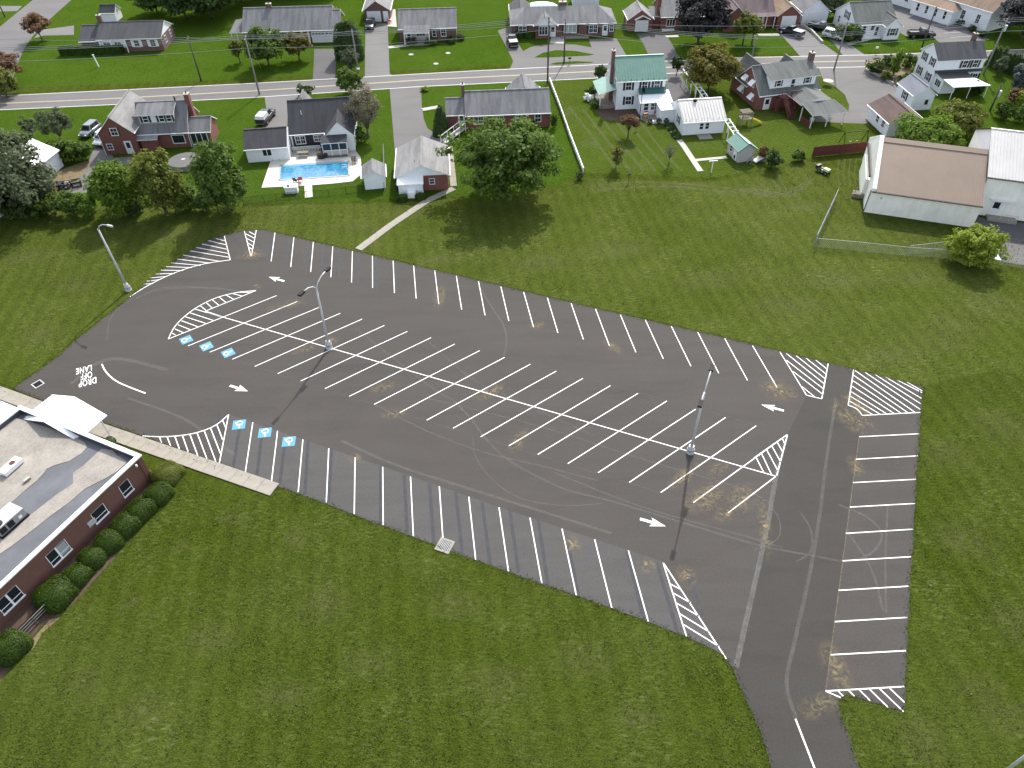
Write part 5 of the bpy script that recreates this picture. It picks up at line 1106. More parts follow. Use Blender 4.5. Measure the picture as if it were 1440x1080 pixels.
def crown_cloud(rng, n, rx, ry, rz, clumps, spread=.30, inner=.35, bottom=.8, rough=.12):
    clumps = int(clumps*1.5)
    d = rng.normal(0, 1, (clumps, 3)); d /= np.linalg.norm(d, axis=1, keepdims=True)
    d[:, 2] = np.where(d[:, 2] < -bottom, -d[:, 2]*.6, d[:, 2])
    rad = (inner**3+(1-inner**3)*rng.uniform(0, 1, clumps))[:, None]**(1/3)*(1+rng.normal(0, rough, clumps))[:, None]
    cc = d*rad*.90
    k = rng.integers(0, clumps, n)
    cs = spread*rng.uniform(.55, 1.2, clumps)
    o = rng.normal(0, 1, (n, 3)); o /= np.linalg.norm(o, axis=1, keepdims=True); o *= (rng.uniform(0, 1, n)**.45)[:, None]*cs[k][:, None]
    o[:, 2] *= .78
    p = cc[k]+o
    if bottom >= 1: p[:, :2] *= (1+.22*np.clip(-p[:, 2], 0, 1))[:, None]
    nrm = o*1.6/spread*.4+cc[k]*.6+np.array([0, .15, .75])
    return p*np.array([rx, ry, rz]), nrm
def solve_h(g, r, tf, top, flat):
    """height of a tree at g whose crown silhouette reaches photo row `top`"""
    for h in np.arange(.6, 26, .1):
        rz = h*(1-tf)/2; c = h-rz
        dd = depth(g[0], g[1], c); el = math.atan2(CH-c, math.hypot(*g))
        up = math.hypot(rz*math.cos(el), r*math.sin(el))
        if pix(g[0], g[1], c)[1]-up*FPX/dd <= top: return h
    return 25
def tree(name, label, px, py, top, halfw, leaf, group=None, n=2600, size=.30, tf=.22, clumps=46, spread=.32, bark='bark', seed=1, limbs=7, cat='tree', inner=.4, ysq=1.0, r=None, h=None, bottom=.8, rough=.12, flare=1.0, cx=None):
    rng = np.random.default_rng(seed); rnd = random.Random(seed)
    g = at(px, py); mpp = depth(*g)/FPX
    r = r or halfw*mpp; h = h or solve_h(g, r, tf, top, 1)
    rz = h*(1-tf)/2; c = h-rz
    if cx is not None:                # the crown, not the hidden foot, was measured
        g = at(px+cx-pix(g[0], g[1], c*.8)[0], py)
    T = thing(name, label, cat, (g[0], g[1], 0), rnd.uniform(0, 6.28), group)
    C, N = crown_cloud(rng, int(n*1.35), r*.92, r*.92*ysq, rz*.95, clumps, spread, inner, bottom, rough)
    C[:, 2] += c; C[:, 2] = np.maximum(C[:, 2], .06)
    tr = max(.05, h*.022)*flare; lean = rnd.uniform(-.04, .04)*h
    m = MB(); m.tube([(0, 0, -.1), (lean*.3, 0, h*tf*.5), (lean, lean*.4, c*.85), (lean*1.2, lean*.5, c+rz*.5)], [tr*1.5, tr, tr*.6, tr*.15], 8)
    trunk = m.build('trunk', bark, T, True)
    for k in range(limbs):
        a = 2*math.pi*(k+rnd.random())/limbs; z0 = h*tf*rnd.uniform(.7, 1.5); e = rnd.uniform(.55, .85)
        p1 = (r*e*.45*math.cos(a), r*e*.45*math.sin(a), z0+(c-z0)*.6); p2 = (r*e*math.cos(a), r*e*math.sin(a)*ysq, c+rz*rnd.uniform(-.2, .5))
        MB().tube([(lean*.5, 0, z0), p1, p2], [tr*.55, tr*.35, tr*.08], 5).build('limb', bark, trunk, True)
    link('crown', leaves_mesh('crown', C, N, size, leaf, rng), T)
    return T
def shrub(name, label, px, py, top, halfw, leaf, group=None, n=900, size=.16, seed=1, cat='shrub', clumps=22, ysq=1.0, spread=.4, **k):
    return tree(name, label, px, py, top, halfw, leaf, group, n, size, .04, clumps, spread, 'bark', seed, 4, cat, .3, ysq, bottom=1.1, cx=px, **k)
def solid_shrub(name, label, g, rx, ry, h, leaf, group=None, seed=1, cat='shrub', rz=0.0, box=.0, size=.10, n=1500, pw=2.6):
    """clipped shrub: leaves over the skin of a rounded body, dark twigs inside"""
    rng = np.random.default_rng(seed)
    T = thing(name, label, cat, (g[0], g[1], 0), rz, group)
    d = rng.normal(0, 1, (n, 3)); d[:, 2] = np.abs(d[:, 2])-.12; d /= np.linalg.norm(d, axis=1, keepdims=True)
    q = (np.abs(d)**pw).sum(1)**(-1/pw)
    wob = 1+.05*np.sin(d[:, 0]*5+seed)+.05*np.sin(d[:, 1]*6+seed*2)
    P = d*q[:, None]*wob[:, None]*rng.uniform(.93, 1.02, n)[:, None]*np.array([rx, ry, h])
    P[:, 2] = np.maximum(P[:, 2], .04)
    link('foliage', leaves_mesh('foliage', P, d*1.3+np.array([0, 0, .2]), size, leaf, rng, .35), T)
    u, v = 12, 6; m = MB(); V = []
    for j in range(v+1):
        t = (j/v)*math.pi/2
        for i in range(u):
            a = 2*math.pi*i/u; dd = np.array([math.cos(a)*math.cos(t), math.sin(a)*math.cos(t), math.sin(t)]); k = (np.abs(dd)**pw).sum()**(-1/pw)*.90
            V.append(tuple(dd*k*np.array([rx, ry, h])))
    m.add(V, [(j*u+i, j*u+(i+1) % u, (j+1)*u+(i+1) % u, (j+1)*u+i) for j in range(v) for i in range(u)])
    m.build('twigs', leaf, T, True); return T
# clipped shrubs along the school wall
SH = [(233, 664, 19, 'corner clipped shrub with golden top at the end of the school wall'), (221, 692, 17, 'second clipped shrub from the school corner'), (196, 715, 18, 'third clipped shrub from the school corner, square shouldered'),
      (174, 736, 18, 'fourth clipped shrub from the school corner, under the wide window'), (151, 759, 18, 'fifth clipped shrub from the school corner, below the louvre'), (128, 783, 17, 'sixth clipped shrub from the school corner'),
      (106, 807, 17, 'seventh clipped shrub from the school corner, next to the largest one'), (75, 833, 25, 'largest clipped shrub of the school wall, beside the step railing'), (13, 908, 22, 'clipped shrub at the left edge below the step railing')]
for k, (px, py, r, lb) in enumerate(SH):
    z = .7; g = at(px, py, z); m = depth(*g, z)/FPX
    solid_shrub('clipped_shrub', lb, g, r*m*1.04, r*m*1.04, 1.2+.25*(r > 20), 'leaf_olive' if k == 0 else 'leaf_hedge', 'clipped shrubs along the school wall', k+3, size=.055, n=6500, rz=R(65), pw=3.3)
g = at(153, 621, .4); solid_shrub('clipped_shrub', 'small dark round shrub beside the entrance canopy posts', g, .62, .62, .8, 'leaf_dark', None, 33, size=.08, n=900)
# big trees and shrubs, left part
tree('willow_tree', 'huge grey green tree leaning in from the left edge', 14, 300, 125, 66, 'leaf_grey', None, 9000, .27, .12, 90, .26, 'pale_bark', 11, 9, h=13.0, r=8.2)
tree('willow_tree', 'second grey green tree low at the left edge over the white building', 44, 292, 195, 46, 'leaf_grey', None, 6500, .25, .1, 70, .28, 'pale_bark', 12, 7, h=8.2, r=5.8)
tree('small_tree', 'loose grey green small tree on the lawn left of the steel grey car', 87, 198, 150, 27, 'leaf_grey', None, 2400, .17, .12, 40, .30, 'pale_bark', 13, 12)
for k, (px, py, t, hw) in enumerate(((84, 226, 196, 15), (100, 227, 195, 17), (117, 226, 198, 13))):
    shrub('shrub', ('dark bushy shrub left end of the row beside the brick drive', 'middle dark shrub of the row beside the brick drive', 'right dark shrub of the row beside the brick drive')[k], px, py, t, hw, 'leaf_green', 'shrub row by the brick drive', 1200, .2, 20+k)
shrub('shrub', 'small dark shrub under the huge left tree near the road lawn', 40, 190, 165, 12, 'leaf_grey', None, 700, .17, 26)
tree('round_tree', 'bright green bushy tree at the lower end of the brick drive', 160, 303, 226, 36, 'leaf_bright', None, 5200, .21, .05, 60, .3, 'bark', 14, 6, bottom=1.1, cx=160)
tree('round_tree', 'olive bushy tree in front of the brick house', 220, 300, 203, 35, 'leaf_olive', None, 5200, .20, .05, 60, .3, 'bark', 15, 6, bottom=1.1, cx=220)
tree('round_tree', 'dense dark round tree left of the pool yard', 308, 298, 193, 37, 'leaf_green', None, 6500, .21, .05, 70, .28, 'bark', 16, 6, bottom=1.1, cx=308)
for k, (px, py, t, hw, lf) in enumerate(((18, 306, 277, 20, 'leaf_dark'), (46, 305, 278, 18, 'leaf_dark'), (72, 304, 272, 19, 'leaf_hedge'), (98, 303, 268, 19, 'leaf_green'), (122, 302, 270, 16, 'leaf_bright'), (186, 301, 276, 14, 'leaf_dark'), (252, 296, 262, 14, 'leaf_bright'), (266, 293, 258, 15, 'leaf_green'), (284, 296, 268, 14, 'leaf_green'))):
    shrub('hedge_shrub', ('hedge shrub at the left edge under the huge grey tree', 'dark hedge shrub second from the left edge', 'dark hedge shrub behind the left light pole top', 'hedge shrub below the yellow plough blade', 'bright hedge shrub left of the bright bushy tree', 'dark gap shrub between the bright and the olive tree', 'bright low shrub right of the olive tree', 'green shrub between olive and dark round tree', 'low shrub at the left foot of the dark round tree')[k], px, py, t, hw, lf, 'hedge shrubs along the field edge', 1500, .19, 40+k)
tree('cherry_tree', 'small reddish tree beside the side street, top left', 60, 57, 17, 22, 'leaf_red', None, 2200, .22, .22, 36, .3, 'bark', 17, 9)
tree('cherry_tree', 'reddish brown tree at the left edge above the road', 14, 118, 70, 27, 'leaf_red', None, 2600, .24, .15, 36, .3, 'bark', 18, 8)
tree('round_tree', 'green tree at the left edge just above the road', 2, 136, 96, 22, 'leaf_olive', None, 2200, .25, .1, 36, .32, 'bark', 19, 5, bottom=1.1, cx=2)
for k, (px, py, h, r, lf) in enumerate(((222, 20, 8, 6.0, 'leaf_green'), (262, 26, 10, 8.0, 'leaf_dark'), (300, 26, 11, 8.0, 'leaf_dark'), (340, 2, 11, 8, 'leaf_dark'), (408, -12, 12, 8, 'leaf_dark'), (450, -14, 13, 8, 'leaf_dark'))):
    tree('shade_tree', ('leftmost shade tree of the grove behind the two ranch houses', 'second shade tree of the grove between the two ranch houses', 'big dark shade tree left of the long grey roof', 'dark tree behind the left part of the long grey roof', 'dark tree behind the middle of the long grey roof', 'dark tree behind the right end of the long grey roof')[k], px, py, 0, 10, lf, 'shade trees behind the ranch houses', 4200, .42, .14, 90, .3, 'bark', 60+k, 6, h=h, r=r, bottom=.95)
tree('round_tree', 'full round green tree in front of the long grey roofed ranch', 372, 92, 36, 27, 'leaf_green', None, 4200, .25, .12, 56, .3, 'bark', 21, 6, bottom=1.1, cx=372)
tree('small_tree', 'small brownish tree left of the leaning pole before the ranch porch', 338, 88, 54, 12, 'leaf_olive', None, 900, .22, .2, 24, .35, 'bark', 22, 6)
tree('small_tree', 'olive yellow tree near the ranch garage doors', 421, 85, 45, 21, 'leaf_orange', None, 2600, .23, .2, 44, .3, 'bark', 23, 6)
g = at(493, 82); solid_shrub('arborvitae', 'tall dark dense evergreen beside the ranch garage drive', g, 2.9, 2.4, 7.6, 'leaf_dark', None, 24, size=.2, n=4200, pw=2.3)
shrub('shrub', 'loose grey green shrub at the foot of the tall dark evergreen', 492, 97, 68, 13, 'leaf_grey', None, 1000, .18, 25)
tree('round_tree', 'compact dark round tree standing at the road edge', 490, 131, 96, 19, 'leaf_green', None, 2600, .22, .12, 40, .3, 'bark', 27, 5, bottom=1.1, cx=490)
T = tree('yucca', 'spiky bare shrub behind the charcoal roofed house', 431, 136, 118, 12, 'leaf_dark', None, 240, .3, .1, 16, .35, 'bark', 28, 12, cat='shrub')
tree('willow_tree', 'brownish feathery tree right of the charcoal roofed house', 518, 193, 118, 26, 'leaf_brown', None, 3600, .15, .15, 60, .28, 'pale_bark', 29, 14)
shrub('shrub', 'small shrub under the brownish feathery tree', 507, 200, 178, 11, 'leaf_green', None, 600, .17, 30)
tree('maple_tree', 'largest spreading tree on the near lawn, in front of the long brick ranch', 708, 272, 160, 74, 'leaf_green', None, 12000, .27, .10, 130, .23, 'bark', 31, 12, inner=.35, rough=.22, cx=712)
g = at(621, 186); solid_shrub('evergreen_cone', 'dark clipped cone evergreen at the left end of the long brick ranch', g, 1.25, 1.25, 4.6, 'leaf_dark', None, 32, size=.14, n=1800, pw=1.9)
g = at(617, 190); solid_shrub('evergreen_cone', 'lower round evergreen in front of the dark cone evergreen', g, 1.1, 1.1, 2.2, 'leaf_dark', None, 34, size=.13, n=900, pw=2.1)
shrub('shrub', 'shrub by the wall at the right end of the long brick ranch', 748, 178, 166, 9, 'leaf_hedge', None, 500, .14, 35); shrub('shrub', 'shrub at the right corner of the long brick ranch', 779, 180, 160, 6, 'leaf_hedge', None, 400, .13, 36)
shrub('shrub', 'small dark weed shrub at the lower end of the white fence', 816, 252, 240, 7, 'leaf_dark', None, 260, .13, 37)
shrub('shrub', 'yellow low shrub beside the drive mouth at the road', 597, 128, 121, 6, 'leaf_yellow', None, 260, .14, 38)
for k, (px, py) in enumerate(((566, 282), (592, 280))):
    g = at(px, py); solid_shrub('box_hedge', ('left clipped box hedge before the white bump out', 'right clipped box hedge before the white bump out')[k], g, .78, .45, .95, 'leaf_hedge', 'box hedges by the garage', 44+k, size=.09, n=900, rz=R(4), pw=6)
# around the green roofed house
tree('small_tree', 'dark round shrub tree left of the green roofed house near the road', 844, 113, 91, 9, 'leaf_dark', None, 1300, .18, .06, 30, .35, 'bark', 50, 5)
shrub('hydrangea', 'white flowering shrub at the porch of the green roofed house', 828, 141, 130, 8, 'flower_white', None, 260, .16, 51); shrub('shrub', 'dark shrub behind the white flowering shrub', 832, 135, 122, 9, 'leaf_dark', None, 600, .16, 52)
shrub('shrub', 'dark low shrub at the foot of the side porch steps', 838, 151, 140, 8, 'leaf_green', None, 500, .15, 53)
tree('maple_tree', 'broad olive and orange tree between the two trellises and the road', 996, 129, 63, 42, 'leaf_orange', None, 7000, .25, .14, 80, .28, 'bark', 54, 10)
tree('small_tree', 'dark green tree tucked left of the olive and orange tree', 951, 106, 78, 9, 'leaf_dark', None, 900, .2, .18, 24, .36, 'bark', 55, 5)
tree('purple_tree', 'large blackish purple tree in front of the small brick house', 981, 62, 0, 33, 'leaf_purple', None, 8000, .3, .08, 90, .26, 'bark', 56, 6, h=11.0, r=6.4)
tree('small_tree', 'olive tree with two trunks on the lawn of the purple roofed house', 1044, 63, 18, 21, 'leaf_olive', None, 2600, .24, .3, 44, .3, 'bark', 57, 8)
tree('small_tree', 'thin twin tree right of the olive tree on that lawn', 1057, 61, 26, 14, 'leaf_olive', None, 1200, .22, .35, 26, .34, 'bark', 58, 6)
tree('small_tree', 'small rusty red tree on the mown lawn behind the green roofed house', 883, 193, 160, 15, 'leaf_red', None, 1300, .15, .35, 28, .32, 'bark', 59, 9)
tree('small_tree', 'pale rusty sapling in the middle of the mown lawn', 866, 237, 206, 11, 'leaf_orange', None, 700, .14, .2, 20, .35, 'pale_bark', 70, 8)
tree('gnarled_shrub', 'nearly bare gnarled shrub left of the long garden path', 940, 232, 199, 13, 'leaf_grey', None, 200, .1, .3, 20, .3, 'pale_bark', 71, 18, cat='shrub')
shrub('shrub', 'clump of dark shrubs behind the green roofed shed', 1088, 236, 208, 13, 'leaf_dark', None, 1400, .15, 72); shrub('shrub', 'small round shrub left of the red board fence', 1124, 226, 209, 11, 'leaf_green', None, 900, .15, 73)
shrub('shrub', 'reddish shrub right behind the green roofed shed', 1072, 225, 205, 9, 'leaf_red', None, 500, .14, 74)
for k, (px, py) in enumerate(((939, 177), (943, 183), (948, 190), (953, 195))):
    g = at(px, py); solid_shrub('clipped_shrub', ('low dark shrub at the back corner of the white garage', 'second low dark shrub along the white garage', 'third low dark shrub along the white garage', 'front low dark shrub along the white garage')[k], g, .55, .55, .6, 'leaf_dark', 'low shrubs along the white garage', 76+k, size=.09, n=380)
# right part
for k, (px, py, t, hw, lf, lb) in enumerate(((1233, 103, 82, 15, 'leaf_hedge', 'rounded dark shrub behind the black railing'), (1252, 93, 77, 14, 'leaf_dark', 'dark shrub at the road edge near the black railing'), (1262, 104, 70, 11, 'leaf_bright', 'taller light green shrub in the planted corner'), (1281, 96, 76, 12, 'leaf_hedge', 'dark shrub against the white gambrel house'), (1246, 112, 99, 8, 'leaf_olive', 'low shrub in front of the planted corner'), (1271, 118, 104, 9, 'leaf_green', 'low shrub by the gambrel house wall'))):
    shrub('shrub', lb, px, py, t, hw, lf, 'shrubs in the planted road corner', 1000, .17, 80+k)
for k in range(9):
    px, py = 1391+k*6.3, 92+k*2.4
    g = at(px, py); solid_shrub('arborvitae', ('first second third fourth fifth sixth seventh eighth ninth'.split()[k])+' dark pointed evergreen from the left in the hedge row right of the gambrel house', g, .95, .95, 3.6+.3*(k % 3), 'leaf_dark', 'evergreen hedge row at the right edge', 90+k, size=.15, n=700, pw=1.7)
tree('small_tree', 'pale loose shrub tree beside the right utility pole', 1402, 106, 80, 12, 'leaf_grey', None, 900, .16, .1, 24, .35, 'bark', 101, 7)
tree('blue_spruce', 'blue grey spruce at the right edge', 1438, 128, 88, 24, 'leaf_blue', None, 4200, .2, .02, 70, .25, 'bark', 102, 3, inner=.6, bottom=.95)
for k, (px, py, t, hw, lf, lb) in enumerate(((1428, 145, 124, 14, 'leaf_red', 'dark reddish shrub below the blue grey spruce'), (1441, 150, 126, 12, 'leaf_yellow', 'yellow green shrub at the right edge'), (1415, 168, 143, 15, 'leaf_hedge', 'dark green shrub above the white barn roof'), (1438, 172, 146, 14, 'leaf_green', 'green shrub at the right edge above the white barn roof'), (1374, 133, 112, 11, 'leaf_hedge', 'shrub under the white awning of the gambrel house'))):
    shrub('shrub', lb, px, py, t, hw, lf, None, 1000, .17, 104+k)
tree('round_tree', 'bright green bushy tree behind the pink roofed barn', 1303, 212, 149, 42, 'leaf_bright', None, 8000, .22, .03, 80, .3, 'bark', 110, 6, h=5.8, r=5.3, bottom=1.1, cx=1303)
tree('round_tree', 'olive spreading tree behind the bright bushy tree near the barns', 1350, 188, 126, 34, 'leaf_olive', None, 5200, .22, .08, 64, .28, 'bark', 111, 8, h=5.5, r=4.6, bottom=1.1, cx=1350)
tree('purple_tree', 'blackish purple tree in front of the church hall, top right corner', 1436, 55, 0, 30, 'leaf_purple', None, 6500, .3, .08, 80, .26, 'bark', 112, 5, h=9.5, r=6.2)
shrub('shrub', 'dark red shrub at the far corner of the church hall wall', 1311, 11, 1, 5, 'leaf_red', None, 500, .2, 113)
for k in range(5):
    px, py = 1322+k*15, 19+k*8.2
    shrub('shrub', ('far topmost', 'second topmost', 'middle', 'second nearest', 'nearest')[k]+' low dark foundation shrub along the church hall wall', px, py, py-8, 6, 'leaf_dark', 'foundation shrubs of the church hall', 360, .17, 115+k)
for k, (px, py, t, hw) in enumerate(((1183, 55, 34, 15), (1196, 57, 31, 14), (1207, 59, 40, 7))):
    shrub('shrub', ('grey green shrub by the side wall of the white house near the church', 'dark bushy shrub at the white house front near the church', 'dark columnar shrub at the white house front corner')[k], px, py, t, hw, ('leaf_grey', 'leaf_green', 'leaf_dark')[k], None, 1000, .19, 122+k)
tree('round_tree', 'soft green tree behind the white gabled garage', 1166, 24, -6, 17, 'leaf_grey', None, 2200, .28, .1, 40, .32, 'bark', 126, 5, h=5.5, r=3.6, bottom=1.1, cx=1166)
tree('forsythia', 'yellow green arching shrub over the end of the chain link fence', 1373, 369, 314, 37, 'leaf_yellow', None, 6500, .15, .01, 90, .26, 'bark', 127, 10, cat='shrub', inner=.3, rough=.15, bottom=1.1, cx=1373)
g = at(130, 76); 
hd = thing('hedge', 'long clipped dark hedge in front of the brown brick ranch', 'hedge', (g[0], g[1], 0), R(2))
rng = np.random.default_rng(5); n = 3600
P = np.stack([rng.uniform(-6.3, 6.6, n), rng.uniform(-.75, .75, n), rng.uniform(0, 1.5, n)], 1); f_ = rng.integers(0, 3, n)
P[f_ == 0, 2] = 1.5; P[f_ == 1, 1] = -.75; P[:, 2] += rng.normal(0, .03, n)
Nn = np.zeros((n, 3)); Nn[f_ == 0, 2] = 1; Nn[f_ == 1, 1] = -1; Nn[f_ == 2, 0] = np.sign(P[f_ == 2, 0]); P[f_ == 2, 0] = np.where(P[f_ == 2, 0] > 0, 6.6, -6.3)
link('foliage', leaves_mesh('foliage', P, Nn*1.5, .2, 'leaf_hedge', rng, .35), hd); MB().box(-6.25, 6.55, -.7, .7, 0, 1.42).build('twigs', 'leaf_hedge', hd)
for k, (px, py, hw) in enumerate(((578, 62, 9), (606, 62, 11), (634, 60, 9), (648, 56, 6))):
    shrub('shrub', ('grey shrub left of the recessed porch of the brick ranch', 'low hedge in front of the recessed grey porch', 'dark low shrub right of the recessed porch', 'brownish shrub at the right corner of that brick ranch')[k], px, py, py-9, hw, ('leaf_grey', 'leaf_dark', 'leaf_dark', 'leaf_grey')[k], None, 500, .16, 130+k)
for k, (px, py, hw) in enumerate(((730, 53, 8), (744, 53, 8))):
    g = at(px, py); solid_shrub('box_hedge', ('left clipped hedge at the wide brick ranch front', 'right clipped hedge at the wide brick ranch front')[k], g, 1.3, .5, 1.3, 'leaf_hedge', 'clipped hedges of the wide brick ranch', 136+k, size=.14, n=700, pw=6)
# ------------------------------------------------------------------ poles and wires
def lamp_base(T): MB().cyl(0, 0, 0, .75, .42, .36, 4).build('pedestal', 'pale_concrete', T)
def light_pole(label, px, py, arms, h, rot, lean=(0, 0)):
    g = at(px, py); T = thing('light_pole', label, 'light pole', (g[0], g[1], 0), R(rot), 'car park light poles'); T.rotation_euler = (lean[0], lean[1], R(rot))
    MB().cyl(0, 0, 0, 1.0, .42, .27, 12).build('pedestal', 'galvanised', T); MB().cyl(0, 0, .35, .55, .40, .385, 12).build('access_band', 'grey_metal', T)
    MB().tube([(0, 0, .9), (0, 0, h*.5), (0, 0, h)], [.155, .13, .10], 10).build('pole', 'galvanised', T, True)
    for s in arms:
        a = MB().tube([(0, 0, h-.1), (s*.5, 0, h+.5), (s*1.3, 0, h+.85), (s*2.3, 0, h+.95)], [.075, .07, .06, .06], 7).build('arm', 'galvanised', T, True)
        MB().box(min(s*2.1, s*2.95), max(s*2.1, s*2.95), -.20 if len(arms) > 1 else -.1, .20 if len(arms) > 1 else .1, h+.82, h+1.04).build('lamp_head', 'dark_metal' if len(arms) > 1 else 'galvanised', a)
    return T
light_pole('single arm light pole on the lawn at the far left of the car park', 181, 408, (1,), 9.0, -25, (0.0, R(-2.5)))
light_pole('double arm light pole standing in the left half of the parking rows', 463, 489, (1, -1), 8.4, 67, (0.0, R(2.0)))
light_pole('double arm light pole standing near the right end of the parking rows', 970.5, 636, (1, -1), 8.4, 67, (0, 0))
g = at(1392, 1101); T = thing('light_pole', 'grey pole shaft cutting the bottom right corner', 'light pole', (g[0], g[1], 0), 0); MB().tube([(0, 0, 0), (0, 0, 9)], [.12, .08], 10).build('pole', 'galvanised', T, True); MB().cyl(0, 0, 0, .6, .4, .35, 12).build('pedestal', 'pale_concrete', T)
POLES = {}
def util_pole(key, label, px, py, top, arm=1.2, mat='pole_wood', h=None, extra=None, lean=0, rz=5):
    g = at(px, py)
    if h is None:
        for h in np.arange(4, 16, .1):
            if pix(g[0], g[1], h)[1] <= top: break
    T = thing('utility_pole', label, 'utility pole', (g[0], g[1], 0), R(rz), 'utility poles along the road')
    if lean: T.rotation_euler = (0, R(lean), R(rz))
    MB().tube([(0, 0, -.1), (0, 0, h*.5), (0, 0, h)], [.17, .15, .11], 8).build('pole', mat, T, True)
    if arm:
        MB().box(-.06, .06, -arm, arm, h-.55, h-.43).build('crossarm', mat, T)
        for q in (-arm+.1, 0, arm-.1): MB().cyl(.0, q, h-.43, h-.25, .05, n=8).build('insulator', 'galvanised', T)
    if extra == 'transformer': MB().cyl(.32, 0, h-2.2, h-1.2, .26, n=12).build('transformer', 'galvanised', T)
    POLES[key] = (g[0], g[1], h); return T
util_pole('a', 'leaning pale utility pole with guy wire in front of the ranch trees', 365, 133, 50, 1.0, 'grey_pole_wood')
util_pole('b', 'dark utility pole on the lawn right of the brown brick ranch', 283, 114, 51, .6)
util_pole('c', 'grey utility pole beside the tall dark evergreen', 504, 101, 41, .6, 'grey_pole_wood')
util_pole('d', 'tall dark utility pole at the top of the white fence', 770, 117, 24, 1.0)
util_pole('e', 'dark utility pole on the grass island of the half circle drive', 793, 89, 27, .8)
util_pole('f', 'utility pole mostly hidden behind the brick gable, by the road', 1054, 96, 70, .9, 'grey_pole_wood', 6.2)
util_pole('g', 'tall utility pole at the parking area by the red stair house', 1172.5, 99, 30, .9, 'grey_pole_wood')
util_pole('h', 'dark slanted utility pole by the black pickup near the church', 1296.5, 66, 10, 0)
util_pole('i', 'pale utility pole with transformer right of the gambrel house', 1383, 105, 26, 1.0, 'grey_pole_wood', extra='transformer')
util_pole('j', 'dark utility pole in the garden behind the white awning', 1392, 156, 118, 0, extra='transformer')
util_pole('k', 'short utility pole at the top left corner', 7, 24, 4, 0)
POLES['l'] = (at(-180, 150)[0], at(-180, 150)[1], 10.0); POLES['r'] = (at(1640, 82)[0], at(1640, 82)[1], 10.5); POLES['m'] = (at(-150, 120)[0], at(-150, 120)[1], 10.0)
def wire(a, b, dy, dz, label, sag=.55, r=.03):
    A, B = POLES[a], POLES[b]; P = []
    for k in range(13):
        t = k/12; P.append((A[0]+(B[0]-A[0])*t, A[1]+(B[1]-A[1])*t+dy, A[2]-dz+(B[2]-dz-A[2]+dz)*t-sag*4*t*(1-t)))
    o = MB().tube([(x-P[0][0], y-P[0][1], z-P[0][2]) for x, y, z in P], r, 4).build('power_line', 'wire'); o.location = P[0]
    return tag(o, label, 'wire', 'power lines along the road')
RUN = (('l', 'a', 'left edge to the leaning pale pole'), ('a', 'd', 'leaning pale pole to the pole at the white fence'), ('d', 'f', 'white fence pole to the pole behind the brick gable'), ('f', 'i', 'brick gable pole to the transformer pole'), ('i', 'r', 'transformer pole to the right edge'))
for a, b, t in RUN:
    for q, nme in ((-.9, 'near'), (0, 'middle'), (.9, 'far')): wire(a, b, q, .25, f'{nme} power line from the {t}')
    wire(a, b, 0, 2.2, f'lower thick cable from the {t}', .7, .03)
for a, b, t in (('m', 'b', 'left edge to the dark lawn pole'), ('b', 'c', 'dark lawn pole to the evergreen pole'), ('c', 'e', 'evergreen pole to the grass island pole'), ('e', 'g', 'grass island pole to the stair house pole'), ('g', 'h', 'stair house pole to the church pole')):
    wire(a, b, 0, .3, f'single power line from the {t}', .8)
A = POLES['a']; o = MB().tube([(0, 0, 0), at(378, 131) and (at(371, 112)[0]-A[0], at(371, 112)[1]-A[1], -A[2]+2.3)], .02, 4).build('guy_wire', 'wire'); o.location = A; tag(o, 'guy wire slanting from the leaning pale pole to the lawn', 'wire')
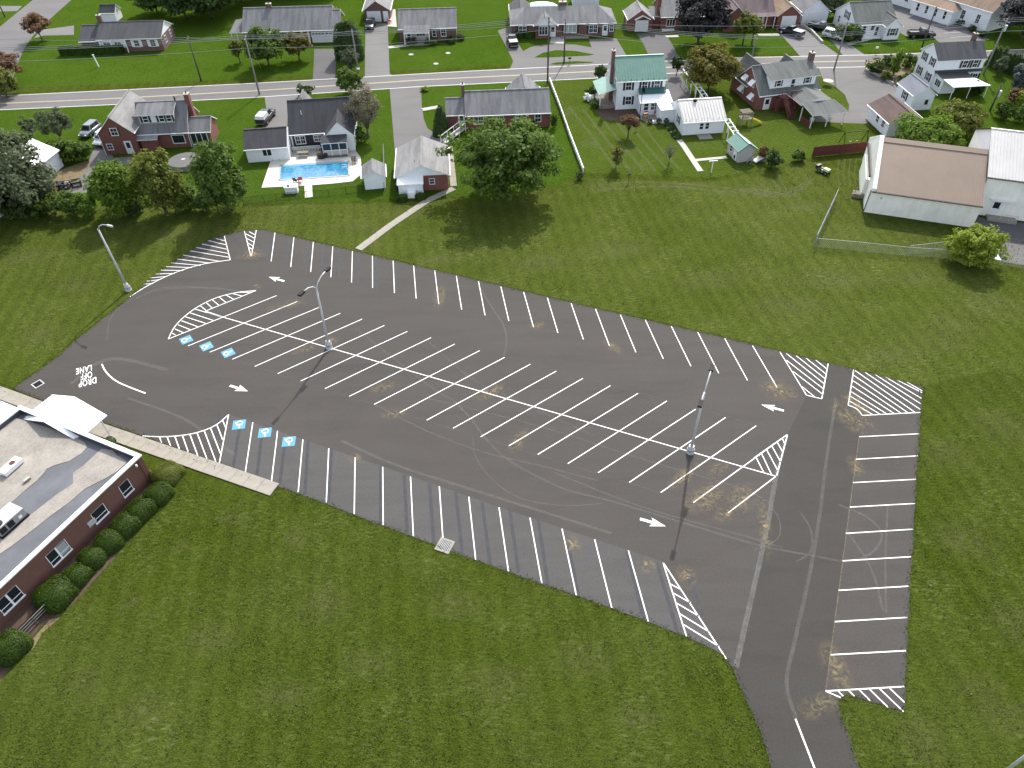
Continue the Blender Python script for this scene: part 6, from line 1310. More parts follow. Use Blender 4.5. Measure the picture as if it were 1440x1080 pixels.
# ------------------------------------------------------------------ vehicles
def wheel(V, x, y, r=.34, w=.22):
    t = cached(('tyre', r), lambda: MB().cyl(0, 0, -w/2, w/2, r, n=18).mesh('tyre', 'rubber')); ri = cached(('rim', r), lambda: MB().cyl(0, 0, -w/2-.012, w/2+.012, r*.62, n=14).mesh('rim', 'chrome'))
    o = link('wheel', t, V); o.location = (x, y, r); o.rotation_euler = (math.pi/2, 0, 0); link('rim', ri, o)
def car(kind, label, px, py, rot, paint, cat, cover=None, group='parked vehicles'):
    g = at(px, py); V = thing('parked_'+kind, label, cat, (g[0], g[1], 0), R(rot), group)
    D = {'sedan': (4.7, .90, .95, 1.45), 'suv': (4.7, .94, 1.05, 1.75), 'pickup': (5.6, .98, 1.10, 1.85), 'van': (5.2, .98, 1.1, 2.1)}[kind]
    L, w, hz_, H = D; a, b = -L/2, L/2
    if kind == 'pickup': secs = [(a, .5, 1.08, .93), (a+.15, .40, 1.12, 1), (-.5, .38, 1.12, 1), (.9, .38, 1.12, 1), (1.2, .38, 1.12, .98), (b-.25, .40, 1.02, .95), (b, .50, .85, .85)]
    else: secs = [(a, .5, hz_*.95, .85), (a+.2, .36, hz_, .96), (-.9, .3, hz_, 1), (.6, .3, hz_, 1), (1.1, .32, hz_*.98, .98), (b-.3, .36, hz_*.86, .93), (b, .48, hz_*.7, .80)]
    m = MB(); ring = []
    for x, zb, zt, k in secs:
        ww = w*k; ring.append([(x, -ww*.92, zb), (x, -ww, zb+(zt-zb)*.35), (x, -ww*.97, zt-.08), (x, -ww*.86, zt), (x, ww*.86, zt), (x, ww*.97, zt-.08), (x, ww, zb+(zt-zb)*.35), (x, ww*.92, zb)])
    n = 8; V_ = [p for r_ in ring for p in r_]
    F = [(i*n+k, (i+1)*n+k, (i+1)*n+(k+1) % n, i*n+(k+1) % n) for i in range(len(secs)-1) for k in range(n)]+[tuple(range(n)), tuple((len(secs)-1)*n+k for k in range(n-1, -1, -1))]
    m.add(V_, F).build('body', paint, V, True)
    zb, zt = secs[2][2]-.01, H
    c0, c1, t0, t1 = {'sedan': (-1.75, .95, -1.05, .25), 'suv': (a+.12, 1.15, a+.45, .45), 'pickup': (-.55, 1.30, -.40, .55), 'van': (a+.1, 1.6, a+.25, 1.0)}[kind]
    wb, wt = w*.88, w*.70
    B = [(c0, -wb, zb), (c1, -wb, zb), (c1, wb, zb), (c0, wb, zb)]; T = [(t0, -wt, zt), (t1, -wt, zt), (t1, wt, zt), (t0, wt, zt)]
    MB().add(B+T, [(4, 5, 6, 7), (0, 1, 5, 4), (1, 2, 6, 5), (2, 3, 7, 6), (3, 0, 4, 7)]).build('cabin', paint, V)
    def pane(nm, i, j, u0=.07, u1=.93, v0=.12, v1=.86, off=.015):
        p, q, s, t = (Vector(B[i]), Vector(B[j]), Vector(T[j]), Vector(T[i]))
        def at_(u, v): return (p+(q-p)*u)*(1-v)+(t+(s-t)*u)*v
        nn = (q-p).cross(t-p).normalized()*off
        MB().add([tuple(at_(u, v)+nn) for u, v in ((u0, v0), (u1, v0), (u1, v1), (u0, v1))], [(0, 1, 2, 3)]).build(nm, 'glass', V)
    pane('windscreen', 1, 2); pane('rear_window', 3, 0)
    if kind == 'van': pane('side_window', 0, 1, .68, .95); pane('side_window', 2, 3, .05, .32)
    else:
        for i, j in ((0, 1), (2, 3)): pane('side_window', i, j, .10, .48); pane('side_window', i, j, .52, .88)
    if kind == 'pickup':
        bd = MB().box(a+.12, -.62, -.72, .72, 1.122, 1.13).build('bed', 'black_plastic', V)
        for s in (-1, 1): MB().box(a+.05, -.55, s*.84-.07, s*.84+.07, 1.05, 1.30).build('bed_side', paint, V)
        MB().box(a+.0, a+.10, -.8, .8, .7, 1.29).build('tailgate', paint, V)
        if cover == 'cap':
            c = MB().add([(a+.05, -.88, 1.3), (-.5, -.88, 1.3), (-.5, .88, 1.3), (a+.05, .88, 1.3), (a+.2, -.72, 1.85), (-.52, -.72, 1.85), (-.52, .72, 1.85), (a+.2, .72, 1.85)], [(4, 5, 6, 7), (0, 1, 5, 4), (1, 2, 6, 5), (2, 3, 7, 6), (3, 0, 4, 7)]).build('bed_cap', 'car_white', V)
            MB().box(a+.2, -.6, -.02, .02, 1.85, 1.875).build('cap_seam', 'grey_metal', c)
        elif cover: MB().box(a+.06, -.56, -.86, .86, 1.30, 1.34).build('bed_cover', cover, V)
    for x in (a+.95, b-.95):
        for s in (-1, 1): wheel(V, x, s*(w-.10), .38 if kind in ('pickup', 'suv') else .33)
    for s in (-1, 1):
        MB().box(b-.10, b+.01, s*w*.62-.16, s*w*.62+.16, .66, .80).build('headlight', 'lamp_clear', V); MB().box(a-.015, a+.08, s*w*.74-.09, s*w*.74+.09, .72, .98).build('tail_light', 'lamp_red', V)
        MB().box(c1-.45, c1-.28, min(s*w, s*(w+.2)), max(s*w, s*(w+.2)), zb, zb+.16).build('wing_mirror', paint, V)
    MB().box(b-.06, b+.06, -w*.78, w*.78, .40, .58).build('front_bumper', 'black_plastic', V); MB().box(a-.06, a+.06, -w*.78, w*.78, .42, .60).build('rear_bumper', 'chrome' if kind == 'pickup' else 'black_plastic', V)
    return V
car('suv', 'dark steel grey family car on the grass left of the brick house', 128.5, 188, -99, 'car_steel', 'car')
car('van', 'white van half hidden behind the left corner of the brick house', 150, 199, -100, 'car_white', 'van')
car('pickup', 'grey pickup with a white bed cap on the drive by the pool house', 375, 169, 83, 'car_grey', 'pickup', 'cap')
car('pickup', 'dark green black pickup in front of the brick garage door', 521, 39, -88, 'car_black', 'pickup', None)
car('pickup', 'dark pickup with pale bed cover left of the wide brick ranch', 720.5, 62, 97, 'car_black', 'pickup', 'tonneau')
car('pickup', 'navy pickup with pale cover on the purple roofed house drive', 1112, 49, 130, 'car_navy', 'pickup', 'tonneau')
car('pickup', 'black pickup with grey cover behind the silver wagon', 1154, 43, -40, 'car_black', 'pickup', 'car_grey')
car('suv', 'silver wagon on the narrow drive of the white house', 1171, 54, -47, 'car_tan', 'car')
car('pickup', 'black pickup parked at the church car park edge', 1294, 52, -3, 'car_black', 'pickup', None)
# ride-on mower
g = at(1158, 243); mw = thing('ride_on_mower', 'pale green ride on lawn mower on the lawn beside the pink barn', 'mower', (g[0], g[1], 0), R(-55))
MB().box(-.1, .9, -.3, .3, .45, .85).build('hood', 'green_mower', mw); MB().box(-.9, .0, -.35, .35, .35, .55).build('chassis', 'green_mower', mw); MB().box(-.75, -.35, -.25, .25, .6, .72).build('seat', 'black_plastic', mw); MB().box(-.85, -.75, -.25, .25, .6, 1.1).build('backrest', 'black_plastic', mw)
MB().box(-.3, .4, -.62, .62, .12, .32).build('mower_deck', 'black_plastic', mw); MB().tube([(.1, 0, .85), (-.15, 0, 1.1)], .03, 6).build('steering_column', 'black_plastic', mw); MB().box(-1.35, -.9, -.45, .45, .35, .95).build('grass_bag', 'black_plastic', mw)
for x, r in ((.65, .22), (-.55, .30)):
    for s in (-1, 1): wheel(mw, x, s*.45, r, .22)
# ------------------------------------------------------------------ fences
def run(p, step):
    """points every ~step along world polyline"""
    o = []
    for a, b in zip(p, p[1:]):
        n = max(1, round(math.dist(a, b)/step))
        for k in range(n): o.append((a[0]+(b[0]-a[0])*k/n, a[1]+(b[1]-a[1])*k/n))
    o.append(p[-1]); return o
def chain_link(label, p, h, group, mat='grey_metal', gap=.30, r=.03, step=3.0, wr=.012):
    P = run(p, step); x0, y0 = P[0]; T = thing('chain_link_fence', label, 'fence', (x0, y0, 0), 0, group)
    L = [(x-x0, y-y0) for x, y in P]
    for x, y in L: MB().cyl(x, y, 0, h+.08, r, n=7).build('post', mat, T)
    for a, b in zip(L, L[1:]):
        MB().bar((*a, h), (*b, h), .045).build('top_rail', mat, T)
        m = MB(); d = math.dist(a, b); n = int(d/gap)+1; ux, uy = (b[0]-a[0])/d, (b[1]-a[1])/d
        def pt(s, z): return (a[0]+ux*s, a[1]+uy*s, z)
        for k in range(-int(h/gap), n+1):
            for s in (1, -1):
                s0, s1 = k*gap, k*gap+h
                z0, z1 = (0, h) if s > 0 else (h, 0)
                c0, c1 = max(0, s0), min(d, s1)
                if c1-c0 > .02: m.bar(pt(c0, z0+(z1-z0)*(c0-s0)/h), pt(c1, z0+(z1-z0)*(c1-s0)/h), wr)
        m.build('wire_mesh', mat, T, False, True)
    return T
F0, F1, F2 = at(1174, 282), at(1144, 347), at(1340, 364)
chain_link('tall chain link fence side running up the lawn towards the barn', [F0, F1], 1.9, 'chain link fence round the barn')
chain_link('low chain link fence along the field in front of the pink barn', [F1, at(1200, 352), at(1275, 360), F2, at(1440, 377), at(1480, 382)], 1.35, 'chain link fence round the barn')
chain_link('inner chain link side fence beside the barn shadow', [at(1275, 358), at(1340, 351)], 1.4, 'chain link fence round the barn', step=4)
def picket(label, p, h, mat, step=2.4, gap=.14, w=.02, group=None):
    P = run(p, step); x0, y0 = P[0]; T = thing('metal_fence', label, 'fence', (x0, y0, 0), 0, group); L = [(x-x0, y-y0) for x, y in P]
    for x, y in L: MB().box(x-.03, x+.03, y-.03, y+.03, 0, h+.06).build('post', mat, T)
    for a, b in zip(L, L[1:]):
        for z in (.12, h): MB().bar((*a, z), (*b, z), .035).build('rail', mat, T)
        m = MB(); n = int(math.dist(a, b)/gap)
        for k in range(1, n): t = k/n; x, y = a[0]+(b[0]-a[0])*t, a[1]+(b[1]-a[1])*t; m.bar((x, y, .05), (x, y, h), w)
        m.build('picket', mat, T, False, True)
    return T
picket('thin black metal fence along the field side of the pool', [at(343, 288), at(372, 284.5), at(407, 281), at(432, 279), at(463, 277), at(487, 273), at(512, 271)], 1.2, 'dark_metal')
picket('thin metal fence between the pool shed and the garage', [at(541, 268), at(540, 212)], 1.2, 'grey_metal'); 
g0, g1 = at(547, 276), at(545, 240)
# white fence down the slope
P = run([at(773, 116), at(786, 150), at(800, 190), at(812, 222), at(820, 243)], 2.4); T = thing('white_fence', 'long low white fence running down from the road to the field', 'fence', (*P[0], 0), 0)
for k, (x, y) in enumerate(P):
    MB().box(x-P[0][0]-.08, x-P[0][0]+.08, y-P[0][1]-.08, y-P[0][1]+.08, 0, .95).build('post', 'white_trim', T)
    if k+1 < len(P):
        a, b = (x-P[0][0], y-P[0][1]), (P[k+1][0]-P[0][0], P[k+1][1]-P[0][1])
        for z in (.18, .42, .66): MB().bar((*a, z), (*b, z), .05, .2).build('fence_board', 'white_trim', T)
        MB().bar((*a, .84), (*b, .84), .16, .06).build('cap_rail', 'white_trim', T)
# red board fence
A, B = Vector((*at(1141, 221), 0)), Vector((*at(1222, 213), 0)); d = B-A; T = thing('board_fence', 'red brown board fence left of the pink barn', 'fence', A, math.atan2(d.y, d.x))
n = int(d.length/.22); bm_ = MB().box(0, .205, -.015, .015, .05, 1.75).mesh('fence_board', 'red_wood')
for k in range(n): link('fence_board', bm_, T, False, (k*.22, random.uniform(-.01, .01), random.uniform(-.03, .03)))
for z in (.4, 1.4): MB().box(0, d.length, .015, .07, z, z+.09).build('rail', 'red_wood', T)
C_, D_ = Vector((*at(1345, 205), 0)), Vector((*at(1362, 180), 0)); d = D_-C_; T = thing('board_fence', 'short red board fence between the two barns and the trees', 'fence', C_, math.atan2(d.y, d.x))
for k in range(int(d.length/.22)): link('fence_board', bm_, T, False, (k*.22, 0, 0))
MB().bar((0, .05, 1.8), (d.length, .05, 1.8), .12).build('rail', 'weathered_wood', T)
# black railing on white kerb at planted corner
P = pts((1216, 99), (1228, 104), (1242, 111), (1256, 119)); T = thing('low_wall', 'white low wall with black railing round the planted road corner', 'wall', (*P[0], 0))
for a, b in zip(P, P[1:]):
    a, b = [(q[0]-P[0][0], q[1]-P[0][1]) for q in (a, b)]
    MB().bar((*a, .2), (*b, .2), .25, .4).build('wall_block', 'pale_concrete', T); MB().bar((*a, 1.1), (*b, 1.1), .07).build('rail', 'dark_metal', T); MB().bar((*a, .75), (*b, .75), .05).build('rail', 'dark_metal', T)
    for k in range(5):
        t = k/4; MB().box(a[0]+(b[0]-a[0])*t-.03, a[0]+(b[0]-a[0])*t+.03, a[1]+(b[1]-a[1])*t-.03, a[1]+(b[1]-a[1])*t+.03, .4, 1.1).build('baluster', 'dark_metal', T)
P = pts((1244, 112), (1278, 107)); T = thing('low_wall', 'plain white low wall from the planted corner to the gambrel house', 'wall', (*P[0], 0)); MB().bar((0, 0, .2), (P[1][0]-P[0][0], P[1][1]-P[0][1], .2), .25, .4).build('wall_block', 'pale_concrete', T)
P = pts((1125, 35.5), (1141, 45), (1156, 61)); T = thing('low_wall', 'pale low wall between the two driveways at the far right row', 'wall', (*P[0], 0))
for a, b in zip(P, P[1:]): a, b = [(q[0]-P[0][0], q[1]-P[0][1]) for q in (a, b)]; MB().bar((*a, .25), (*b, .25), .35, .5).build('wall_block', 'pale_concrete', T)
# ------------------------------------------------------------------ pool and its yard
dk = pts((381, 226), (415, 221), (455, 223), (507, 221.5), (508, 229), (506.5, 247), (496, 255.5), (470, 258.5), (432, 261.5), (368, 264.5))
PW = pts((394, 233.5), (491, 227.5), (491.5, 248), (392.5, 254.5))
deck = struct(MB().prism(dk, 0.0, .10).build('pool_deck', 'pool_deck_concrete'))
walk('footpath', [at(433.5, 261), at(434.5, 278)], 1.15, 'pool_deck_concrete', 1.4)
pt_ = struct(MB().prism(pts((381, 222), (409, 214), (455, 212), (500, 212), (507, 221), (455, 222.5), (415, 220.5)), 0, .05).build('patio', 'pale_concrete'))
sp = thing('swimming_pool', 'rectangular blue swimming pool in a pale concrete deck', 'pool', (*PW[0], .10)); q0 = PW[0]
loc_ = [(x-q0[0], y-q0[1]) for x, y in PW]
MB().poly(loc_, .012).build('water', 'pool_water', sp)
for a, b in zip(loc_, loc_[1:]+loc_[:1]): MB().bar((*a, .03), (*b, .03), .34, .06).build('coping', 'pale_concrete', sp)
MB().bar((loc_[0][0]+.2, loc_[0][1]-.28, .016), (loc_[1][0]-.2, loc_[1][1]-.28, .016), .3, .01).build('tile_band', 'pool_liner', sp)
for k in range(2): x, y = at(488+k*1.0, 238+k*3); MB().tube([(x-q0[0], y-q0[1], 0), (x-q0[0], y-q0[1], .7), (x-q0[0]-.7, y-q0[1], .7), (x-q0[0]-.8, y-q0[1], .05)], .03, 6).build('ladder_rail', 'white_trim', sp)
def at0(px, py): return at(px, py)
x, y = at(470, 237, .3); o = MB().tube([(0, 0, .2), tuple(Vector((*at(479, 256), .15))-Vector((x, y, 0)))], .03, 6).build('pool_pole', 'galvanised'); o.location = (x, y, 0); tag(o, 'thin pole of a pool net lying across the pool edge', 'pole')
x, y = at(411, 270); pb = thing('pump_box', 'white pool pump box on the grass below the deck', 'box', (x, y, 0), R(5)); MB().box(-.95, .95, -.5, .5, 0, 1.0).build('casing', 'white_trim', pb); MB().box(-1, 1, -.55, .55, 1.0, 1.08).build('lid', 'white_metal', pb); MB().box(-.6, -.15, -.3, .1, 1.08, 1.2).build('hatch', 'black_plastic', pb)
def chair(label, px, py, rot, mat, group='garden chairs'):
    x, y = at(px, py); T = thing('garden_chair', label, 'chair', (x, y, .1 if 365 < px < 510 else 0), R(rot), group)
    MB().box(-.3, .3, -.3, .3, .38, .44).build('seat', mat, T); MB().slab([(-.3, .28, .44), (.3, .28, .44), (.3, .45, 1.0), (-.3, .45, 1.0)], .05).build('backrest', mat, T)
    for s in (-1, 1):
        MB().box(s*.32-.04, s*.32+.04, -.3, .3, .58, .63).build('armrest', mat, T)
        for v in (-.26, .26): MB().box(s*.28-.03, s*.28+.03, v-.03, v+.03, 0, .4).build('leg', mat, T)
chair('black deck chair at the near pool edge', 417, 257.5, 160, 'black_plastic'); chair('dark red deck chair at the near pool edge', 423, 256, 200, 'red_plastic'); chair('tan lounge chair at the right end of the pool deck', 498, 230.5, 20, 'weathered_wood'); chair('second tan lounge chair at the right end of the pool deck', 500.5, 230, 30, 'weathered_wood')
chair('red chair on the patio behind the green roofed house', 908, 162.5, 180, 'red_plastic'); chair('right red chair on that patio under the door', 922, 161.5, 180, 'red_plastic'); chair('white chair under the carport roof', 1141, 172, 150, 'white_trim'); chair('second white chair under the carport roof', 1165, 171, 170, 'white_trim')
chair('white chair on the patio beside the brick garage with dark pickup', 549, 30, 90, 'white_trim'); chair('orange chair on the patio beside the brick garage with dark pickup', 547, 25, 120, 'orange_plastic'); chair('red chair on the patio beside the brick garage with dark pickup', 548, 33, 60, 'red_plastic')
bed([(545, 14), (556, 13), (558, 38), (545, 37)], 'pale_concrete', 'patio')
bed([(900, 158.5), (940, 155.5), (941, 168), (934, 174), (912, 173), (901, 168)], 'concrete', 'patio')
def table(label, px, py, rot, mat, l=1.8, w=.8, bench=True, z=0):
    x, y = at(px, py); T = thing('picnic_table', label, 'table', (x, y, z), R(rot))
    for k in range(4): MB().box(-l/2, l/2, -w/2+w*k/4+.01, -w/2+w*(k+1)/4-.01, .7, .75).build('top_board', mat, T)
    for s in (-1, 1):
        if bench: MB().box(-l/2, l/2, s*.75-.13, s*.75+.13, .42, .46).build('bench', mat, T)
        MB().bar((s*l*.36, -.7, 0), (s*l*.36, .2, .7), .08).build('leg', mat, T); MB().bar((s*l*.36, .7, 0), (s*l*.36, -.2, .7), .08).build('leg', mat, T)
table('weathered picnic table on the patio between house and pool', 427, 220, 5, 'weathered_wood', z=.05); table('small grey table by the white pool house wing door', 389, 224, 5, 'grey_metal', 1.5, .7, False, .05)
for k, (px, py) in enumerate(((453, 222), (459, 221))):
    x, y = at(px, py); T = thing('planter_tub', ('dark round tub at the left corner of the screened porch', 'smaller dark tub right of the big porch tub')[k], 'tub', (x, y, .05)); r = .75-.3*k; MB().cyl(0, 0, 0, .8, r, r*1.1, 16).build('tub', 'black_plastic', T); MB().cyl(0, 0, .8, .83, r*.95, n=16).build('soil', 'soil', T)
cs = thing('deck_railing', 'cream slatted railing below the black siding', 'railing', (*at(412, 214.5), .05), R(7))
MB().box(0, 4.6, -.03, .03, .82, .9).build('rail', 'cream_siding', cs)
for k in range(19): MB().box(.05+.245*k, .16+.245*k, -.02, .02, 0, .82).build('baluster', 'cream_siding', cs)
sx, sy = at(514, 267)
ps = house('shed', 'small white shed with grey roof right of the pool', 'shed', sx, sy, 8)
walls(ps, 0, 3.1, 0, 3.6, 2.1, 'white_siding', 'y', 3.0); gable_roof(ps, 0, 3.1, 0, 3.6, 2.1, 3.0, 'y', 'shingle_grey', .3, .25); door(ps, 0, 1.8, 0, 1.0, 1.9, 'L', lite=False)
x, y = at(262, 231); cp = thing('covered_pool', 'round pool under a flat grey cover behind the brick house', 'pool', (x, y, 0)); MB().cyl(0, 0, 0, .75, 2.6, n=32).build('pool_wall', 'grey_metal', cp); MB().cyl(0, 0, .75, .80, 2.62, n=32).build('cover', 'road_asphalt', cp); MB().cyl(-.3, .2, .8, .83, .35, n=12).build('leaf_patch', 'pale_concrete', cp)
# plough blade and dark machine parts at the drive end
x, y = at(69, 271); T = thing('plough_blade', 'yellow plough blade lying at the end of the brick drive', 'plough', (x, y, 0), R(6)); MB().slab([(-1.3, -.3, .15), (1.3, -.3, .15), (1.3, .25, .7), (-1.3, .25, .7)], .08).build('blade', 'yellow_plastic', T); MB().box(-.9, .9, .3, .5, .1, .3).build('frame', 'yellow_plastic', T)
for k, (px, py, lb) in enumerate(((83, 265, 'left black metal frame on the drive end'), (93, 264, 'middle black metal frame with pale seat on the drive end'), (109, 261, 'right black box frame on the drive end'))):
    x, y = at(px, py); T = thing('machine_frame', lb, 'machine', (x, y, 0), R(-15+20*k), 'black machine frames at the drive end'); s = .6
    for a, b in (((-s, -s), (s, -s)), ((s, -s), (s, s)), ((s, s), (-s, s)), ((-s, s), (-s, -s))):
        for z in (.15, .8): MB().bar((*a, z), (*b, z), .14).build('frame_bar', 'black_plastic', T)
        MB().bar((*a, 0), (*a, .85), .14).build('frame_post', 'black_plastic', T)
    MB().box(-s, s, -.12, .12, .45, .55).build('cross_plate', 'black_plastic', T)
    if k == 1: MB().box(.1, .7, -.2, .25, .85, .97).build('seat_pad', 'weathered_wood', T)
# wheelchair ramp of ranch
ra, rb_ = Vector((*at(624, 201), 0)), Vector((*at(651, 185), 0)); d = rb_-ra; T = thing('ramp', 'white railed ramp from the garage drive up to the long brick ranch', 'ramp', ra, math.atan2(d.y, d.x)); L = d.length
MB().slab([(0, -.6, .1), (L, -.6, .7), (L, .6, .7), (0, .6, .1)], .1).build('deck', 'pale_concrete', T)
for s in (-.6, .6):
    MB().bar((0, s, 1.05), (L, s, 1.65), .09).build('hand_rail', 'white_trim', T); MB().bar((0, s, .6), (L, s, 1.2), .06).build('mid_rail', 'dark_metal', T)
    for k in range(4): t = k/3; MB().box(L*t-.05, L*t+.05, s-.05, s+.05, 0, 1.05+.6*t).build('post', 'white_trim', T)
# trellises
def trellis(label, a, b, z=2.3):
    a, b = Vector((*at(*a, z), 0)), Vector((*at(*b, z), 0)); d = b-a; T = thing('trellis', label, 'trellis', a, math.atan2(d.y, d.x), 'white garden trellises'); L = d.length
    for s in (-.45, .45):
        MB().bar((0, s, z), (L, s, z), .12).build('beam', 'white_trim', T)
        for k in range(int(L/3)+1): MB().box(3*k+.02, 3*k+.14, s-.06, s+.06, 0, z-.06).build('post', 'white_trim', T)
    for k in range(int(L/1.5)+1): MB().bar((1.5*k+.1, -.6, z+.1), (1.5*k+.1, .6, z+.1), .08).build('crosspiece', 'white_trim', T)
trellis('white trellis running from the road tree to the white garage', (964, 97), (992, 136)); trellis('white trellis running from the white garage to the green roofed shed', (1022, 168), (1040, 195))
sx, sy = at(1037, 229)
gs = house('shed', 'small grey shed with a green gable roof beside the garden path', 'shed', sx, sy, 14)
walls(gs, 0, 2.7, 0, 3.8, 2.1, 'grey_siding', 'y', 3.0); gable_roof(gs, 0, 2.7, 0, 3.8, 2.1, 3.0, 'y', 'metal_green', .3, .25, trim='metal_green_dark'); window(gs, 0, 2.6, .8, .7, .9, 'L'); door(gs, 0, 1.2, 0, .8, 1.9, 'L', 'car_grey', False)
x, y = at(1060, 229); T = thing('garden_cart', 'white tipped garden cart leaning right of the green roofed shed', 'cart', (x, y, 0), R(20)); MB().slab([(0, -.5, .3), (1.6, -.5, 1.0), (1.6, .5, 1.0), (0, .5, .3)], .1).build('tray', 'white_trim', T); MB().slab([(1.6, -.6, .0), (1.75, -.6, 1.3), (1.75, .6, 1.3), (1.6, .6, .0)], .06).build('end_board', 'tonneau', T)
MB().bar((-1.0, -.4, .1), (.4, .3, 1.4), .1).build('handle', 'weathered_wood', T); MB().bar((-1.3, .1, .1), (.2, .6, 1.2), .08).build('handle', 'weathered_wood', T); wheel(T, .8, -.55, .25, .1)
x, y = at(985.5, 226); T = thing('clothes_post', 'T shaped white clothes post beside the garden path', 'post', (*at(1000, 243), 0), R(6)); MB().box(-.05, .05, -.05, .05, 0, 2.0).build('post', 'white_trim', T); MB().box(-.7, .7, -.05, .05, 1.95, 2.05).build('crossbar', 'white_trim', T)
x, y = at(884, 256); T = thing('bird_box', 'small dark bird box on a post at the field edge', 'bird box', (x, y, 0)); MB().box(-.04, .04, -.04, .04, 0, 1.2).build('post', 'pole_wood', T); MB().box(-.18, .18, -.15, .15, 1.2, 1.5).build('box', 'pole_wood', T); MB().slab([(-.24, -.2, 1.5), (.24, -.2, 1.5), (.24, .2, 1.62), (-.24, .2, 1.62)], .04).build('roof', 'dark_metal', T)
# play set, swing frame
x, y = at(1046, 175); T = thing('play_set', 'wooden climbing frame with yellow slide on the lawn of the red stair house', 'play set', (x, y, 0), R(10))
for a in (-.9, .9):
    for b in (-.8, .8): MB().box(a-.06, a+.06, b-.06, b+.06, 0, 2.3).build('post', 'weathered_wood', T)
for k in range(8): MB().box(-.95+.24*k, -.95+.24*k+.21, -.85, .85, 1.2, 1.25).build('deck_board', 'weathered_wood', T)
for z in (1.6, 1.9, 2.25):
    for b in (-.85, .85): MB().box(-.95, .95, b-.03, b+.03, z, z+.09).build('rail', 'weathered_wood', T)
for k in range(4): MB().box(-.95, .95, -.5+.4*k, -.3+.4*k, 2.3, 2.36).build('roof_slat', 'weathered_wood', T)
for b in (-.3, .3): MB().bar((-.95, b, 0.05), (-.95, b+.01, 1.2), .07).build('ladder_side', 'weathered_wood', T)
MB().slab([(.95, -.75, 1.25), (.95, -.30, 1.25), (3.0, -.30, .2), (3.0, -.75, .2)][::-1], .05).build('slide', 'yellow_plastic', T)
for b in (-.77, -.28): MB().bar((.95, b, 1.35), (3.0, b, .3), .05, .16).build('slide_edge', 'yellow_plastic', T)
a, b = Vector((*at(1183, 204), 0)), Vector((*at(1215, 201), 0)); d = b-a; T = thing('swing_frame', 'black swing frame behind the red board fence', 'swing', a, math.atan2(d.y, d.x)); L = d.length
MB().bar((0, 0, 2.2), (L, 0, 2.2), .09).build('top_bar', 'dark_metal', T)
for x_ in (0, L):
    for s in (-.9, .9): MB().bar((x_, s, 0), (x_, 0, 2.2), .08).build('leg', 'dark_metal', T)
for x_ in (L*.35, L*.65):
    q = MB().box(x_-.22, x_+.22, -.1, .1, .5, .54).build('swing_seat', 'black_plastic', T)
    for s in (-.2, .2): MB().bar((x_+s, 0, .54), (x_+s, 0, 2.2), .02).build('chain', 'galvanised', q)
x, y = at(1205, 276); T = thing('wood_pile', 'small stack of weathered timber against the pink barn side', 'wood pile', (x, y, 0), R(-19))
for k in range(6): MB().box(-.8+.02*k, .8, -.6+.4*(k % 3), -.28+.4*(k % 3), .02+.34*(k//3), .32+.34*(k//3)).build('timber', 'weathered_wood', T)
MB().bar((-.9, -.7, .0), (-.2, .3, 1.3), .1).build('plank', 'weathered_wood', T)
x, y = at(1239, 147); T = thing('tarp_trailer', 'blue tarp covered trailer beside the brown roofed garage', 'trailer', (x, y, 0), R(20)); MB().add([(-1, -.6, .4), (1, -.6, .4), (1, .6, .4), (-1, .6, .4), (-.7, -.3, 1.1), (.8, -.3, 1.0), (.7, .35, 1.05), (-.6, .3, 1.2)], [(4, 5, 6, 7), (0, 1, 5, 4), (1, 2, 6, 5), (2, 3, 7, 6), (3, 0, 4, 7)]).build('tarp', 'blue_plastic', T)
for s in (-1, 1): wheel(T, 0, s*.6, .28, .16)
x, y = at(1394, 362); o = MB().box(-1.0, 1.0, -.6, .6, .02, .12).build('white_board', 'white_metal'); o.location = (x, y, 0); o.rotation_euler = (0, 0, R(-12)); tag(o, 'flat white board lying beside the yellow green shrub', 'board')
x, y = at(1163, 120); T = thing('lawn_ornament', 'pale round lawn ornament basin on the grass by the parking area', 'ornament', (x, y, 0)); MB().cyl(0, 0, 0, .7, .12, .1, 10).build('stem', 'pale_concrete', T); MB().cyl(0, 0, .7, .9, .5, .95, 18).build('basin', 'pale_concrete', T)
# mail boxes, signs, small things on lawns
def mailbox(label, px, py, rot=-85, mat='dark_metal'):
    x, y = at(px, py); T = thing('mailbox', label, 'mailbox', (x, y, 0), R(rot), 'mailboxes along the road'); MB().box(-.05, .05, -.05, .05, 0, 1.0).build('post', 'weathered_wood', T); MB().prism([(-.12, -.28), (.12, -.28), (.12, .28), (-.12, .28)], 1.0, 1.22).build('box', mat, T); MB().tube([(0, -.28, 1.22), (0, .28, 1.22)], .12, 8).build('lid', mat, T)
mailbox('white mailbox at the mouth of the garage drive', 505, 105, -85, 'white_trim'); mailbox('dark mailbox on the grass island of the half circle drive', 801, 90); mailbox('white mailbox on the white house lawn near the church', 1231, 75, -85, 'white_trim'); mailbox('white mailbox at the compact round tree by the road', 493, 131, -85, 'white_trim')
x, y = at(139, 94); T = thing('lawn_post', 'leaning pale post on the lawn below the long hedge', 'post', (x, y, 0)); T.rotation_euler = (0, R(-6), 0); MB().box(-.09, .09, -.09, .09, 0, 2.3).build('post', 'white_trim', T); MB().box(-.14, .14, -.14, .14, 2.3, 2.45).build('cap', 'white_trim', T)
for k, (px, py) in enumerate(((578, 77), (630, 75), (613, 90))):
    x, y = at(px, py); o = MB().cyl(0, 0, .01, .1, .55, .5, 16).build('septic_lid', 'pale_concrete'); o.location = (x, y, 0); tag(o, ('left pale round concrete lid on the ranch front lawn', 'right pale round concrete lid on the ranch front lawn', 'lower pale round concrete lid near the road on the ranch front lawn')[k], 'lid', 'concrete lids on the front lawn')
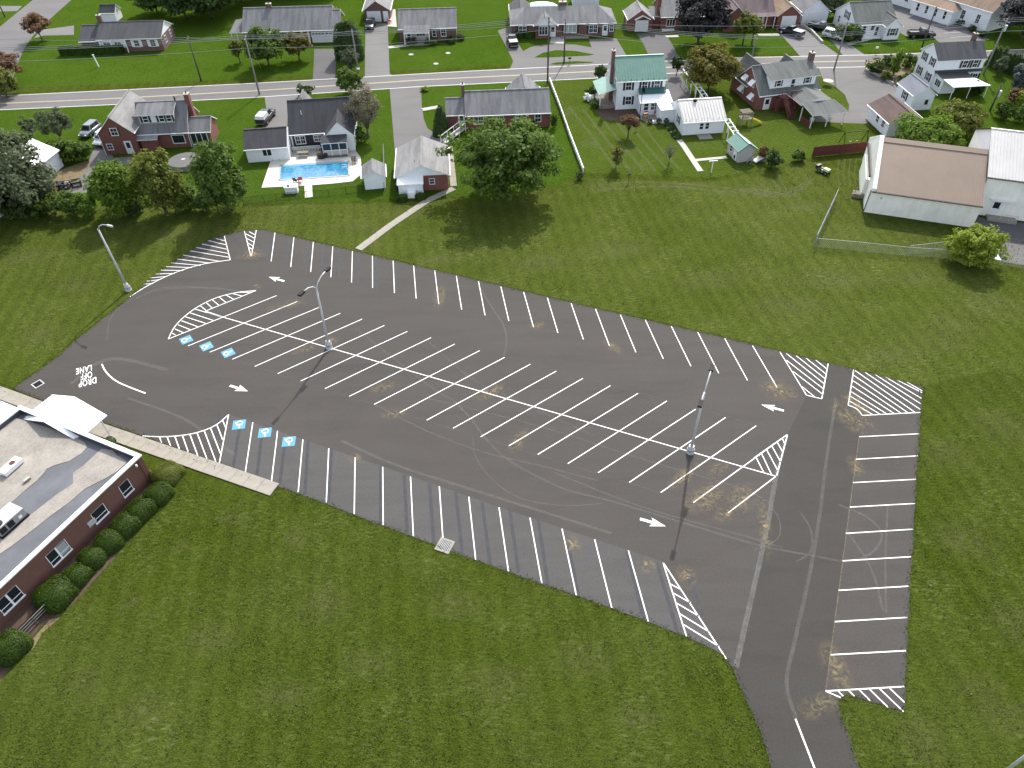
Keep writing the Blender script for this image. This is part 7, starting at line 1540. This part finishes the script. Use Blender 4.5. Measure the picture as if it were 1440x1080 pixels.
x, y = at(908, 174); T = thing('planter_box', 'cream planter with two dark shrubs in front of the patio', 'planter', (*at(924, 172.5), 0), R(5)); MB().box(-1.6, 1.6, -.3, .3, 0, .4).build('box', 'cream_siding', T)
rng = np.random.default_rng(3)
for q in (-1.4, .2, 1.5):
    d_ = rng.normal(0, 1, (260, 3)); d_ /= np.linalg.norm(d_, axis=1, keepdims=True); link('foliage', leaves_mesh('foliage', d_*.42+np.array([q, -.3, .45]), d_, .1, 'leaf_dark', rng), T)
x, y = at(899, 168); T = thing('flag_pole', 'tall black flag pole before the rear wing of the green roofed house', 'pole', (x, y, 0)); MB().cyl(0, 0, 0, 6.2, .07, .05, 8).build('pole', 'dark_metal', T); MB().slab([(-.05, 0, 5.9), (.5, .2, 5.2), (.5, .2, 4.5), (-.05, 0, 5.0)], .03).build('flag', 'dark_metal', T)
x, y = at(906, 165); T = thing('barbecue', 'orange and black barbecue on the patio corner', 'barbecue', (*at(907, 168), 0), R(20)); MB().box(-.4, .4, -.25, .25, .6, .95).build('bowl', 'orange_plastic', T); MB().box(-.42, .42, -.27, .27, .95, 1.15).build('lid', 'black_plastic', T)
for a in (-.35, .35):
    for b in (-.2, .2): MB().box(a-.03, a+.03, b-.03, b+.03, 0, .6).build('leg', 'dark_metal', T)

# ------------------------------------------------------------------ grass tufts on the field and creeping over the car park edge
rng = np.random.default_rng(99)
LP = np.array(_w)
def inside(P, Q):
    r = np.zeros(len(P), bool); j = len(Q)-1
    for i in range(len(Q)):
        a = (Q[i, 1] > P[:, 1]) != (Q[j, 1] > P[:, 1])
        with np.errstate(divide='ignore', invalid='ignore'):
            r ^= a & (P[:, 0] < (Q[j, 0]-Q[i, 0])*(P[:, 1]-Q[i, 1])/(Q[j, 1]-Q[i, 1])+Q[i, 0])
        j = i
    return r
def edge_points(poly, step):
    o = []
    for a, b in zip(poly, np.roll(poly, -1, 0)):
        n = max(1, int(np.hypot(*(b-a))/step)); t = (np.arange(n)/n)[:, None]; d = (b-a)/np.hypot(*(b-a)); nn = np.array([d[1], -d[0]])
        o.append(np.hstack([a+(b-a)*t, np.tile(nn, (n, 1))]))
    return np.vstack(o)
def tufts(name, label_mat, P, size, up=.12):
    C = np.column_stack([P, np.full(len(P), up*.5)+rng.uniform(0, up*.5, len(P))])
    N = np.tile(np.array([0, -.3, .5]), (len(P), 1))
    o = link(name, leaves_mesh(name, C, N, size, label_mat, rng, .7, .45)); o['kind'] = 'stuff'; return o
E_ = edge_points(LP, .05)
k_ = rng.normal(-.02, .16, len(E_)); P = E_[:, :2]-E_[:, 2:]*k_[:, None]*np.sign((LP[:, 0]*np.roll(LP[:, 1], -1)-np.roll(LP[:, 0], -1)*LP[:, 1]).sum())*-1
pv = np.array([(-72.0, 64.6), (-57.0, 57.85), (-43.65, 52.05), (-23.05, 43.55), (-22, 41), (-44, 50), (-72, 62)])
P = P[~inside(P, pv)]
tufts('edge_grass', 'leaf_turf', P, .075, .08)
n = 190000
P = np.column_stack([rng.uniform(-75, 85, n), 17+90*rng.uniform(0, 1, n)**1.4])
sch = np.array([tuple(C0), tuple(C0-u_*36), tuple(C0-u_*36+Vector((-.91, .42))*17), tuple(C0+Vector((-.91, .42))*17)])
barn = np.array([(51, 92), (66, 87), (85, 83), (95, 110), (60, 112)])
wk = np.array(pts((628, 262), (640, 268), (512, 352), (494, 350)))
bedp = np.array(pts((208, 650), (240, 645), (258, 660), (258, 680), (232, 712), (196, 752), (158, 800), (118, 845), (95, 862), (60, 885), (38, 925), (10, 965), (-60, 1000), (-60, 700)))
keep = ~(inside(P, LP) | inside(P, sch) | inside(P, barn) | inside(P, wk) | inside(P, pv) | inside(P, bedp))
P = P[keep]
# tufts grow in drifts
ph = np.sin(P[:, 0]*.9+2*np.sin(P[:, 1]*.35))*np.sin(P[:, 1]*1.1+1.5*np.sin(P[:, 0]*.4))+.6*np.sin(P[:, 0]*.21+P[:, 1]*.17)
P = P[rng.uniform(-1.4, 1.2, len(P)) < ph]
tufts('grass', 'leaf_turf', P, .085, .12)

LAWN = bpy.data.objects['lawn']
def dry(px, py, rx, ry, rot=0):
    o = dust(px, py, rx, ry, rot, 'dry_patch', 'dry_grass'); o.location.z = .013; o.parent = LAWN
for a in ((1350, 455, 5, 4), (1330, 480, 4, 3), (1400, 430, 6, 4), (1250, 500, 5, 2.2, 10), (1100, 430, 7, 3), (1000, 395, 7, 3, 10), (870, 350, 7, 3), (760, 370, 6, 2.5), (620, 365, 5, 2), (680, 400, 4, 1.6), (1180, 395, 8, 3), (1290, 390, 6, 2.4),
          (1390, 980, 3, 2.4), (1300, 1040, 2.2, 2), (1420, 1010, 3, 2), (1430, 880, 3, 3), (1360, 760, 3, 4, 80), (1330, 640, 3, 4, 80), (1410, 600, 4, 3), (460, 850, 3.2, 2.4), (520, 930, 3, 2), (300, 900, 3, 2), (400, 980, 3, 1.6), (640, 850, 3, 2),
          (700, 960, 3, 2), (820, 930, 3.4, 2), (900, 1010, 2.4, 1.4), (200, 1000, 2.6, 1.6), (120, 960, 1.6, 2, 40), (420, 760, 2, 1.4), (60, 470, 4, 3), (110, 400, 5, 3), (40, 360, 6, 3), (250, 330, 5, 2), (500, 320, 6, 2), (570, 300, 5, 2), (860, 265, 5, 1.6), (955, 262, 7, 1.6), (1050, 270, 8, 2), (1130, 290, 5, 2), (880, 215, 3, 2), (800, 160, 2, 3), (830, 200, 2.4, 2.4), (330, 730, 2, 1), (250, 770, 1.6, .8, 40), (180, 850, 1.6, 1, 40)):
    dry(*a)
def mow(p, w=.35):
    o = mark('mowing_mark', p, w, 'mow_streak', .0125); o.parent = LAWN
for k in range(7): mow([(1040+k*9, 262-k*2), (1075+k*7, 276), (1110+k*6, 268-k*3)], .3)
for k in range(6): mow([(800+k*20, 150+k*4), (835+k*19, 195+k*3), (868+k*18, 240)], .55)
for k in range(4): mow([(1180+k*8, 222), (1178+k*8, 245), (1182+k*7, 262)], .3)
mow([(825, 262), (900, 256), (1000, 262), (1090, 275)], .5); mow([(840, 268), (930, 262), (1020, 270)], .4)
